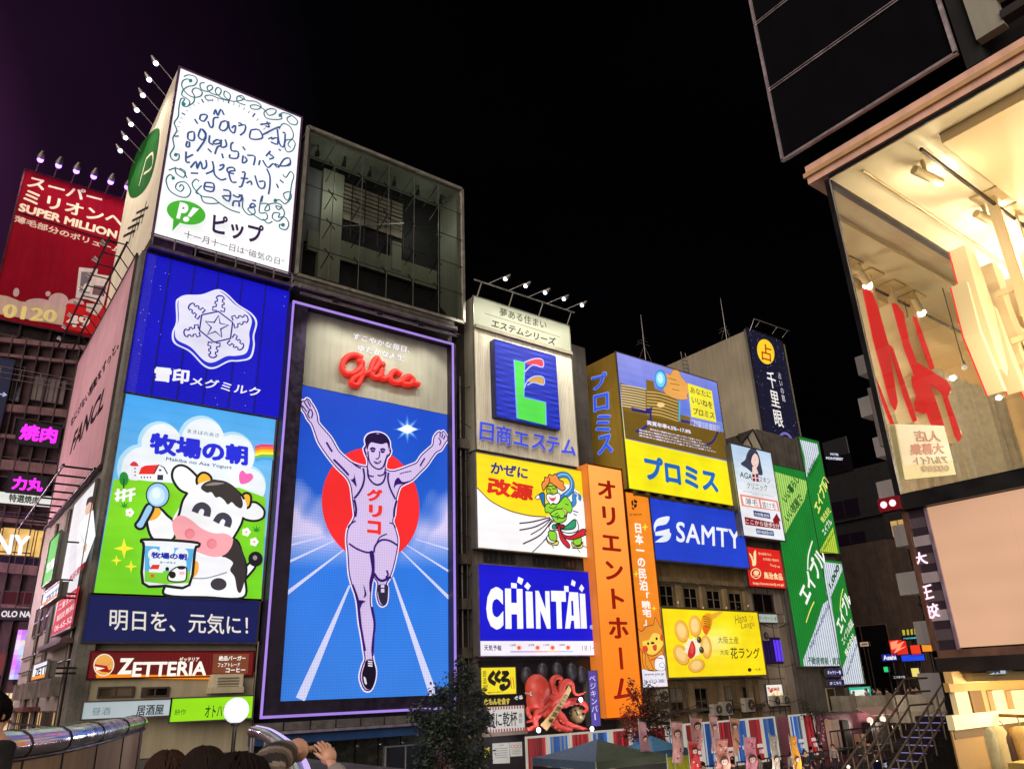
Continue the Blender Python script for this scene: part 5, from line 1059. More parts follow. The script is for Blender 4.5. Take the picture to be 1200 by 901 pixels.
# ---- tiled building with clinic and red signs
th = thing('tiled_building', 'grey tiled building under the clinic sign, one window glowing violet', 'building', (54.8, 45, 1))
m = MB(); m.box(52.7, 57.0, 38.9, 52, 1, 24, lin((192, 176, 158)))
for k in range(8): m.box(52.72, 57.0, 38.86, 38.9, 2.2 + k * 2.3, 2.24 + k * 2.3, lin((90, 80, 72)))
for x in (53.9, 55.5, 56.3): m.box(x, x + .05, 38.86, 38.9, 1, 16, lin((90, 80, 72)))
m.box(56.1, 57.0, 38.7, 38.9, 1, 20, lin((164, 150, 136))); m.build('wall', M_PLASTER, th)
T_ = zm(840, 600, .2442)
win_px(th, 'Y', 38.82, *T_([(165, 388), (325, 488)]), pane=(26, 20, 20), nx=3, nz=1, fr=(90, 80, 70)); f = win_px(th, 'Y', 38.82, *T_([(212, 600), (358, 725)]), pane=(44, 20, 90), nx=8, fr=(52, 44, 44), pm=M_DIM)
g = MB(); g.face([(p_.x, 38.77, p_.z) for p_ in [onY(*c, 38.8) for c in T_([(268, 612), (318, 615), (325, 715), (285, 715)])]], lin((100, 60, 250))); g.face([(p_.x, 38.77, p_.z) for p_ in [onY(*c, 38.8) for c in T_([(322, 615), (345, 618), (352, 705), (330, 708)])]], lin((210, 120, 240))); g.build('violet_light', M_LIGHT, f)
win_px(th, 'Y', 38.82, *T_([(330, 828), (385, 862)]), pane=(60, 44, 26), nx=2, fr=(150, 140, 124)); win_px(th, 'Y', 38.82, *T_([(330, 868), (388, 960)]), pane=(26, 22, 20), nx=2, nz=2, fr=(150, 140, 124))
sg, A, r = sign('shop_sign', 'pale strip sign under the dark window of the tiled building', 'shop sign', 38.75, T_([(195, 487), (325, 493), (200, 526), (330, 532)]), .15, (206, 220, 210), frame=.04, fmat=M_DIM); A.t('マッサージ 本 咲 福', T_([(200, 497)])[0], T_([(322, 522)])[0], (40, 44, 40), .0); A.done(sg, M_DIM)
q = T_([(235, 830), (312, 824), (246, 922), (322, 914)])
sg, A, r = sign('menu_poster', 'backlit white food poster crowded with yellow dishes', 'poster', 38.75, q, .12, (246, 240, 226), frame=.05)
for i in range(22): u, v = random.uniform(.1, .9), random.uniform(.15, .95); x = q[0][0] + (q[1][0] - q[0][0]) * u + 2.5 * v; y = q[0][1] + (q[2][1] - q[0][1]) * v; A.ell(x, y, random.uniform(1, 2.6), random.uniform(.8, 1.8), random.choice(((240, 180, 40), (250, 210, 90), (200, 60, 40), (250, 250, 244), (150, 90, 40))), n=10)
A.t('名物料理', (q[0][0] + 2, q[0][1] + 3), (q[1][0] - 3, q[1][1] + 8), (190, 60, 30), .02); A.done(sg, M_LIGHT)
q = [(855.3, 520), (903.8, 531), (872, 627), (918.6, 633.5)]
sg, A, r = sign('billboard', 'pale clinic billboard with a long-haired woman and a red arrow', 'billboard', 37.4, q, 1.1, (236, 238, 246), frame=.1, fcol=(150, 148, 150))
Gz = zm(850, 510, .2111)
A.grid([(855.3, 520), (903.8, 531), (864, 575), (910, 583)], 6, 6, lambda x, y: (178 + (y - 520) * .9, 206 + (y - 520) * .5, 238), l=.5); A.lay = 4
A.poly(sm(Gz([(120, 105), (140, 75), (170, 80), (190, 120), (200, 170), (208, 225), (180, 225), (150, 215), (120, 190), (85, 165), (110, 140)])), (58, 60, 80)); A.poly(sm(Gz([(140, 120), (160, 100), (182, 120), (186, 160), (170, 188), (148, 165)])), (240, 206, 196)); A.poly(Gz([(150, 180), (172, 185), (185, 220), (150, 222)]), (240, 210, 202)); A.poly(sm(Gz([(130, 130), (145, 100), (168, 95), (150, 120), (140, 160)])), (48, 50, 70)); A.line(Gz([(160, 140), (168, 142)]), .8, (60, 40, 40)); A.line(Gz([(163, 172), (172, 172)]), .9, (220, 90, 100))
A.t3('AGA', *Gz([(80, 240), (148, 256), (80, 208)]), (40, 36, 44), .01); A.t3('スキン', *Gz([(188, 268), (250, 278), (188, 236)]), (40, 36, 44), .0); A.t3('クリニック', *Gz([(118, 304), (232, 318), (118, 270)]), (40, 36, 44), .0)
for c in ((148, 222), (168, 224), (150, 245), (170, 247)): A.poly(Gz([c, (c[0] + 15, c[1] + 2), (c[0] + 16, c[1] + 20), (c[0] + 1, c[1] + 18)]), (150, 24, 30))
A.line(Gz([(96, 318), (148, 326)]), .6, (90, 90, 100)); A.line(Gz([(212, 338), (270, 350)]), .6, (90, 90, 100)); A.t3('レディース', *Gz([(150, 338), (210, 346), (150, 326)]), (60, 60, 70), 0)
A.poly(Gz([(78, 335), (286, 372), (298, 430), (90, 400)]), (236, 140, 120)); A.poly(Gz([(92, 348), (182, 364), (190, 408), (102, 394)]), (250, 248, 250)); A.poly(Gz([(192, 366), (278, 380), (288, 424), (200, 410)]), (250, 248, 250)); A.t3('薄毛', *Gz([(108, 392), (180, 402), (106, 356)]), (40, 36, 40), .0); A.t3('抜け毛', *Gz([(204, 410), (280, 420), (200, 374)]), (40, 36, 40), .0)
A.poly(Gz([(152, 424), (242, 440), (246, 470), (156, 454)]), (30, 56, 110)); A.t3('大阪難波院', *Gz([(158, 450), (240, 464), (156, 432)]), (240, 240, 246), .02)
A.poly(Gz([(104, 458), (262, 490), (258, 474), (280, 440), (302, 482), (292, 482), (300, 526), (110, 500)]), (140, 22, 34)); A.t3('ここから徒歩5分', *Gz([(112, 494), (294, 522), (110, 468)]), (246, 240, 240), .02)
A.poly(Gz([(165, 520), (260, 534), (264, 560), (170, 548)]), (40, 70, 120)); A.t3('無料相談受付中', *Gz([(172, 544), (258, 556), (170, 526)]), (240, 240, 246), .02)
A.done(sg, M_LIGHT)
m = MB()   # pale tent-shaped roof light above the clinic sign
p0, p1, p2, p3 = onY(868, 520, 38.2), onY(881, 503, 38.2), onY(893, 527, 38.2), onY(862, 512, 39.6)
m.face([p0, p1, p2], lin((196, 190, 170))); m.face([p0, p3, (p1.x, 39.6, p1.z)], lin((60, 58, 54))); m.face([p0, p1, (p1.x, 39.6, p1.z), p3], lin((70, 66, 60))); t = thing('roof_gable', 'small pale gable end peeping over the clinic sign', 'roof gable', p0); m.build('gable', M_PLASTER, t)
m = MB(); g = lin((70, 66, 60)); m.tube([p0 + Vector((0, -.1, 0)), p1 + Vector((0, -.1, 0)), p2 + Vector((0, -.1, 0))], .06, g, n=5); m.tube([(p0 + p1) / 2 + Vector((0, -.1, 0)), (p0 + p2) / 2 + Vector((0, -.1, 0))], .05, g, n=5); m.build('truss', M_METAL, t)
q = [(872.8, 640), (915, 645.5), (876.4, 685.6), (922.2, 690)]
sg, A, r = sign('billboard', 'square red billboard with a cream waving bird and food shop name', 'billboard', 38.2, q, .5, (222, 36, 30), frame=.05, fcol=(150, 60, 50))
cr = (250, 228, 170); A.poly(sm(Gz([(135, 650), (150, 665), (158, 690), (160, 650), (172, 638), (172, 680), (168, 715), (150, 718), (148, 690)])), cr); A.ell(*Gz([(166, 762)])[0], 6.2, 6.4, cr); A.ell(*Gz([(166, 762)])[0], 5.2, 5.4, (222, 36, 30)); A.ell(*Gz([(168, 758)])[0], 3.2, 2.8, cr); A.line(Gz([(150, 775), (190, 775)]), 1.2, cr)
A.t3('鳥の唐揚げなら', *Gz([(185, 660), (256, 668), (184, 646)]), cr, .0); A.t3('お気軽に電話を', *Gz([(210, 690), (298, 700), (208, 676)]), cr, .0); A.t3('Toriji up', *Gz([(246, 726), (302, 736), (246, 710)]), cr, .0); A.t3('鳥治食品', *Gz([(212, 792), (318, 804), (208, 752)]), cr, .03); A.t3('http://www.toriji.co.jp/', *Gz([(148, 828), (326, 842), (146, 808)]), cr, .01)
A.done(sg, M_LIGHT)

for x, z in ((53.4, 4.9), (54.6, 4.9), (53.2, 9.6)): ac_unit(x, 38.75, z, 'outdoor unit fixed to the grey tiled facade', 'air conditioner units on the tiled facade', .85)
t = thing('overhead_cable', 'thin black cables slung along the fronts of the old and tiled buildings', 'cable', (46, 38.2, 10)); m = MB()
for z, sag in ((10.9, .35), (11.05, .5), (5.35, .3), (7.9, .25)):
    for i in range(4):
        xa, xb = 40.4 + i * 4.1, 40.4 + (i + 1) * 4.1; m.tube([(xa + (xb - xa) * k / 8, 38.15, z - sag * math.sin(math.pi * k / 8)) for k in range(9)], .022, lin((22, 20, 20)), n=5, cap=False)
m.build('cable', M_PAINT, t)
# ---- fortune teller tower behind
th = thing('fortune_building', 'tall plain grey building rising behind the clinic sign', 'building', (67, 47, 1))
m = MB(); m.box(63.85, 70.5, 42.3, 53.5, 1, 40.7, lin((142, 132, 112))); m.build('wall', M_PLASTER, th)
q = [(876.5, 388.6), (918.5, 397.6), (901.4, 546.9), (941.9, 558.3)]
sg, A, r = sign('vertical_sign', 'black star-speckled vertical sign with white characters and a yellow disc', 'billboard', 42.0, q, .4, (10, 12, 40), frame=.12, fcol=(60, 58, 60), fmat=M_LIGHT)
Fz = zm(780, 370, .2998)
for i in range(260):
    u, v = random.random(), random.random(); x = q[0][0] + (q[1][0] - q[0][0]) * u + 25 * v; y = q[0][1] + 9 * u + 158 * v
    A.ell(x, y, .35, .35, random.choice(((80, 90, 160), (60, 60, 120), (150, 150, 200), (120, 80, 140))), l=1, n=5)
A.lay = 4; A.ell(*Fz([(395, 150)])[0], 10.2, 16, (250, 206, 40), rot=-.1); A.t3('占', *Fz([(378, 190), (420, 196), (374, 114)]), (170, 34, 20), .03)
A.col('千里眼', (897.5, 437.5), (918.5, 507), (244, 240, 236), .012); A.col('占いの館', (911.5, 438.5), (921, 476), (226, 222, 226), .0)
x, y = Fz([(464, 520)])[0]; A.ell(x, y, 10, 16.2, (120, 110, 190), rot=-.1); A.ell(x, y, 8, 13.4, (14, 14, 44), rot=-.1); A.t3('千里眼', *Fz([(426, 524), (490, 540), (424, 500)]), (250, 210, 90), .03)
A.done(sg, M_LIGHT)
m = MB(); g = lin((200, 196, 186)); p = onY(880, 386, 41.5); m.tube([(p.x + .2, 41.8, p.z), (p.x + .4, 41.2, p.z + 1.2), (p.x + 6.6, 41.2, p.z + 1.4)], .04, g, n=5)
for k in (1.5, 4.4, 6.2): m.tube([(p.x + k, 41.9, p.z + .8), (p.x + k, 41.2, p.z + 1.3)], .035, g, n=5)
m.build('lamp_rail', M_METAL, sg)
t = thing('floodlight', 'roof floodlight on a short post aimed at the plain grey side wall', 'floodlight', (52.6, 39.5, 27.5)); m = MB(); m.tube([(52.4, 39.5, 27.5), (52.4, 39.5, 29.8)], .05, lin((90, 86, 80)), n=6); m.tube([(52.3, 39.45, 29.8), (52.6, 39.65, 29.95)], [.12, .2], lin((90, 86, 80)), n=10); m.build('housing', M_METAL, t)
lamp_light('SPOT', (52.9, 39.8, 30.1), 2600, (1, .92, .78), (63.8, 47.5, 35), R(80))  # light and its hidden fixture added to brighten the grey wall

# ---- green rental signs with slanting words
th = thing('green_sign_building', 'narrow building hidden by the three green corrugated signs', 'building', (61.5, 45, 1))
m = MB(); m.box(57.1, 66.1, 38.5, 53, 1, 27.6, lin((110, 104, 96))); m.build('wall', M_CONC, th)
L_ = zm(895, 505, .3388)
def green(lab, x0, x1, z0, z1, polys, txts, big):
    sg, A, r = sign('billboard', lab, 'billboard', D, None, .4, (24, 132, 44), frame=.06, fcol=(110, 120, 110), rect=(x0, x1, z0, z1))
    for pts, c in polys: A.poly(L_(pts), c)
    n = int((x1 - x0) / .32)
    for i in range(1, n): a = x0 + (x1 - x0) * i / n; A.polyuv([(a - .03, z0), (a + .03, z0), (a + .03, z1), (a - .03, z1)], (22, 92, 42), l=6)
    A.lay = 24
    for s_, bl, br, tp, c, b in txts: A.t3(s_, *L_([bl, br, tp]), c, b)
    for pts, c, wd in big: A.line(L_(pts), wd, c, smooth=4)
    A.done(sg, M_LIGHT)
gk = (18, 84, 30); wt = (244, 250, 236); yl = (236, 240, 120)
LG, LV = (170, 216, 104), (214, 220, 236)
green('largest green corrugated billboard, slanting white katakana over a pale corner', 57.1, 62.7, 7.65, 24.3,
      [([(36, 140), (146, 172), (150, 200), (140, 240), (110, 290), (75, 355), (66, 340)], LG), ([(139, 812), (136, 790), (175, 690), (205, 598), (232, 575), (266, 812)], LV)],
      [('いい暮らし', (78, 252), (124, 172), (58, 228), gk, .03), ('いい部屋で', (84, 318), (136, 238), (66, 292), gk, .03), ('エイブル', (150, 606), (217, 440), (112, 556), wt, .04), ('http://www.able.co.jp', (164, 760), (228, 606), (154, 742), (30, 40, 110), .01), ('不動産情報・賃貸', (150, 806), (262, 808), (150, 780), gk, .02)],
      [([(150, 480), (152, 430), (166, 380)], wt, 3.4), ([(172, 590), (158, 620), (144, 662)], yl, 2.6)])
green('upper green corrugated billboard with a white top and lime foot', 62.75, 66.0, 17.1, 27.7,
      [([(125, 30), (185, 45), (190, 78), (148, 160), (140, 90)], LV), ([(190, 420), (240, 330), (258, 425)], (190, 214, 60))],
      [('お部屋探し', (160, 162), (192, 100), (146, 146), gk, .02), ('エイブル', (190, 290), (222, 190), (168, 258), yl, .04), ('株式会社', (205, 320), (232, 278), (192, 302), yl, .02), ('エイブル', (210, 362), (236, 318), (196, 344), wt, .02), ('www.able.co.jp', (208, 414), (246, 350), (202, 406), (30, 50, 60), .01)],
      [([(196, 190), (206, 160), (222, 180)], yl, 2)])
green('lower green corrugated billboard with a lavender foot, nearest the street corner', 62.75, 66.0, 6.2, 16.4,
      [([(206, 452), (268, 460), (272, 480), (224, 590), (216, 560)], LV), ([(272, 876), (266, 835), (300, 745), (318, 705), (346, 872)], LV)],
      [('1,000', (232, 552), (262, 478), (222, 530), gk, .04), ('エイブル', (268, 706), (302, 588), (244, 660), wt, .04), ('エイブル保証', (276, 742), (310, 668), (264, 720), wt, .02), ('株式会社', (286, 782), (314, 712), (276, 764), wt, .02), ('www.hosho.co.jp', (290, 846), (324, 740), (282, 836), (30, 40, 110), .01)],
      [([(262, 620), (264, 580), (272, 545)], yl, 2.4)])
sg, A, r = sign('shop_sign', 'small navy gallery sign stacked below the largest green billboard', 'shop sign', 37.9, [(967, 783), (986, 783.5), (969.5, 792), (988, 792)], .2, (26, 28, 90), frame=.04); A.t('ギャラリー香', (969, 785), (986, 790), (236, 236, 246), .02); A.done(sg, M_LIGHT)
sg, A, r = sign('shop_sign', 'navy arrow sign just beneath the small gallery sign', 'shop sign', 37.9, [(970, 797), (988, 796.5), (971, 803), (989, 802.5)], .2, (26, 28, 90), frame=.04); A.t('2F こちら', (972, 798.5), (986, 801.5), (236, 236, 246), .02); A.done(sg, M_LIGHT)
win_px(th, 'Y', 38.45, (967, 806), (982, 833), pane=(84, 74, 40), nx=1, fr=(190, 180, 160))
q = [(994.5, 806), (1020, 803.6), (998, 828.8), (1023, 827)]
sg, A, r = sign('shop_sign', 'teal framed lit sign with four brown ice cream cones', 'shop sign', 36.5, q, .4, (40, 190, 160), frame=.05)
A.poly([(997, 809), (1018, 807), (1020, 825), (1000, 826.5)], (236, 244, 232), l=1); A.lay = 4
for x, y in ((1000, 812), (1015.5, 811), (1003, 822), (1017.5, 820.5)): A.poly([(x - 1.6, y), (x + 1.6, y), (x + .3, y + 4)], (170, 110, 50)); A.ell(x, y - .8, 1.7, 1.9, (120, 70, 40), n=10)
A.t('ICE', (1006, 814), (1012, 817), (60, 90, 90), .01); A.t('soft cream', (1005, 818), (1014, 820.5), (60, 90, 90), .0); A.done(sg, M_LIGHT)
# ================================================================== restaurant under the rental sign: octopus and its signs
O_ = zm(555, 770, .1455)
def opt(x, y, Y): px, py = O_([(x, y)])[0]; return onY(px, py, Y)
th = thing('giant_octopus', 'giant red octopus sculpture sprawling over the dark restaurant front', 'sculpture', opt(560, 600, 37.2))
rc = lin((216, 76, 64)); m = MB()
c = opt(515, 262, 36.9); m.ball(c, .78, .62, .86, rc, n=28, m=18, rot=Matrix.Rotation(R(-16), 3, 'Y'))
c2 = opt(500, 350, 36.75); m.ball(c2, .58, .5, .62, rc, n=22, m=14); c3 = opt(600, 400, 37.0); m.ball(c3, .5, .42, .5, rc, n=18, m=12)
m.build('head', M_PAINT, th)
mt = MB()
def tent(pts, r0, r1, Y0, Y1):
    P = sm(pts, False, 6); n = len(P); mb = MB()
    P3 = [opt(x, y, Y0 + (Y1 - Y0) * i / (n - 1)) for i, (x, y) in enumerate(P)]
    mb.tube(P3, [r0 + (r1 - r0) * (i / (n - 1)) ** .8 for i in range(n)], rc, n=12)
    o = mb.build('tentacle', M_PAINT, th)
    s = MB(); 
    for i in range(3, n - 2, 3):
        rr_ = r0 + (r1 - r0) * (i / (n - 1)) ** .8; d = (P3[i + 1] - P3[i - 1]).normalized(); side = Vector((-d.z, 0, d.x))
        s.ball(P3[i] - side * rr_ * .8 + Vector((0, -rr_ * .55, 0)), rr_ * .3, rr_ * .22, rr_ * .3, lin((226, 120, 100)), n=8, m=5)
    s.build('suckers', M_PAINT, o)
tent([(600, 350), (650, 290), (630, 210), (650, 165), (690, 160), (712, 180), (690, 205)], .26, .07, 37.0, 36.7)
tent([(620, 360), (700, 310), (712, 230), (755, 195), (795, 215), (805, 275), (840, 302), (905, 278)], .30, .04, 36.9, 36.3)
tent([(620, 390), (730, 372), (820, 352), (885, 372), (912, 415), (890, 440)], .30, .08, 36.9, 36.4)
tent([(610, 420), (700, 480), (750, 535), (830, 560), (925, 582)], .40, .06, 36.9, 36.4)
tent([(570, 430), (640, 520), (690, 565), (790, 585)], .38, .12, 36.8, 36.3)
tent([(520, 400), (525, 440), (495, 500), (500, 555), (425, 582)], .30, .10, 36.7, 36.3)
tent([(470, 380), (440, 420), (450, 470), (480, 500), (430, 520)], .20, .06, 36.9, 36.5)
tent([(560, 400), (540, 420), (510, 440), (500, 470), (540, 470)], .22, .08, 36.6, 36.2)
m = MB(); p = opt(463, 292, 36.15); m.ball(p, .1, .06, .1, lin((240, 230, 220))); m.ball(p + Vector((0, -.05, 0)), .05, .03, .05, lin((20, 20, 20))); m.tube([p, opt(415, 285, 36.1)], .03, lin((220, 200, 190)), n=6); m.build('eye', M_PAINT, th)
t = thing('paper_banner', 'tan paper banner with brushed characters held in the octopus arms', 'banner', opt(560, 580, 36.2)); B = Art('Y', 36.15)
m = MB(); pts = [(770, 222), (788, 262), (745, 350), (690, 440), (592, 590), (540, 545), (640, 430), (700, 350)]
m.prism([opt(x, y, 36.15) for x, y in pts], (0, .05, 0), lin((206, 170, 112))); m.build('paper', M_CLOTH, t)
for i, ch in enumerate('たこ焼酒場'): x, y = 742 - i * 32, 300 + i * 48; B.t3(ch, *O_([(x - 22, y + 28), (x + 14, y + 40), (x - 4, y - 8)]), (40, 30, 26), .02)
B.done(t, M_PAINT)
for i, (x, y) in enumerate(((425, 150), (555, 118), (672, 112), (788, 118), (868, 140))):
    t = thing('lantern', 'dark unlit paper lantern hanging in a row behind the octopus', 'lantern', opt(x, y, 37.4), 'unlit lanterns behind the octopus'); m = MB(); m.ball(opt(x, y, 37.4), .36, .33, .52, lin((52, 50, 60)), n=18, m=12); m.build('shade', M_PAINT, t)
    m = MB(); m.tube([opt(x, y - 75, 37.4), opt(x, y - 62, 37.4)], .14, lin((30, 28, 30)), n=10); m.build('cap', M_PAINT, t)
t = thing('studded_ball', 'dark studded ball with a golden underside beside the octopus', 'prop', opt(835, 500, 36.8)); m = MB(); bc = opt(835, 462, 36.9); m.ball(bc, .48, .45, .46, lin((150, 130, 90)), n=20, m=14)
for i in range(30):
    a = random.uniform(0, 6.28); e_ = random.uniform(0, 1.0); d = Vector((math.cos(a) * math.cos(e_), math.sin(a) * math.cos(e_), math.sin(e_))); m.tube([bc + d * .42, bc + d * .62], [.07, .01], lin((24, 22, 26)), n=5)
m.build('ball', M_GLOSS, t)
for x, y, lab in ((520, 585, 'small white spotlight glaring at the foot of the octopus, nearest its head'), (860, 340, 'small white spotlight glaring under an octopus arm'), (950, 575, 'small white spotlight glaring under the violet vertical sign')):
    p = opt(x, y, 36.0); t = thing('spotlight', lab, 'lamp', p); m = MB(); m.tube([p + Vector((0, .3, -.1)), p], [.1, .15], lin((90, 90, 96)), n=10); m.build('housing', M_METAL, t); m = MB(); m.ball(p + Vector((0, -.04, 0)), .13, .08, .13, lin((230, 230, 255))); m.build('bulb', M_BULB, t)
    lamp_light('POINT', p + Vector((0, -.6, .1)), 60, (.92, .9, 1), rad=.15)
q = O_([(55, 85), (335, 78), (62, 300), (342, 292)])
sg, A, r = sign('shop_sign', 'square yellow pub sign with black brush strokes', 'shop sign', 37.6, q, .3, (240, 220, 40), frame=.04)
for s_, wd in (([(165, 115), (125, 175), (175, 215)], 5.5), ([(210, 110), (175, 165), (215, 195)], 5), ([(225, 125), (275, 125), (225, 180), (275, 185), (280, 225), (235, 255), (215, 235), (250, 225)], 4.6)): A.line(O_(s_), wd, (26, 22, 20), smooth=5)
A.col('居酒屋', O_([(70, 105)])[0], O_([(105, 275)])[0], (60, 50, 20), .0); A.line(O_([(295, 160), (315, 165), (325, 250), (302, 248)]), 1, (190, 60, 40), closed=True); A.t3('guru guru', *O_([(120, 292), (235, 284), (120, 278)]), (60, 50, 20), .0); A.done(sg, M_LIGHT)
B = Art('Y', 37.9); t = thing('wall_lettering', 'pale yellow raised characters under the square yellow pub sign', 'lettering', opt(190, 390, 37.9)); B.t3('串もんを食す', *O_([(85, 385), (290, 378), (84, 330)]), (226, 206, 90), .03, ext=.03); B.t3('ぐる', *O_([(330, 345), (392, 335), (328, 312)]), (240, 240, 235), .03, ext=.03); B.t3('2F', *O_([(892, 228), (916, 226), (890, 112)]), (240, 240, 236), .03, ext=.02); B.done(t, M_DIM, let='characters')
q = O_([(105, 395), (408, 390), (110, 605), (410, 590)])
sg, A, r = sign('shop_sign', 'white pub sign with red and white striped borders and black brush characters', 'shop sign', 37.6, q, .25, (232, 230, 226), frame=.04, fmat=M_DIM)
for k in range(14):
    x = 108 + k * 22; A.poly(O_([(x, 397 - k * .4), (x + 11, 397 - k * .4), (x + 11, 420 - k * .4), (x, 420 - k * .4)]), (176, 60, 66), l=1); A.poly(O_([(x + 2, 578 - k * .9), (x + 13, 578 - k * .9), (x + 13, 601 - k * .9), (x + 2, 602 - k * .9)]), (176, 60, 66), l=1)
A.lay = 4; A.t3('飯に乾杯', *O_([(112, 562), (352, 552), (110, 440)]), (22, 20, 22), .02); A.col('焼酎', O_([(362, 450)])[0], O_([(392, 535)])[0], (60, 60, 60), .0); A.done(sg, M_DIM)
q = O_([(922, 112), (990, 106), (945, 560), (1020, 542)])
sg, A, r = sign('vertical_sign', 'narrow violet vertical bar sign with thin white katakana beside the octopus', 'shop sign', 37.2, q, .5, (86, 70, 160), frame=.03, fmat=M_LIGHT); A.col('ベジキンバー', O_([(930, 140)])[0], O_([(1006, 500)])[0], (226, 222, 246), .0); A.done(sg, M_LIGHT)
th = thing('pub_entrance', 'dark pub entrance with pasted notices beside the curtain fence', 'entrance', (29, 37.9, 1)); m = MB()
p, q_ = opt(80, 640, 37.7), opt(410, 640, 37.7); m.box(p.x, q_.x, 37.7, 38.3, 1, p.z, lin((34, 30, 34))); m.box(p.x - .1, q_.x, 37.4, 37.7, p.z, p.z + .2, lin((160, 150, 140))); m.build('wall', M_PAINT, th)
B = Art('Y', 37.66)
for qd, c_ in (([(150, 692), (288, 684), (292, 850), (155, 855)], (206, 204, 196)), ([(290, 684), (388, 678), (392, 792), (295, 798)], (206, 202, 192)), ([(88, 725), (128, 722), (130, 800), (90, 804)], (226, 206, 70))): B.poly(O_(qd), c_, l=1)
B.lay = 4
for k in range(5): B.line(O_([(168, 735 + k * 18), (270, 729 + k * 18)]), .5, (90, 90, 90))
B.t3('注意', *O_([(200, 715), (240, 713), (200, 700)]), (60, 60, 60), 0)
for k in range(3): x, y = O_([(310 + 28 * k, 715)])[0]; B.ell(x, y, 1.8, 1.8, (190, 40, 40)); B.ell(x, y, 1.2, 1.2, (226, 222, 214))
for k in range(3): B.line(O_([(305, 745 + k * 14), (375, 741 + k * 14)]), .4, (110, 110, 110))
B.done(th, M_DIM, pic='notices', let='notice_text')

# ================================================================== curtain fence: lit frames with red or blue striped cloth
xs = [26.2 + 1.5 * i for i in range(17)]
def fence_panel(x, red, lab):
    t = thing('curtain_panel', lab, 'fence panel', (x + .7, 34, 1), 'striped curtain panels along the canal fence')
    m = MB(); c = lin((214, 206, 190)); z0, z1 = 1.9, 4.5
    m.box(x, x + 1.42, 33.9, 34, z1 - .1, z1, c); m.box(x, x + 1.42, 33.9, 34, z0, z0 + .1, c); m.box(x, x + .09, 33.9, 34, z0 + .1, z1 - .1, c); m.box(x + 1.33, x + 1.42, 33.9, 34, z0 + .1, z1 - .1, c); m.box(x + .6, x + .7, 33.95, 34.05, 1, z0, lin((60, 56, 54)))
    m.build('frame', M_DIM, t)
    m = MB(); n = 9; rng = random.Random(int(x * 10))
    for i in range(n):
        u0 = x + .1 + 1.22 * i / n; u1 = x + .1 + 1.22 * (i + 1) / n; um = (u0 + u1) / 2; s_ = rng.uniform(.55, 1.15)
        b = (188, 40, 50) if red else (46, 104, 190)
        if not red and rng.random() < .25: b = (180, 200, 224)
        cc = lin([v * s_ for v in b])
        m.face([(u0, 33.97, z0 + .1), (um, 33.92, z0 + .1), (um, 33.92, z1 - .1), (u0, 33.97, z1 - .1)], cc); m.face([(um, 33.92, z0 + .1), (u1, 33.97, z0 + .1), (u1, 33.97, z1 - .1), (um, 33.92, z1 - .1)], cc)
    m.build('cloth', M_DIM, t)
    B = Art('Y', 33.9); B.tuv('道頓堀', x + .62, x + 1.2, 2.75, 2.98, (236, 232, 230), .04); B.tuv('川遊', x + .75, x + 1.25, 2.4, 2.66, (236, 232, 230), .04); B.done(t, M_DIM)
for i, x in enumerate(xs):
    if i == 14: continue
    fence_panel(x, i % 2 == 0, 'red striped curtain panel in a pale lit frame on the canal fence' if i % 2 == 0 else 'blue striped curtain panel in a pale lit frame on the canal fence')
t = thing('railing', 'dark steel railing running along the quay below the curtain panels', 'railing', (46, 33, 1)); m = MB(); g = lin((92, 84, 78))
for z in (1.2, 1.75, 2.2): m.tube([(26, 33.2, z), (60, 33.0, z)], .04, g, n=6)
m.build('rails', M_METAL, t); m = MB()
for i in range(46): x = 26 + i * .75; m.tube([(x, 33.2, .98), (x, 33.2, 2.2)], .035, g, n=5)
m.build('posts', M_METAL, t)
t = thing('railing', 'taller dark railing in front of the pink stall', 'railing', (55, 32.4, 1)); m = MB()
for z in (2.2, 3.4): m.tube([(50.5, 32.2, z), (60.5, 32.2, z)], .05, g, n=6)
for i in range(12): x = 50.5 + i * .9; m.tube([(x, 32.2, .98), (x, 32.2, 3.4)], .045, g, n=5)
m.build('rails', M_METAL, t)
# ---- pink stall and awning, lit
th = thing('pink_stall', 'pink speckled stall wall with lamps under a pale awning by the canal', 'stall', (54, 34.2, 1)); m = MB(); m.box(50.8, 60.0, 34.0, 36.4, 1.0, 4.25, lin((150, 90, 108))); m.build('wall', M_PAINT, th)
B = Art('Y', 33.98)
for i in range(120): x, y = random.uniform(946, 1000), random.uniform(842, 872); B.ell(x, y, random.uniform(.3, 1.1), random.uniform(.3, .8), random.choice(((200, 150, 165), (90, 50, 66), (214, 190, 190), (120, 70, 90))), l=1, n=6)
B.lay = 4; B.t3('ふわとろ', *[(978, 878), (992, 877), (978, 872)], (240, 220, 220), .02)
B.done(th, M_DIM)
m = MB(); m.prism([(57.2, 32.8, 4.05), (62.0, 32.8, 4.0), (62.0, 34.0, 4.5), (57.2, 34.0, 4.55)], (0, 0, .06), lin((226, 180, 170))); m.build('awning', M_CLOTH, th)
for x in (57.6, 59.4): b = MB(); b.ball((x, 33.3, 3.75), .22, .22, .22, lin((255, 236, 214))); b.build('lamp', M_LIGHT, th)
m = MB(); p = onY(976, 850, 33.6)
m.box(p.x - .5, p.x + .5, 33.4, 33.9, 2.0, 4.0, lin((214, 180, 160))); m.box(p.x + .9, p.x + 1.7, 33.4, 33.9, 1.8, 3.9, lin((24, 22, 24))); m.box(p.x + 4.2, p.x + 6.6, 33.2, 33.9, 1.6, 3.6, lin((40, 34, 36))); m.box(p.x + 2.6, p.x + 3.4, 33.3, 33.9, 1.6, 2.9, lin((190, 150, 120))); m.build('counter', M_PAINT, th)
lamp_light('POINT', (58.4, 32.6, 3.4), 150, (1, .85, .7), rad=.25)

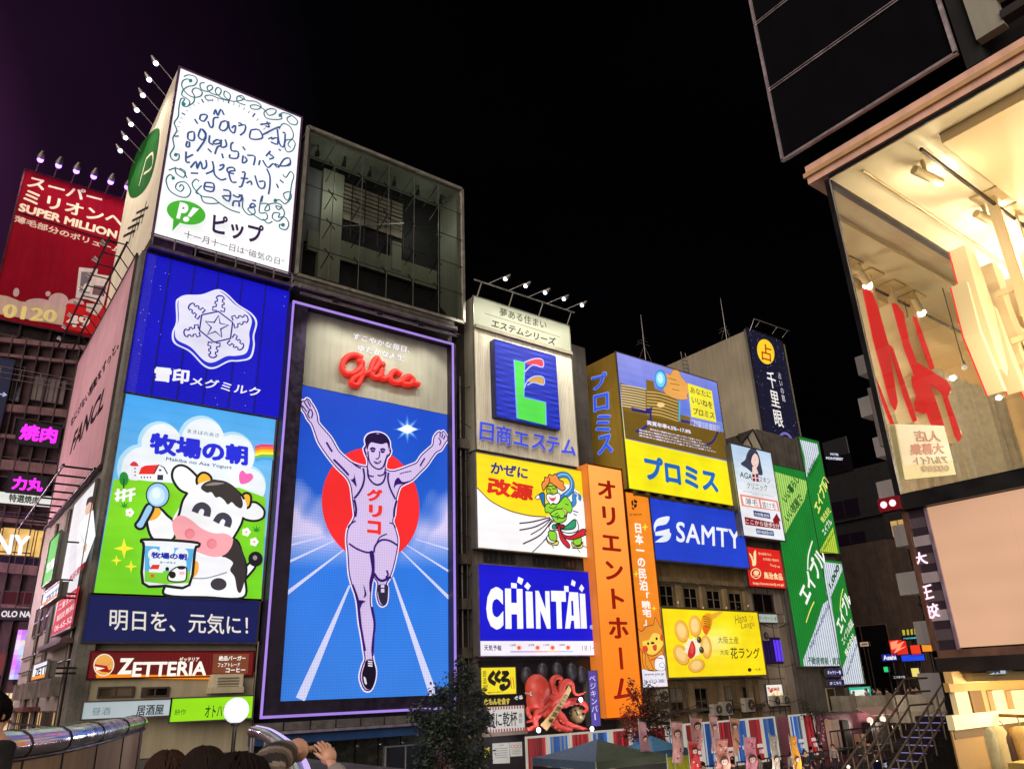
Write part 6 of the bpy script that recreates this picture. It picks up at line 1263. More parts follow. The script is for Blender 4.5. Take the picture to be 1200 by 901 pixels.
# ================================================================== tents
def tent_(lab, cx, cy, hw, ze, zt, cols, wall):
    t = thing('market_tent', lab, 'tent', (cx, cy, 1)); m = MB(); cs_ = [(cx - hw, cy - hw), (cx + hw, cy - hw), (cx + hw, cy + hw), (cx - hw, cy + hw)]
    for i in range(4):
        a, b = cs_[i], cs_[(i + 1) % 4]; n = 6
        for k in range(n):   # slightly sagging roof
            def P(u, s_): x = a[0] + (b[0] - a[0]) * u; y = a[1] + (b[1] - a[1]) * u; z = ze + (zt - ze) * (s_ ** 1.25); return (x + (cx - x) * s_, y + (cy - y) * s_, z)
            for u in range(4): m.face([P(u / 4, k / n), P((u + 1) / 4, k / n), P((u + 1) / 4, (k + 1) / n), P(u / 4, (k + 1) / n)], lin(cols[i]), 0, True)
    m.build('roof', M_CLOTH, t); m = MB()
    for i in range(4):
        a, b = cs_[i], cs_[(i + 1) % 4]; m.face([(*a, ze - .35), (*b, ze - .35), (*b, ze), (*a, ze)], lin([v * .8 for v in cols[i]])) 
        if i in wall: m.face([(*a, 1.02), (*b, 1.02), (*b, ze - .36), (*a, ze - .36)], lin(wall[i]))
    m.build('wall_cloth', M_CLOTH, t); m = MB()
    for a in cs_: m.tube([(a[0], a[1], .98), (a[0], a[1], ze)], .04, lin((150, 150, 145)), n=6)
    m.build('poles', M_METAL, t)
tent_('black and dark green square tent roof on the quay before the octopus', 28.6, 31.2, 2.35, 3.55, 4.3, [(70, 84, 66), (36, 52, 40), (40, 50, 40), (88, 108, 130)], {0: (30, 30, 30), 3: (22, 24, 24)})
tent_('blue topped tent with lime yellow side cloth, half hidden by the tree', 33.6, 32.3, 1.35, 3.5, 4.15, [(70, 130, 170), (70, 140, 150), (70, 120, 150), (80, 140, 190)], {0: (170, 180, 40), 1: (150, 160, 40), 3: (150, 160, 40)})

# ================================================================== portrait banners
def banner(q, Y, base, hair, lab, kind=0):
    pts = [onY(x, y, Y) for x, y in q]; t = thing('portrait_banner', lab, 'banner', (pts[2].x, Y, 1), 'tall cloth banners with drawn portraits on the quay'); m = MB(); n = 7
    for i in range(n):
        a, b = i / n, (i + 1) / n; w1, w2 = .06 * math.sin(a * 7), .06 * math.sin(b * 7)
        L0, R0, L1, R1 = pts[0].lerp(pts[2], a), pts[1].lerp(pts[3], a), pts[0].lerp(pts[2], b), pts[1].lerp(pts[3], b)
        m.face([L0 + Vector((0, w1, 0)), R0 + Vector((0, w1, 0)), R1 + Vector((0, w2, 0)), L1 + Vector((0, w2, 0))], lin(base), 0, True)
    m.build('cloth', M_CLOTH, t)
    A = Art('Y', Y - .08, q, (pts[2].x, pts[3].x, pts[2].z, pts[0].z) if False else quad_rect('Y', Y, q)); cx = (q[0][0] + q[1][0] + q[2][0] + q[3][0]) / 4; y0 = q[0][1]; w_ = q[1][0] - q[0][0]; h_ = q[2][1] - q[0][1]
    fy = y0 + (h_ * .3 if kind == 0 else h_ * .62); s_ = w_ * .30
    xc = lambda y: (q[0][0] + q[1][0]) / 2 + ((q[2][0] + q[3][0]) - (q[0][0] + q[1][0])) / 2 * (y - y0) / h_
    A.ell(xc(fy), fy, s_ * 1.15, s_ * 1.3, hair); A.ell(xc(fy), fy + s_ * .25, s_ * .8, s_ * .95, (240, 206, 190)); A.poly([(xc(fy) - s_, fy - s_ * .2), (xc(fy), fy - s_ * 1.1), (xc(fy) + s_, fy - s_ * .2), (xc(fy) + s_ * .3, fy - s_ * .35), (xc(fy) - s_ * .4, fy - s_ * .3)], hair)
    for dx in (-.34, .34): A.ell(xc(fy) + dx * s_, fy + s_ * .3, s_ * .13, s_ * .17, (40, 26, 30), n=8)
    by = fy + s_ * 1.4; A.poly([(xc(by) - s_ * .4, by - s_ * .2), (xc(by) + s_ * .4, by - s_ * .2), (xc(by) + s_ * 1.1, by + h_ * .22), (xc(by) - s_ * 1.1, by + h_ * .22)], [min(255, v * .85 + 20) for v in base])
    for k in range(5): A.ell(xc(y0 + h_ * .12 * k) + random.uniform(-.3, .3) * w_, y0 + h_ * (.7 if kind == 0 else .12) + k * h_ * .05, w_ * .08, w_ * .06, random.choice(((120, 40, 60), (60, 40, 50), (250, 240, 240))), n=8)
    A.done(t, M_CLOTH)
    m = MB(); m.tube([(pts[0].x - .05, Y, .98), (pts[0].x - .05, Y, pts[0].z + .15)], .03, lin((190, 185, 180)), n=6); m.tube([pts[0] + Vector((-.05, 0, .04)), pts[1] + Vector((0, 0, .04))], .02, lin((190, 185, 180)), n=6); m.build('pole', M_METAL, t)
pk = (240, 188, 184)
for q, Y, base, hair, lab, kd in (
    ([(749, 845), (757, 848), (750, 892), (764, 890)], 29.5, (200, 150, 165), (110, 30, 50), 'wine and white twisted cloth banner before the dark tree', 0),
    ([(786.5, 846), (800, 846.5), (788, 893), (800, 894)], 30, pk, (110, 60, 60), 'pale pink portrait banner left of the small red banner', 0),
    ([(809.5, 841), (823, 842), (812, 876), (823, 877)], 30.4, (226, 166, 164), (70, 40, 46), 'salmon portrait banner rising just above the red banner', 0),
    ([(806.5, 870), (818, 870), (810, 903), (820, 903)], 29, (214, 60, 62), (60, 26, 30), 'small bright red portrait banner', 0),
    ([(832, 839), (841, 840.5), (834, 880), (843, 880)], 30.4, (222, 170, 168), (90, 50, 56), 'narrow pink portrait banner beside a blue curtain panel', 0),
    ([(838, 867), (853, 867), (840, 905), (856, 905)], 28.6, (226, 156, 140), (90, 60, 56), 'broad salmon banner with its portrait at the foot', 1),
    ([(856, 842), (867, 843), (859, 885), (865, 885)], 30.6, (226, 168, 130), (60, 36, 40), 'orange tinted portrait banner before the fence', 0),
    ([(872, 864), (886, 865), (874, 905), (887, 905)], 28.6, (232, 150, 170), (80, 40, 50), 'rose pink banner with its portrait at the foot', 1),
    ([(902, 862), (911, 863), (905, 905), (914, 905)], 28.6, (170, 166, 150), (50, 44, 44), 'grey green portrait banner between rose and orange ones', 1),
    ([(925, 863), (934, 863), (931, 905), (940, 905)], 28.6, (236, 166, 40), (60, 40, 30), 'bright orange yellow banner with its portrait at the foot', 1)):
    banner(q, Y, base, hair, lab, kd)
for x in (29, 32.2, 35.4, 38.6, 41.8, 45, 48.2, 51.4):  # bollards added below the view to brighten the banners
    t = thing('fill_bollard_lamp', 'low quay bollard lamp shining up at the banners', 'lamp', (x, 27.9, 1), 'bollard lamps along the quay'); m = MB(); m.tube([(x, 27.9, 1), (x, 27.9, 1.8)], .08, lin((70, 66, 64)), n=10); m.build('post', M_METAL, t); m = MB(); m.ball((x, 27.9, 1.9), .1, .1, .1, lin((255, 230, 210))); m.build('bulb', M_LIGHT, t); lamp_light('POINT', (x, 27.7, 2.15), 95, (1, .86, .8), rad=.1)

# ================================================================== trees
def tree(name, lab, base, top, clumps, n, leaf, cols, trunk=.12, seed=1):
    rng = random.Random(seed); t = thing(name, lab, 'tree', base); m = MB(); bk_ = lin((40, 32, 28)); b = Vector(base); tp = Vector(top)
    mid = b.lerp(tp, .45) + Vector((.1, 0, 0)); m.tube([b, b.lerp(mid, .5), mid, tp], [trunk, trunk * .8, trunk * .6, trunk * .15], bk_, n=8)
    for c in clumps: s_ = b.lerp(tp, rng.uniform(.35, .7)); e_ = Vector(c[:3]); m.tube([s_, s_.lerp(e_, .5) + Vector((0, 0, .15)), e_], [trunk * .45, trunk * .3, .015], bk_, n=5)
    m.build('trunk', M_CONC, t); m = MB()
    for c in clumps:
        cc = Vector(c[:3]); rr_ = c[3]; k = int(n * rr_ ** 2)
        for i in range(k):
            d = Vector((rng.gauss(0, 1), rng.gauss(0, 1), rng.gauss(0, 1))); d = d.normalized() * rr_ * rng.random() ** .4 * (1 + .35 * math.sin(d.x * 3 + d.z * 4)); p = cc + d
            a = Vector((rng.gauss(0, 1), rng.gauss(0, 1), rng.gauss(0, 1) - .6)).normalized(); o = a.orthogonal().normalized(); l_ = leaf * rng.uniform(.6, 1.4)
            col = lin(rng.choice(cols(p))); col = tuple(v * rng.uniform(.6, 1.3) for v in col)
            m.face([p, p + a * l_ * .5 + o * l_ * .26, p + a * l_, p + a * l_ * .5 - o * l_ * .26], col)
    m.build('crown', M_LEAF, t)
G1 = [(46, 58, 44), (36, 46, 40), (30, 40, 46), (60, 72, 50)]
cl = []
for x, y, r_ in ((500, 845, .55), (515, 815, .5), (535, 800, .6), (550, 790, .45), (560, 815, .5), (530, 835, .75), (555, 850, .6), (505, 870, .6), (535, 880, .8), (562, 885, .5), (500, 895, .6), (548, 905, .7), (518, 850, .7), (488, 835, .35), (570, 840, .35), (540, 775, .25)):
    p = onY(x, y, 31 + random.uniform(-.6, .6)); cl.append((p.x, p.y, p.z, r_))
b = onY(532, 880, 31); tree('leafy_tree', 'dark loose leafy tree before the lower right corner of the runner screen', (b.x, 31, .98), (b.x + .3, 31, 7.4), cl, 1500, .19, lambda p: G1, seed=3)
cl = []
for x, y, r_, in ((738, 838, .55), (745, 815, .45), (756, 830, .7), (772, 835, .6), (760, 810, .5), (775, 815, .4), (748, 858, .6), (768, 860, .7), (785, 850, .4), (735, 860, .4), (790, 838, .25), (740, 800, .25)):
    p = onY(x, y, 33 + random.uniform(-.4, .4)); cl.append((p.x, p.y, p.z, r_))
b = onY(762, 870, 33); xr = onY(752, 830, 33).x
tree('glow_tinted_tree', 'small tree with red leaves over the orange vertical sign, dull brown beyond', (b.x, 33, .98), (b.x, 33, 6.6), cl, 1300, .16, lambda p: [(170, 40, 18), (140, 34, 20), (90, 30, 20)] if p.x < xr else [(58, 44, 30), (44, 38, 30), (70, 52, 34)], seed=5)  # red leaf colour stands for sign glow passing through the leaves
cl = []
for x, y, r_ in ((948, 832, .35), (944, 824, .25), (956, 835, .4), (964, 836, .3), (950, 838, .4), (941, 838, .25)): p = onY(x, y, 33.6); cl.append((p.x, p.y, p.z, r_))
b = onY(953, 838, 33.6); tree('shrub', 'black round shrub between the curtain panels and pink stall', (b.x, 33.6, .98), (b.x, 33.6, 4.6), cl, 700, .12, lambda p: [(22, 26, 22), (16, 20, 18)], .06, 7)
# ================================================================== far bridge, dark blocks at the end of the canal
th = thing('far_bridge', 'pale low concrete bridge crossing the canal in the distance, crowded', 'bridge', (63, 24, 3)); m = MB(); m.box(61, 66, 8.8, 38.2, 3.4, 4.2, lin((146, 136, 120))); m.build('deck', M_CONC, th); m = MB(); m.box(60.8, 61.1, 8.8, 38.2, 4.2, 5.35, lin((170, 160, 142)))
for i in range(10): m.box(60.7, 60.8, 9 + i * 3, 9.4 + i * 3, 4.2, 5.5, lin((140, 130, 116)))
m.build('parapet', M_CONC, th); m = MB()
for y in (14, 26): m.box(61.5, 65.5, y, y + 1.2, -3, 3.4, lin((90, 84, 76)))
m.build('pier', M_CONC, th)
def far_block(lab, x0, x1, y0, y1, z1, col, rows, cols_, seed, lit=.06):
    t = thing('dark_building', lab, 'building', ((x0 + x1) / 2, (y0 + y1) / 2, 1)); m = MB(); m.box(x0, x1, y0, y1, .98, z1, lin(col)); m.build('wall', M_CONC, t); rng = random.Random(seed)
    for j in range(rows):
        for i in range(cols_):
            a0 = -y1 + (y1 - y0) * (i + .2) / cols_; z = 4 + (z1 - 6) * j / rows; on = rng.random() < lit
            window(t, 'X', x0 - .02, a0, a0 + (y1 - y0) / cols_ * .6, z, z + (z1 - 6) / rows * .55, pane=rng.choice(((240, 190, 110), (200, 170, 140))) if on else (16, 14, 16), nx=2, fr=[min(255, c * 1.4) for c in col], lit=on, pm=M_DIM if on else None)
    m = MB()
    for j in range(rows): z = 4 + (z1 - 6) * j / rows; m.box(x0 - .5, x0, y0, y1, z - .5, z - .3, lin([c * 1.25 for c in col]))
    m.build('balcony_slab', M_CONC, t)
    return t
far_block('plain brown windowless tall block beyond the green signs', 80, 95, 40.5, 60, 20, (70, 54, 45), 1, 2, 1, 0)
far_block('dark block of stacked balconies left of the pillared shop', 84, 100, 31, 42.4, 26, (30, 26, 25), 6, 4, 2, .05)
far_block('darkest broad block at the end of the canal', 110, 130, 16, 90, 36, (16, 14, 16), 6, 9, 3, .03)
t = thing('striped_tower', 'slim block whose pale balcony fronts stripe it beside the pillared shop', 'building', (30, 10, 1)); m = MB(); m.box(30, 36, 6.5, 14.4, 1, 30, lin((34, 30, 32))); m.build('wall', M_CONC, t); m = MB()
for k in range(9): m.box(29.2, 30, 6.5, 14.5 + .25 * (k % 2), 4.2 + k * 1.75, 5.0 + k * 1.75, lin((214, 208, 202)))
m.build('balcony', M_PLASTER, t); m = MB(); p, q_ = onX(1016, 455, 22), onX(1035, 522, 22); m.box(22, 22.2, q_.y, p.y, q_.z, p.z, lin((170, 164, 160))); m.build('sign_blade', M_PAINT, t)
sg, A, r = sign('rooftop_sign', 'tiny white hotel name glowing on the far dark roofline', 'sign', 109.6, None, .3, (6, 6, 8), ax='X', frame=0, rect=(-62.5, -58.5, 38.5, 41.2)); A.t3('HOTEL', (973, 533), (983, 534), (973, 530.5), (210, 214, 236), .05); A.t3('MONTEREY', (968, 538), (988, 539.5), (968, 535), (210, 214, 236), .05); A.done(sg, M_LIGHT)
m = MB(); m.box(109.7, 109.9, 58.4, 62.6, 35.9, 38.5, lin((30, 28, 30))); m.build('mount', M_METAL, sg)
for nm, lab, q, c_, txt, tcol in (
    ('neon_sign', 'jagged red neon sign of the far street', [(1041, 752), (1062, 747), (1046, 768), (1064, 766)], (220, 40, 24), None, None),
    ('neon_sign', 'round red neon sign beside the jagged one', [(1067, 756), (1079, 755), (1068, 768), (1079, 767)], (236, 60, 30), None, None),
    ('neon_sign', 'small navy beer sign with white script', [(1033, 766), (1051, 766), (1034, 774), (1052, 774)], (30, 36, 150), 'Asahi', (240, 240, 250)),
    ('neon_sign', 'long bright blue neon strip under the red signs', [(1056, 767), (1083, 766), (1057, 775), (1084, 773)], (26, 70, 230), None, None),
    ('neon_sign', 'cyan capital letters on a dark strip', [(1057, 746), (1076, 745), (1057, 750), (1076, 749)], (14, 16, 20), 'GOTOND', (90, 220, 240)),
    ('neon_sign', 'orange neon box sign beside the pillared shop', [(1080, 754), (1092, 752), (1081, 764), (1093, 762)], (240, 150, 40), None, None),
    ('neon_sign', 'small pale yellow sign over the bridge crowd', [(1068, 783), (1077, 782), (1069, 793), (1078, 792)], (236, 220, 120), None, None),
    ('neon_sign', 'green traffic glow above the bridge crowd', [(1035.5, 781), (1041, 781), (1036, 787), (1041, 787)], (40, 220, 130), None, None),
    ('neon_sign', 'thin white sign row above the bridge crowd', [(1046, 791), (1062, 790), (1046, 796), (1062, 795)], (16, 16, 18), 'こつるつる', (200, 200, 206)),
    ('neon_sign', 'rounded pale plaque on the brown block', [(1008, 752), (1018, 752), (1008, 757), (1018, 757)], (190, 160, 130), '道頓堀', (60, 40, 40)),
    ('neon_sign', 'yellow and black striped neon stand', [(1057, 738), (1076, 736), (1058, 744), (1077, 743)], (190, 176, 50), None, None)):
    sg, A, r = sign(nm, lab, 'sign', 78.0, q, .3, c_, ax='X', frame=.05, fcol=(40, 38, 40))
    if 'jagged' in lab: A.poly([(1043, 754), (1052, 750), (1050, 756), (1060, 750), (1054, 760), (1062, 757), (1048, 766), (1051, 759), (1045, 762)], (255, 120, 90))
    if 'striped' in lab:
        for k in range(4): A.poly([(1060 + 4.4 * k, 737), (1062 + 4.4 * k, 737), (1062.5 + 4.4 * k, 744), (1060.5 + 4.4 * k, 744)], (30, 26, 20))
    if txt: A.t3(txt, (q[2][0] + 1.5, q[2][1] - 1.2), (q[3][0] - 1.5, q[3][1] - 1.2), (q[0][0] + 1.5, q[0][1] + 1.2), tcol, .04)
    A.done(sg, M_NEON if 'neon' in lab else M_LIGHT)
    m = MB(); yc = -(r[0] + r[1]) / 2; m.tube([(78.4, yc, .98), (78.4, yc, r[2])], .12, lin((40, 38, 38)), n=6); m.build('post', M_METAL, sg)
lamp_light('POINT', (76, 33, 7), 500, (1, .6, .4), rad=.6)

# ================================================================== far left: red rooftop advert over dim shop floors
th = thing('shop_tower', 'tall dim building under the red rooftop advert, with magenta neon and lit floors', 'building', (0, 82, 1)); m = MB(); m.box(-16, 13, 75.3, 95, 1, 37.6, lin((84, 62, 64))); m.build('wall', M_CONC, th)
V = zm(0, 360, .4439); ya = 75.0
def slab(mb, q, col, y=75.0, t=.25): mb.prism([onY(x, p_, y) for x, p_ in q], (0, t, 0), lin(col))
m = MB()
for yy, h in ((86, 12), (128, 8), (260, 20), (340, 10), (408, 26), (515, 10), (560, 12), (680, 26), (790, 14)): slab(m, V([(-160, yy - 24), (330, yy + 26), (330, yy + 26 + h), (-160, yy - 24 + h)]), (126, 92, 94), 74.7, .6)
m.build('ledge', M_CONC, th); m = MB()
for i in range(15): x = -4 + i * 1.05; m.box(x, x + .08, 74.66, 75.3, 3, 37.4, lin((70, 52, 56)))
for i in range(10): m.tube([(-4 + i * 1.5, 74.5, 33.2), (-4 + i * 1.5, 74.5, 34.2)], .04, lin((120, 100, 104)), n=5)
for z in (33.2, 33.7, 34.2): m.tube([(-5, 74.5, z), (12, 74.5, z)], .04, lin((120, 100, 104)), n=5)
m.build('pilaster', M_CONC, th)
for i in range(7): x = -2 + i * 1.75; window(th, 'Y', 74.8, x, x + 1.5, 5.2, 8.0, pane=((246, 200, 130), (230, 150, 120), (250, 220, 170))[i % 3], lit=True, nx=3, fr=(60, 40, 40))
for i in range(5): x = 0 + i * 1.75; window(th, 'Y', 74.8, x, x + 1.4, 9.2, 10.9, pane=((120, 60, 60), (236, 190, 120), (60, 40, 60))[i % 3], lit=i % 3 == 1, nx=2, fr=(70, 50, 50))
for TL, BR, kw in (((20, 150), (48, 250), dict(pane=(40, 36, 36))), ((90, 178), (165, 258), dict(pane=(120, 110, 108), nx=6)), ((40, 290), (160, 360), dict(pane=(14, 8, 16))), ((-60, 385), (48, 430), dict(pane=(26, 20, 34))), ((50, 395), (160, 440), dict(pane=(36, 26, 46))), ((-60, 438), (155, 505), dict(pane=(18, 10, 20), nx=4)), ((-60, 532), (180, 565), dict(pane=(44, 28, 60), nx=5)), ((-60, 650), (180, 700), dict(pane=(36, 28, 50), nx=5)), ((-60, 745), (180, 790), dict(pane=(70, 30, 36), nx=4))): win_px(th, 'Y', 74.85, *V([TL, BR]), fr=(80, 60, 64), **kw)
for a, b in (((-70, 575), (-5, 655)), ((0, 578), (88, 660)), ((92, 586), (128, 666)), ((132, 590), (175, 668))): win_px(th, 'Y', 74.85, *V([a, b]), pane=(236, 190, 110), nx=2, nz=1, fr=(50, 40, 30), lit=True)
for nm, lab, q, fc, txt, tc_, fm in (
    ('neon_sign', 'magenta neon grill characters on the dark upper floor', [(46, 300), (160, 312), (44, 362), (158, 370)], (20, 6, 22), ('焼肉', (52, 352), (150, 358), (54, 308)), (250, 40, 236), M_DIM),
    ('neon_sign', 'magenta neon characters above the white grill board', [(22, 438), (125, 446), (20, 490), (122, 496)], (20, 6, 22), ('力丸', (32, 482), (114, 486), (32, 446)), (250, 40, 236), M_DIM),
    ('shop_sign', 'white strip board naming a grill with outlined characters', [(-20, 486), (155, 500), (-22, 516), (152, 528)], (222, 224, 216), ('特選焼肉', (24, 514), (104, 520), (24, 492)), (60, 70, 60), M_LIGHT),
    ('shop_sign', 'big white capitals glowing on the lit shop floor', [(-40, 592), (84, 598), (-40, 656), (84, 660)], None, ('NY', (-12, 650), (78, 654), (-14, 596)), (246, 244, 250), None),
    ('shop_sign', 'thin white capitals over the violet screen', [(0, 792), (125, 800), (0, 822), (125, 826)], (20, 16, 22), ('OLO NAMIKI', (4, 816), (118, 820), (4, 798)), (220, 210, 216), M_DIM),
    ('video_screen', 'small violet and white screen showing an outlined numeral', [(48, 850), (134, 852), (24, 976), (112, 986)], (226, 190, 250), ('2', (52, 930), (74, 932), (52, 876)), (236, 210, 200), M_LIGHT),
    ('shop_sign', 'dark blue sign with arrow and white letters at the left edge', [(-30, 128), (22, 136), (-34, 330), (14, 334)], (14, 22, 56), ('→', (-4, 240), (18, 242), (-4, 228)), (170, 180, 220), M_DIM)):
    q = V(q); sg, A, r = sign(nm, lab, 'screen' if nm == 'video_screen' else 'sign', 74.5, q, .3, fc, frame=.06, fcol=(60, 50, 60), fmat=fm)
    if nm == 'video_screen': A.grid(q, 8, 10, lambda x, y: (206 + 30 * math.sin(x * .4 + y * .1), 170 + 50 * math.sin(x * .2 - y * .12), 250), l=.3)
    if fc is None: [bpy.data.objects.remove(o) for o in list(bpy.data.objects) if o.parent == sg and o.name.startswith(('cabinet', 'frame'))]
    A.t3(txt[0], *V(txt[1:]), tc_, .04); A.done(sg, M_NEON if nm == 'neon_sign' else M_LIGHT)
    if fc is None: m = MB(); m.tube([(r[0], 74.7, r[2] + .4), (r[1], 74.7, r[2] + .4)], .05, lin((60, 50, 40)), n=6); m.build('support_rail', M_METAL, sg)
q = [(19, 202), (240, 258), (-2, 378), (215, 413)]
sg, A, r = sign('rooftop_billboard', 'red roof billboard with large pale katakana, floodlit from above', 'billboard', 75.0, q, 1.0, (138, 10, 32), frame=.15, fcol=(90, 40, 50), fmat=M_BOARD)
Q = zm(0, 180, .2443); pa = (244, 226, 196)
A.t3('スーパー', *Q([(92, 178), (464, 252), (104, 118)]), pa, .03); A.t3('ミリオンヘア', *Q([(80, 258), (672, 385), (86, 192)]), pa, .03); A.t3('SUPER MILLION HAIR', *Q([(62, 308), (716, 460), (68, 266)]), pa, .05); A.line(Q([(60, 314), (700, 486)]), 3.4, (40, 14, 22)); A.t3('薄毛部分のボリュームアップ', *Q([(48, 364), (720, 530), (52, 330)]), (236, 206, 186), .03)
A.poly(Q([(376, 570), (466, 574), (446, 720), (368, 712)]), (214, 200, 196)); A.poly(Q([(388, 590), (444, 590), (436, 690), (384, 684)]), (120, 110, 120)); A.poly(Q([(404, 650), (440, 628), (438, 684), (396, 680)]), (236, 226, 216)); A.poly(Q([(440, 596), (526, 604), (500, 740), (430, 720)]), (226, 208, 200)); A.poly(Q([(450, 650), (510, 656), (500, 700), (444, 694)]), (120, 90, 100))
for cx, cy, rx, ry in ((95, 700, 14, 20), (290, 730, 46, 36), (240, 700, 12, 12), (370, 740, 40, 24), (200, 745, 60, 22)): A.ell(*Q([(cx, cy)])[0], rx * .2443, ry * .2443, (206, 170, 170), n=16)
A.poly(Q([(0, 712), (60, 720), (120, 740), (330, 756), (320, 838), (30, 800), (0, 790)]), (206, 176, 160)); A.poly(Q([(330, 740), (520, 740), (500, 880), (316, 850)]), (206, 34, 40)); A.poly(Q([(420, 735), (500, 740), (470, 790), (420, 770)]), (226, 206, 196))
A.t3('0120', *Q([(40, 812), (286, 832), (46, 752)]), (246, 230, 150), .05); A.t3('49', *Q([(330, 846), (436, 852), (336, 786)]), (250, 236, 226), .05)
A.done(sg, M_BOARD)
m = MB(); m.box(r[0], r[1], 75.5, 76.5, 37.6, r[2], lin((50, 40, 44)))
for i in range(8): x = r[0] + (r[1] - r[0]) * i / 7; m.obox((x, 75.2, 37.4), (x, 75.2, r[2]), .2, .2, lin((60, 50, 54)))
m.build('support', M_METAL, sg)
for i in range(10):
    x = r[0] + .8 + i * 1.52
    arm_lamp(sg, (x, 75.1, r[3]), (x + .15, 73.2, r[3] + .95), col=(150, 96, 255), scale=2.0)
    if i % 2 == 0: lamp_light('SPOT', (x, 71.2, r[3] + 1.6), 800, (1, .82, .82), (x, 75, r[3] - 8), R(95))
# added lamps out of view, standing in for lit street signs on the dim floors
for x, y, h, e_, c_, lab in ((-.5, 66, 14, 2600, (.88, .58, 1), 'tall violet street lamp farther up the side street'), (.5, 55, 15, 2000, (1, .72, .76), 'tall rosy street lamp nearer along the side street')):
    t = thing('fill_street_lamp', lab, 'street lamp', (x, y, 4.6)); m = MB(); m.tube([(x, y, 4.6), (x, y, h)], [.12, .07], lin((70, 66, 70)), n=8); m.tube([(x, y, h), (x + .6, y, h + .1)], .05, lin((70, 66, 70)), n=6); m.build('post', M_METAL, t); m = MB(); m.ball((x + .7, y, h), .25, .2, .12, lin([v * 255 for v in c_])); m.build('lamp_head', M_LIGHT, t); lamp_light('POINT', (x + .7, y, h - .4), e_, c_, rad=.3)
# ================================================================== corner clothing shop on the right
th = thing('clothing_shop', 'corner clothing shop with a tall warm glass hall, dark cladding above and peach panel below', 'building', (20, 2, 1))
XG, YC = 16.0, 7.65
m = MB(); pkc = lin((240, 190, 166))
m.box(15.9, 34, -20, 8.1, 18.22, 18.75, pkc); m.box(15.82, 15.9, -20, 8.15, 18.4, 18.52, lin((214, 170, 120))); m.build('slab_edge', M_PLASTER, th)
m = MB(); m.box(16.0, 34, -20, 7.62, 18.12, 18.215, lin((246, 232, 190))); m.box(16.6, 34, -20, 5.2, 17.85, 18.115, lin((226, 200, 150))); m.build('ceiling', M_CLEAN, th)
m = MB(); m.box(15.95, 34, -20, 7.7, 9.86, 10.14, lin((120, 90, 60))); m.build('floor', M_CLEAN, th)
m = MB(); m.box(16.4, 34, -3.4, -3.1, 10.15, 17.84, lin((214, 190, 150))); m.box(33.7, 34, -3, 7.4, 10.15, 17.84, lin((206, 178, 132)))
for z in (12.4, 14.8): m.box(16.4, 33, -3.08, -2.6, z, z + .12, lin((150, 110, 70)))
m.build('inner_wall', M_CLEAN, th)
m = MB(); m.box(27.2, 28.4, 2.6, 3.6, 10.15, 17.84, lin((120, 84, 54))); m.build('pillar', M_CLEAN, th)
m = MB(); n = 90    # pleated curtain
for i in range(n):
    x0, x1 = 22.6 + i * .12, 22.6 + (i + 1) * .12; f = lambda x: 4.3 + .16 * math.sin(x * 9.5) + .05 * math.sin(x * 23)
    m.face([(x0, f(x0), 10.2), (x1, f(x1), 10.2), (x1, f(x1), 16.9), (x0, f(x0), 16.9)], lin((250, 240, 214)), 0, True)
m.build('curtain', M_CLOTH, th)
m = MB(); m.face([(XG, -6, 10.2), (XG, 7.64, 10.2), (XG, 7.64, 18.1), (XG, -6, 18.1)], (1, 1, 1)); m.build('front_pane', M_CLEAR, th)
m = MB(); m.face([(16.05, YC, 10.2), (33, YC, 10.2), (33, YC, 18.1), (16.05, YC, 18.1)], (1, 1, 1)); m.build('canal_pane', M_MIRROR, th)
m = MB(); bk_ = lin((16, 14, 14))
m.box(15.96, 16.06, 7.6, 7.72, 10.14, 18.12, bk_); m.box(16.06, 33, 7.58, 7.7, 18.0, 18.115, bk_); m.box(15.96, 16.02, -6, 7.6, 18.12, 18.2, bk_); m.box(15.96, 16.02, -6, 7.6, 10.14, 10.2, bk_)
m.box(15.8, 16.1, -6, 8.0, 9.84, 10.12, bk_); m.build('mullion', M_PAINT, th)
m = MB(); t_c = lin((60, 50, 40))
m.tube([(16.3, 5.55, 17.8), (33, 5.55, 17.8)], .045, t_c, n=6); m.tube([(16.3, 6.9, 18.05), (33, 6.9, 18.05)], .03, lin((210, 190, 140)), n=6); m.build('ceiling_track', M_METAL, th)
for i, x in enumerate((17.2, 20.4, 23.6, 26.8)):
    b = MB(); b.tube([(x, 5.9, 18.1), (x, 5.9, 17.72)], .05, lin((214, 196, 150)), n=8); b.tube([(x - .35, 6.0, 17.75), (x + .45, 5.8, 17.6)], .11, lin((220, 200, 150)), n=12); o = b.build('track_lamp', M_PAINT, th); b = MB(); b.ball((x + .47, 5.8, 17.6), .04, .085, .085, lin((255, 240, 200))); b.build('bulb', M_LIGHT, o)
for x, y, z, e_ in ((19, 1.5, 11.8, 950), (24.5, 2.0, 11.8, 950), (30, 2.0, 11.8, 800), (17.4, 4.6, 13.0, 330), (17.67, 5.8, 17.5, 130), (20.87, 5.8, 17.5, 150), (24.07, 5.8, 17.5, 420), (27.27, 5.8, 17.5, 420)):
    lamp_light('POINT', (x, y, z), e_, (1, .87, .65), rad=.12 if z > 17 else .5)
p = onY(1098, 505, 9.75); p = Vector((p.x, 5.55, p.z)); b = MB(); b.tube([(p.x, p.y, 17.9), (p.x, p.y, p.z + .2)], .015, lin((60, 50, 40)), n=5); b.tube([(p.x, p.y, p.z + .22), (p.x, p.y, p.z + .08)], [.04, .07], lin((220, 210, 190)), n=8); o = b.build('pendant_lamp', M_PAINT, th); b = MB(); b.ball(p, .09, .09, .09, lin((255, 240, 210))); b.build('bulb', M_LIGHT, o); lamp_light('POINT', p + Vector((0, -.0, -.2)), 420, (1, .88, .66), rad=.06)
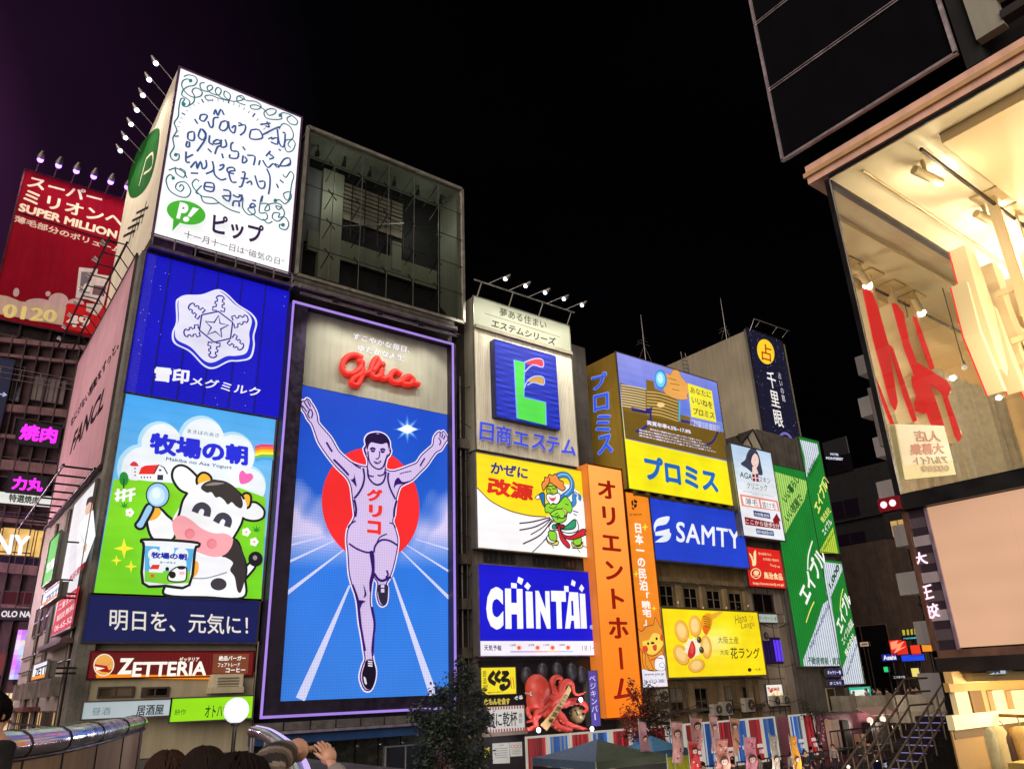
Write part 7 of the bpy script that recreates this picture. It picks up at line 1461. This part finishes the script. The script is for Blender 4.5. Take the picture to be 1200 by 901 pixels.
for x in (23.8, 27.0, 30.0):  # pendants added in front of the curtain to brighten it
    b = MB(); b.tube([(x, 6.7, 17.9), (x, 6.7, 15.4)], .015, lin((60, 50, 40)), n=5); b.tube([(x, 6.7, 15.42), (x, 6.7, 15.28)], [.04, .07], lin((220, 210, 190)), n=8); o = b.build('pendant_lamp', M_PAINT, th); b = MB(); b.ball((x, 6.7, 15.2), .08, .08, .08, lin((255, 240, 210))); b.build('bulb', M_LIGHT, o); lamp_light('POINT', (x, 6.3, 15.0), 700, (1, .88, .66), rad=.06)
# poster and stickers on the canal pane, printed side outwards
t = thing('window_poster', 'pale job poster stuck inside the shop glass, its print showing mirrored', 'poster', (17.4, 7.6, 10.6)); A = Art('Y', 7.6)
A.poly([(1048, 497), (1106, 499), (1120, 556), (1060, 562)], (226, 204, 140), l=1); A.poly([(1049, 497), (1105, 499), (1116, 540), (1058, 546)], (232, 214, 176), l=2); A.lay = 10
for s_, bl, br, tp, c_ in (('人店', (1102, 518), (1072, 518), (1099, 505), (176, 120, 96)), ('大募集', (1106, 532), (1066, 534), (1104, 519), (190, 116, 92)), ('アルバイト', (1110, 543), (1070, 545), (1108, 534), (170, 130, 96)), ('08280', (1112, 552), (1080, 553), (1110, 545), (180, 146, 110))): A.t3(s_, bl, br, tp, c_, .03)
A.done(t, M_DIM)
# the three letters: red faces to the canal, cream backs to the street, mirrored in the coated pane
t = thing('letter_sign', 'hanging red faced sign letters with cream backs behind the shop glass', 'sign', (21.5, 6.4, 13)); Zl = zm(970, 310, .2998)
def ref(pts): return [(p.x, p.z + .12) for p in (onY(x, y, 8.8) for x, y in Zl(pts))]
def letter(polys, nm='letter'):
    b = MB(); f = MB()
    for pts in polys:
        P = ref(pts); b.prism([(x, 6.12, z) for x, z in P], (0, .36, 0), lin((236, 214, 166))); f.prism([(x, 6.485, z) for x, z in P], (0, .03, 0), lin((255, 46, 40)))
    o = b.build('letter', M_CLEAN, t); f.build('red_face', M_LIGHT, o)
letter([[(140, 112), (158, 110), (178, 128), (196, 175), (240, 330), (276, 555), (268, 586), (250, 560), (215, 430), (180, 300)], [(134, 245), (142, 255), (176, 420), (262, 640), (250, 640), (170, 430)], [(244, 330), (256, 340), (330, 560), (352, 628), (338, 632), (300, 530)]])
letter([[(332, 452), (350, 450), (362, 480), (372, 520), (388, 560), (396, 590), (380, 600), (350, 590), (342, 560), (352, 530), (336, 490)]])
letter([[(254, 166), (272, 170), (298, 205), (322, 320), (350, 395), (420, 440), (470, 470), (486, 500), (470, 535), (430, 500), (400, 480), (430, 560), (466, 670), (455, 698), (430, 690), (400, 620), (340, 440), (305, 350)], [(336, 214), (350, 222), (382, 310), (420, 418), (408, 428), (370, 330)], [(452, 520), (470, 530), (500, 610), (527, 690), (515, 708), (500, 680)]])
for x, L in ((20.1, 15.4), (21.3, 15.2), (22.6, 15.0), (23.9, 14.6)):
    b = MB(); c_ = lin((232, 208, 160)); b.box(x, x + .16, 5.5, 5.72, L - 1.5, 18.1, c_); b.box(x - .3, x + .46, 5.25, 5.97, 18.06, 18.11, lin((214, 190, 140)))
    for z in (L, L - 1.3): b.box(x + .03, x + .13, 5.72, 6.12, z, z + .14, c_)
    b.build('hanger_post', M_PAINT, t)
# dark cladding above
m = MB(); dk_ = lin((9, 9, 14)); m.box(15.7, 16.4, 4.2, 8.5, 19.15, 34, dk_); m.build('cladding', M_BOARD, th)
m = MB(); g = lin((215, 200, 205))
for z in (21.4, 23.75, 26.2): m.box(15.66, 15.70, 4.2, 8.5, z - .03, z, g); m.box(15.66, 15.70, 4.2, 8.5, z + .05, z + .075, g)
m.box(15.62, 15.72, 8.48, 8.54, 19.1, 34, g); m.box(15.62, 15.72, 4.12, 4.2, 19.1, 34, g); m.box(15.62, 15.72, 4.12, 8.54, 19.08, 19.15, g); m.build('cladding_trim', M_METAL, th)
m = MB(); m.box(16.4, 34, -20, 8.3, 18.78, 34, lin((26, 22, 24))); m.box(15.75, 16.0, 3.2, 3.75, 19.2, 34, lin((150, 146, 132))); m.box(15.9, 16.4, 3.75, 4.12, 18.78, 34, lin((20, 18, 20))); m.build('upper_wall', M_PLASTER, th)
m = MB(); m.box(15.7, 16.0, 1.6, 3.2, 19.9, 20.05, lin((206, 170, 120))); m.box(15.7, 16, 0, 3.2, 19.3, 19.5, lin((40, 36, 36))); m.build('sill', M_PLASTER, th)
m = MB(); m.face([(16.0, 3.19, 20.06), (16.0, 0, 20.06), (16.0, 0, 26), (16.0, 3.19, 26)], lin((96, 70, 150))); m.build('violet_window', M_DIM, th)
# peach panel and its glass side strip
m = MB(); m.face([(15.98, 7.19, 7.15), (15.98, -6, 7.15), (15.98, -6, 9.83), (15.98, 7.19, 9.83)], lin((214, 166, 133))); m.build('peach_panel', M_LIGHT, th); m = MB()
for k in range(3, 12, 3): m.face([(15.972, 7.19 - k * .5, 7.15), (15.972, 7.183 - k * .5, 7.15), (15.972, 7.183 - k * .5, 9.83), (15.972, 7.19 - k * .5, 9.83)], lin((206, 158, 126)))
m.build('panel_joints', M_LIGHT, th)
m = MB(); m.box(16.0, 16.3, -6, 7.62, 7.0, 9.84, lin((60, 50, 48))); m.box(15.94, 16.0, 7.14, 7.2, 7.1, 9.83, lin((214, 190, 214))); m.box(15.9, 16.0, 7.56, 7.64, 7.0, 9.84, lin((150, 110, 90))); m.box(15.9, 16.0, -6, 7.64, 6.98, 7.12, lin((170, 130, 110))); m.build('panel_trim', M_METAL, th)
m = MB(); m.face([(15.97, 7.56, 7.12), (15.97, 7.2, 7.12), (15.97, 7.2, 9.83), (15.97, 7.56, 9.83)], lin((60, 50, 58))); 
m.build('side_strip', M_GLASS, th); m = MB()
for k in range(7): m.box(15.962, 15.968, 7.21, 7.55, 7.3 + k * .36, 7.5 + k * .36, lin((176, 164, 172)) if k % 2 else lin((96, 84, 92)))  # bands painted as a lit building mirrored in the strip
m.build('strip_reflection', M_GLOSS, th)
t = thing('neon_sign', 'pink white neon characters stacked on the narrow glass strip of the shop', 'sign', (15.9, 7.4, 7.6)); A = Art('X', 15.95)  # glowing letters stand in for neon mirrored in the glass
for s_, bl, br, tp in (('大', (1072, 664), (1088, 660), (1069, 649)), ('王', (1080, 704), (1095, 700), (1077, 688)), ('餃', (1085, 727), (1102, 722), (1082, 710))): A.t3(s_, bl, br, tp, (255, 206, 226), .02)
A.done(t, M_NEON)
m = MB(); m.box(15.7, 15.95, 7.55, 7.98, 9.86, 10.14, lin((140, 30, 40))); t = thing('alarm_box', 'small red lamp box at the dark ledge corner of the shop', 'alarm box', (15.8, 7.7, 9.86)); m.build('case', M_GLOSS, t); m = MB()
for y in (7.67, 7.86): m.ball((15.69, y, 10.0), .03, .07, .07, lin((255, 200, 210)))
m.build('lamp', M_NEON, t)
# lower window with clothes
m = MB(); m.box(15.9, 34, -20, 7.62, 6.72, 6.98, lin((40, 34, 32))); m.box(15.92, 16.04, 7.5, 7.62, 1, 6.72, bk_); m.box(16.0, 16.3, 7.3, 7.5, 6.5, 6.72, bk_); m.build('lower_frame', M_PAINT, th)
m = MB(); m.box(20.5, 20.8, -8, 7.5, 1, 6.7, lin((206, 164, 96))); m.box(16.1, 20.5, 7.4, 7.55, 1, 6.7, lin((196, 160, 104))); m.box(16.1, 20.5, -8, 7.3, .9, 1.0, lin((120, 90, 60))); m.box(16.1, 20.5, -8, 7.3, 6.55, 6.7, lin((230, 200, 140)))
m.build('showroom', M_CLEAN, th); m = MB()
def wp(mb, TL, BR, Y_, d, col): p, q_ = onY(*TL, Y_), onY(*BR, Y_); mb.box(p.x, q_.x, Y_ - d, Y_, q_.z, p.z, lin(col))
wp(m, (1112, 811), (1133, 836), 7.39, .1, (246, 226, 170)); wp(m, (1156, 809), (1176, 836), 7.39, .1, (248, 230, 180)); wp(m, (1178, 809), (1215, 836), 7.39, .1, (248, 230, 180)); wp(m, (1134, 808), (1155, 838), 7.395, .03, (112, 84, 48))
wp(m, (1108, 838), (1225, 841), 7.39, .12, (250, 236, 190)); wp(m, (1105, 800), (1225, 803), 7.39, .1, (190, 150, 84)); wp(m, (1112, 843), (1225, 851), 7.39, .04, (96, 74, 46)); wp(m, (1105, 787), (1150, 799), 7.38, .15, (226, 184, 116)); wp(m, (1172, 792), (1180, 806), 7.39, .08, (226, 210, 190)); wp(m, (1186, 784), (1225, 793), 7.39, .1, (250, 236, 196))
wp(m, (1112, 852), (1225, 905), 7.392, .03, (150, 118, 70))
p = onX(1186, 892, 16.4); m.box(16.2, 16.8, 3, p.y, 1, p.z, lin((244, 206, 120)))
m.build('wall_panel', M_CLEAN, th)
m = MB(); m.face([(15.98, 7.5, 1.0), (15.98, -6, 1.0), (15.98, -6, 6.72), (15.98, 7.5, 6.72)], (1, 1, 1)); m.build('show_window', M_CLEAR, th)
for x, y, e_ in ((18, 4.5, 420), (18.2, 1.5, 420)): lamp_light('POINT', (x, y, 6.1), e_, (1, .88, .64), rad=.2)
lamp_light('POINT', (16.5, 6.2, 6.3), 60, (1, .88, .66), rad=.15); lamp_light('POINT', (16.5, 4.2, 6.3), 60, (1, .88, .66), rad=.15)
p = onX(1131, 795, 17.4); b = MB(); b.ball(p, .18, .22, .12, lin((255, 236, 190))); b.build('shop_lamp', M_LIGHT, th)
q = [(1158, 783), (1178, 782), (1159, 790), (1179, 789)]; A = Art('X', 15.95); A.poly(q, (206, 214, 226), l=1); A.lay = 4; A.t3('M', (1166, 789), (1173, 788.5), (1165, 784), (60, 70, 100), .04); A.done(th, M_DIM, pic='window_sticker', let='sticker_letter')
def garment(lab, px, py, X, wd, h, col):
    p = onX(px, py, X); t = thing('hanging_garment', lab, 'garment', p); b = MB(); n = 20; L_ = []
    for k, (f, sc_, dz) in enumerate(((0, .25, 0), (.03, .75, -.05), (.12, 1.0, -.2), (.4, .9, -.5), (.75, .95, -.8), (1.0, 1.05, -1.0))):
        L_.append([(p.x + .16 * sc_ * math.sin(6.283 * i / n) * (1 + .2 * math.sin(i * 2.3 + k)), p.y + wd * .5 * sc_ * math.cos(6.283 * i / n), p.z + (-h * f)) for i in range(n)])
    vs = [v for r_ in L_ for v in r_]; b.mesh(vs, [(k * n + i, k * n + (i + 1) % n, (k + 1) * n + (i + 1) % n, (k + 1) * n + i) for k in range(5) for i in range(n)], lin(col), 0, True); b.build('cloth', M_CLOTH, t)
    b = MB(); b.tube([p + Vector((0, 0, -.02)), p + Vector((0, 0, .12)), p + Vector((0, .05, .18))], .012, lin((120, 110, 100)), n=5); b.build('hook', M_METAL, t)
garment('grey green coat hanging nearest the shop window edge', 1138, 847, 16.7, .85, 1.5, (168, 164, 132)); garment('pale sand scarf-like coat behind the grey green one', 1160, 848, 16.9, .55, 1.3, (232, 212, 158)); garment('dark brown jacket on the shop rail', 1177, 856, 17.0, .5, 1.0, (84, 66, 54)); garment('tan fringed coat at the inner end of the rail', 1195, 850, 17.0, .5, 1.2, (196, 160, 96)); garment('white blouse low in the shop window', 1130, 866, 16.3, .4, 1.2, (226, 220, 200))
t = thing('clothes_rail', 'thin brown rail from which the shop garments hang', 'rail', (17.2, 4, 1)); p = onX(1118, 846, 17.2); q_ = onX(1225, 856, 17.2); b = MB(); b.tube([(17.2, p.y, p.z + .17), (17.2, q_.y, p.z + .1)], .03, lin((120, 90, 50)), n=6); b.tube([(17.2, p.y, 1), (17.2, p.y, p.z + .17)], .03, lin((120, 90, 50)), n=6); b.build('rail', M_METAL, t)

# ================================================================== steps from the quay up beside the shop
th = thing('stairway', 'lit concrete steps with steel handrails climbing beside the clothing shop', 'stairs', (21, 12, 1)); m = MB(); e_ = MB(); n = 26; rng = random.Random(2)
for i in range(n):
    x = 16.2 + i * .345; z = 1.15 + i * .176
    m.box(x, 25.2, 11.75, 12.9, z - .176 if i else 1, z, lin((58, 52, 54))); e_.box(x - .012, x + .045, 11.8 + rng.uniform(0, .15), 12.85 - rng.uniform(0, .2), z + .003, z + .022, lin((170, 150, 220)))
m.build('steps', M_CONC, th); e_.build('nosing', M_DIM, th); m = MB(); g = lin((170, 152, 130))
for y in (11.7, 12.95):
    for dz in (1.0, .62, .25): m.tube([(16.2, y, 1.2 + dz), (24.8, y, 5.6 + dz), (26.2, y, 5.6 + dz)], .03, g, n=6)
    for i in range(13): x = 16.3 + i * .7; m.tube([(x, y, 1.0 + (x - 16.2) * .51), (x, y, 2.2 + (x - 16.2) * .51)], .025, g, n=6)
m.build('handrail', M_METAL, th); m = MB(); m.box(25.2, 27, 11.7, 12.95, 1, 5.5, lin((70, 64, 62))); m.build('landing', M_CONC, th)
t = thing('street_banner', 'navy street banner with white characters beside a portrait poster', 'banner', (33, 18, 1)); q = [(1024, 890), (1066, 888), (1024, 906), (1067, 904)]; rr = quad_rect('Y', 18, q); m = MB(); m.box(rr[0], rr[1], 18, 18.04, rr[2], rr[3], lin((24, 34, 92))); m.tube([(rr[0], 18.05, .98), (rr[0], 18.05, rr[3])], .04, lin((120, 120, 120)), n=6); m.build('cloth', M_CLOTH, t); A = Art('Y', 17.98, q, rr); A.t3('千十一祭', (1034, 901), (1060, 899), (1034, 892), (214, 214, 224), .03); A.done(t, M_DIM)
t = thing('portrait_poster', 'black poster showing one big eye and pale face at the foot of the steps', 'poster', (32, 17, 1)); q = [(1072, 883), (1100, 879), (1074, 907), (1103, 905)]; rr = quad_rect('Y', 16, q); m = MB(); m.box(rr[0], rr[1], 16, 16.05, rr[2], rr[3], lin((20, 18, 20))); m.tube([(rr[0] + .2, 16.1, .98), (rr[0] + .2, 16.1, rr[3])], .04, lin((60, 60, 60)), n=6); m.build('board', M_PAINT, t); A = Art('Y', 15.98, q, rr); A.poly([(1076, 888), (1090, 885), (1094, 905), (1078, 906)], (206, 190, 180)); A.ell(1084, 895, 3.4, 2.4, (250, 250, 250)); A.ell(1085, 895, 1.6, 1.8, (30, 26, 30)); A.line([(1080, 892), (1084, 890.5), (1089, 892)], 1.2, (20, 18, 20)); A.done(t, M_DIM)

# ================================================================== bridge parapet, near left
th = thing('bridge_parapet', 'curved parapet of brown panels with a shiny steel cap reflecting the signs', 'parapet', (3.5, 20, 4.6))
zt = 6.40; path = [onZ(-60, 868, zt), onZ(-20, 864.5, zt), onZ(20, 860.5, zt), onZ(60, 856.2, zt), onZ(95, 851.5, zt), onZ(125, 846.8, zt), onZ(146, 843, zt), onZ(160, 840.6, zt)]
path = [Vector(p) for p in sm([tuple(p) for p in path], False, 5)]
e_ = path[-1]; 
m = MB(); n = len(path); prof = [(.20, -.27), (.27, -.20), (.29, -.1), (.25, -.02), (.16, .04), (.0, .06), (-.16, .03), (-.25, -.04), (-.28, -.14), (-.26, -.27)]
def nrm(i): d = (path[min(i + 1, n - 1)] - path[max(i - 1, 0)]); d.z = 0; d.normalize(); return Vector((d.y, -d.x, 0))
vs = [path[i] + nrm(i) * a + Vector((0, 0, b)) for i in range(n) for a, b in prof]; k = len(prof)
m.mesh(vs, [(i * k + j, i * k + j + 1, (i + 1) * k + j + 1, (i + 1) * k + j) for i in range(n - 1) for j in range(k - 1)], lin((206, 200, 206)), 0, True); m.build('steel_cap', M_STEEL, th)
m = MB(); pc = lin((176, 148, 128))
for i in range(n - 1):
    if i % 3 == 2: pass
    a0, a1 = path[i] + nrm(i) * .2, path[i + 1] + nrm(i + 1) * .2; b0, b1 = path[i] - nrm(i) * .2, path[i + 1] - nrm(i + 1) * .2
    for p0, p1 in ((a0, a1), (b1, b0)): m.face([(p0.x, p0.y, 4.5), (p1.x, p1.y, 4.5), (p1.x, p1.y, zt - .27), (p0.x, p0.y, zt - .27)], pc)
m.build('panels', M_PLASTER, th); m = MB(); dj = lin((26, 22, 22))
for i in range(3, n - 2, 6):
    p = path[i] + nrm(i) * .205; m.tube([(p.x, p.y, 4.5), (p.x, p.y, zt - .27)], .018, dj, n=5, cap=False)
    m.tube([path[i] + nrm(i) * (a * 1.02) + Vector((0, 0, b * 1.0 + .004)) for a, b in prof], .012, dj, n=4, cap=False)
m.tube([p + nrm(i) * .235 + Vector((0, 0, -.275)) for i, p in enumerate(path)], .022, dj, n=5, cap=False); m.build('joints', M_PAINT, th); m = MB(); p = path[-1]; q_ = nrm(n - 1); d_ = (path[-1] - path[-2]).normalized()
m.prism([p + q_ * a + Vector((0, 0, b)) + d_ * .01 for a, b in prof] , d_ * .08, lin((60, 56, 58))); m.obox((p.x, p.y, 4.5), (p.x, p.y, zt - .27), .5, .2, lin((24, 22, 24)), up=q_); m.build('end_post', M_METAL, th)
th = thing('light_arc', 'thin curving rail glowing lilac white at the bridge edge', 'rail', (2.5, 6, 4.6)); m = MB(); P = [onZ(296, 857, 6.38), onZ(312, 861, 6.36), onZ(326, 870, 6.33), onZ(338, 882, 6.30), onZ(350, 903, 6.26), onZ(356, 930, 6.2)]; P = [Vector(p) for p in sm([tuple(p) for p in P], False, 6)]
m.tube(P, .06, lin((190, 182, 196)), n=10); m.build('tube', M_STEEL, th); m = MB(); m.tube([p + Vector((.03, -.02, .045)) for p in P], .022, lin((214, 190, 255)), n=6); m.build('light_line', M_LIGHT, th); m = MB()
for i in range(0, len(P), 6): m.tube([(P[i].x, P[i].y, 4.55), (P[i].x, P[i].y, P[i].z - .03)], .03, lin((120, 116, 120)), n=6)
m.build('posts', M_METAL, th)

# ================================================================== people
def skin_mesh(joints, edges, radii, lv=2):
    me = bpy.data.meshes.new('s'); me.from_pydata(joints, edges, []); o = bpy.data.objects.new('s', me); COL.objects.link(o)
    md = o.modifiers.new('k', 'SKIN'); md.use_smooth_shade = True
    for v, r_ in zip(me.skin_vertices[0].data, radii): v.radius = r_ if isinstance(r_, tuple) else (r_, r_)
    me.skin_vertices[0].data[0].use_root = True
    o.modifiers.new('u', 'SUBSURF').levels = lv; o.modifiers['u'].render_levels = lv
    ev = o.evaluated_get(bpy.context.evaluated_depsgraph_get()); m2 = ev.to_mesh(); vs = [tuple(v.co) for v in m2.vertices]; fs = [tuple(p.vertices) for p in m2.polygons]; ev.to_mesh_clear()
    bpy.data.objects.remove(o); bpy.data.meshes.remove(me); return vs, fs
def hand_fingers(mb, wrist, dirv, up, s, col):
    """palm and five separate bent fingers"""
    d = Vector(dirv).normalized(); u = (Vector(up) - d * Vector(up).dot(d)).normalized(); q = d.cross(u)
    mb.ball(wrist + d * .045 * s, .05 * s, .05 * s, .05 * s, col, n=10, m=7); mb.tube([wrist - d * .03 * s, wrist + d * .04 * s, wrist + d * .085 * s], [.03 * s, .04 * s, .036 * s], col, n=8, flat=.6)
    for i, L in enumerate((.065, .08, .085, .07)):
        b = wrist + d * .08 * s + q * (i - 1.5) * .021 * s; mb.tube([b, b + d * L * .5 * s + q * (i - 1.5) * .006 * s, b + d * L * s - u * .018 * s + q * (i - 1.5) * .009 * s], [.0115 * s, .0105 * s, .007 * s], col, n=6)
    b = wrist + d * .03 * s - q * .035 * s; mb.tube([b, b + d * .03 * s - q * .03 * s, b + d * .062 * s - q * .04 * s - u * .01 * s], [.014 * s, .012 * s, .008 * s], col, n=6)
def person(lab, x, y, zf, h, yaw, coat, pants, hair, group=None, reach=None, stripe=None, long_hair=False, skin=(214, 164, 138)):
    c, s_ = math.cos(yaw), math.sin(yaw)
    def W(p): return (x + (p[0] * c - p[1] * s_) * h, y + (p[0] * s_ + p[1] * c) * h, zf + p[2] * h)
    J = [(0, 0, .53), (0, .0, .63), (0, 0, .74), (0, .0, .83), (0, .005, .872), (0, .012, .91), (0, .014, .955), (0, .012, .985), (-.05, 0, .49), (-.055, .005, .28), (-.055, -.01, .05), (-.058, .07, .02), (.05, 0, .49), (.055, .005, .28), (.055, -.01, .05), (.058, .07, .02), (-.105, 0, .80), (-.135, -.01, .63), (-.14, .04, .49), (.105, 0, .80), (.135, -.01, .63), (.14, .04, .49), (0, .055, .925)]
    Ed = [(0, 1), (1, 2), (2, 3), (3, 4), (4, 5), (5, 6), (6, 7), (0, 8), (8, 9), (9, 10), (10, 11), (0, 12), (12, 13), (13, 14), (14, 15), (3, 16), (16, 17), (17, 18), (3, 19), (19, 20), (20, 21), (5, 22)]
    Rr = [.075, .068, .085, .06, .032, .052, .056, .036, .052, .036, .024, .02, .052, .036, .024, .02, .042, .029, .02, .042, .029, .02, .012]
    Wj = [W(p) for p in J]
    if reach:
        side, el, wr = reach; k = 16 if side < 0 else 19; Wj[k + 1] = tuple(el); Wj[k + 2] = tuple(wr)
    vs, fs = skin_mesh(Wj, Ed, [r_ * h for r_ in Rr]); t = thing('person', lab, 'person', (x, y, zf), group); m = MB(); sk = lin(skin); m.mesh(vs, fs, sk, 0, True)
    for kk in (18, 21):
        wv = Vector(Wj[kk]); dv = wv - Vector(Wj[kk - 1]); hand_fingers(m, wv, dv, (0, 0, 1) if abs(dv.normalized().z) < .8 else (0, 1, 0), h / 1.7 * 1.05, sk)
    for sx in (-1, 1): m.ball(W((sx * .056, .01, .925)), .01 * h, .012 * h, .018 * h, sk, n=6, m=4)
    m.build('body', M_SKIN, t)
    f = MB()
    for sx in (-1, 1): f.ball(W((sx * .022, .062, .938)), .008 * h, .005 * h, .006 * h, lin((30, 24, 24)), n=6, m=4)
    f.ball(W((0, .06, .900)), .018 * h, .006 * h, .005 * h, lin((150, 70, 66)), n=6, m=4); f.build('face', M_SKIN, t)
    ci = [0, 1, 2, 3, 16, 17, 18, 19, 20, 21]; mp = {k: i for i, k in enumerate(ci)}
    cj = [Vector(Wj[k]) for k in ci]; cj[6] = cj[5].lerp(cj[6], .9); cj[9] = cj[8].lerp(cj[9], .9)
    vs, fs = skin_mesh([tuple(p) for p in cj], [(mp[a], mp[b]) for a, b in Ed if a in mp and b in mp], [(Rr[k] + .016) * h for k in ci], 4 if stripe else 2); m = MB()
    if stripe:
        cl_ = [lin(v) for v in stripe]; ax_ = Vector(W((0, 0, 1))) - Vector(W((0, 0, 0)))
        arm0 = Vector(Wj[19] if reach and reach[0] > 0 else Wj[16]); 
        for fc_ in fs:
            ctr = sum((Vector(vs[k]) for k in fc_), Vector()) / len(fc_); m.face([vs[k] for k in fc_], cl_[int((ctr - arm0).length * 46) % len(cl_)], 0, True)
    else: m.mesh(vs, fs, lin(coat), 0, True)
    m.build('coat', M_CLOTH, t)
    li = [0, 8, 9, 10, 12, 13, 14]; mp = {k: i for i, k in enumerate(li)}; vs, fs = skin_mesh([Wj[k] for k in li], [(mp[a], mp[b]) for a, b in Ed if a in mp and b in mp], [(Rr[k] + .012) * h for k in li]); m = MB(); m.mesh(vs, fs, lin(pants), 0, True); m.build('trousers', M_CLOTH, t)
    m = MB(); rng = random.Random(int(x * 91) + 5); hc = Vector(W((0, -.006, .945)))
    m.ball(hc, .064 * h, .066 * h, .062 * h, lin(hair), n=18, m=12)
    for i in range(230):   # locks falling from the crown round the back and sides
        a = yaw + math.pi / 2 + math.pi + rng.uniform(-2.15, 2.15); e0, e1 = rng.uniform(.3, 1.5), rng.uniform(-.75, -.1); rr_ = rng.uniform(.062, .072) * h; Q = []; sw = rng.uniform(-.11, .11)
        for k in range(6):
            e2 = e0 + (e1 - e0) * k / 5; a += sw; Q.append(hc + Vector((math.cos(a) * math.cos(e2) * rr_, math.sin(a) * math.cos(e2) * rr_, math.sin(e2) * rr_)))
        if long_hair: Q.append(Q[-1] + Vector((0, 0, -.05 * h))); Q.append(Q[-1] + Vector((math.cos(a) * -.01, math.sin(a) * -.01, -.04 * h)))
        m.tube(Q, [.006 * h] * (len(Q) - 1) + [.002 * h], lin(hair), n=4, cap=False)
    m.build('hair', M_HAIR, t)
    for sx in (-1, 1): pass
    m = MB()
    for kk in (11, 15): a = Vector(Wj[kk - 1]); b = Vector(Wj[kk]); m.tube([a + (a - b) * .35 + Vector((0, 0, -.02 * h)), a.lerp(b, .5), b + (b - a) * .25], [.026 * h, .03 * h, .018 * h], lin((36, 32, 32)), n=8)
    m.build('shoes', M_GLOSS, t)
    return t
def headpx(px, py, d):
    r_ = ray(px, py).normalized(); k = d / math.hypot(r_.x, r_.y); return Vector((r_.x * k, r_.y * k, r_.z * k + CZ))
zf = 4.6
for lab, px, py, d, yaw, coat, hair, lh, kw in (
    ('person in a mauve coat seen from behind, dark bobbed hair, beside the parapet', 240, 880, 5.6, -.15, (150, 96, 112), (44, 34, 32), True, {}),
    ('person in a brown coat with hair tied, nearest the parapet end', 196, 884, 6.0, .2, (104, 78, 66), (58, 42, 36), False, {}),
    ('person in a black jacket with a pale hand at the far left, before the parapet', -3, 815, 9.0, -1.2, (26, 24, 28), (18, 16, 18), False, {}),
    ('person in a grey coat close behind the lilac glowing rail', 272, 886, 7.2, .0, (90, 82, 80), (36, 30, 30), True, {})):
    p = headpx(px, py, d); person(lab, p.x, p.y, zf, p.z - zf, yaw, coat, (44, 42, 50), hair, None, long_hair=lh, **kw)
wr = headpx(344, 880, 4.4); el = headpx(312, 890, 4.1); p = headpx(284, 890, 4.0)
person('person in a grey and brown striped top stretching one arm towards the runner screen', p.x, p.y, zf, p.z - zf, -.7, (90, 80, 78), (40, 40, 48), (34, 28, 28), None, reach=(1, el, wr), stripe=[(150, 138, 128), (52, 46, 48), (52, 46, 48), (110, 98, 92)])
wr = headpx(388, 893, 5.2); el = headpx(402, 925, 5.1); p = headpx(424, 950, 5.1)
person('person holding up one bare hand just below the screen, body out of view', p.x, p.y, zf - .15, p.z - zf + .15, .4, (160, 150, 150), (40, 40, 48), (40, 32, 30), None, reach=(-1, el, wr))
q0 = person('person in dark clothes standing in the quayside crowd before the banners', 40, 30.6, 1.0, 1.72, .4, (52, 46, 50), (40, 38, 44), (30, 26, 26), 'people on the quay before the banners')
q1 = person('person in a pale jacket standing in the quayside crowd before the banners', 44, 30.9, 1.0, 1.66, -.6, (170, 156, 148), (52, 50, 60), (44, 34, 30), 'people on the quay before the banners')
rng = random.Random(12)
for i in range(12): o = copy_tree(q1 if i % 3 == 0 else q0); o.location = (36 + i * 1.55 + rng.random(), 30.3 + rng.random() * 1.6, 1.0); o.rotation_euler.z = rng.uniform(-3, 3)
# small crowd on the far bridge, seen over its parapet
base = person('person in dark clothes among the small crowd on the far bridge', 62.5, 30, 4.2, 1.72, 1.4, (44, 40, 46), (40, 40, 48), (30, 26, 26), 'small crowd on the far bridge')
alt = person('person in a pale coat among the small crowd on the far bridge', 62.8, 32, 4.2, 1.66, 1.2, (130, 116, 110), (50, 46, 50), (40, 30, 28), 'small crowd on the far bridge')
rng = random.Random(4)
for i in range(18):
    o = copy_tree(base if i % 3 else alt); b0 = base if i % 3 else alt; o.location = (62.3 + rng.random() * 2.2, 29.2 + i * .46 + rng.random() * .3, 4.2 - rng.random() * .12); o.rotation_euler.z = rng.uniform(-1.6, 1.6)
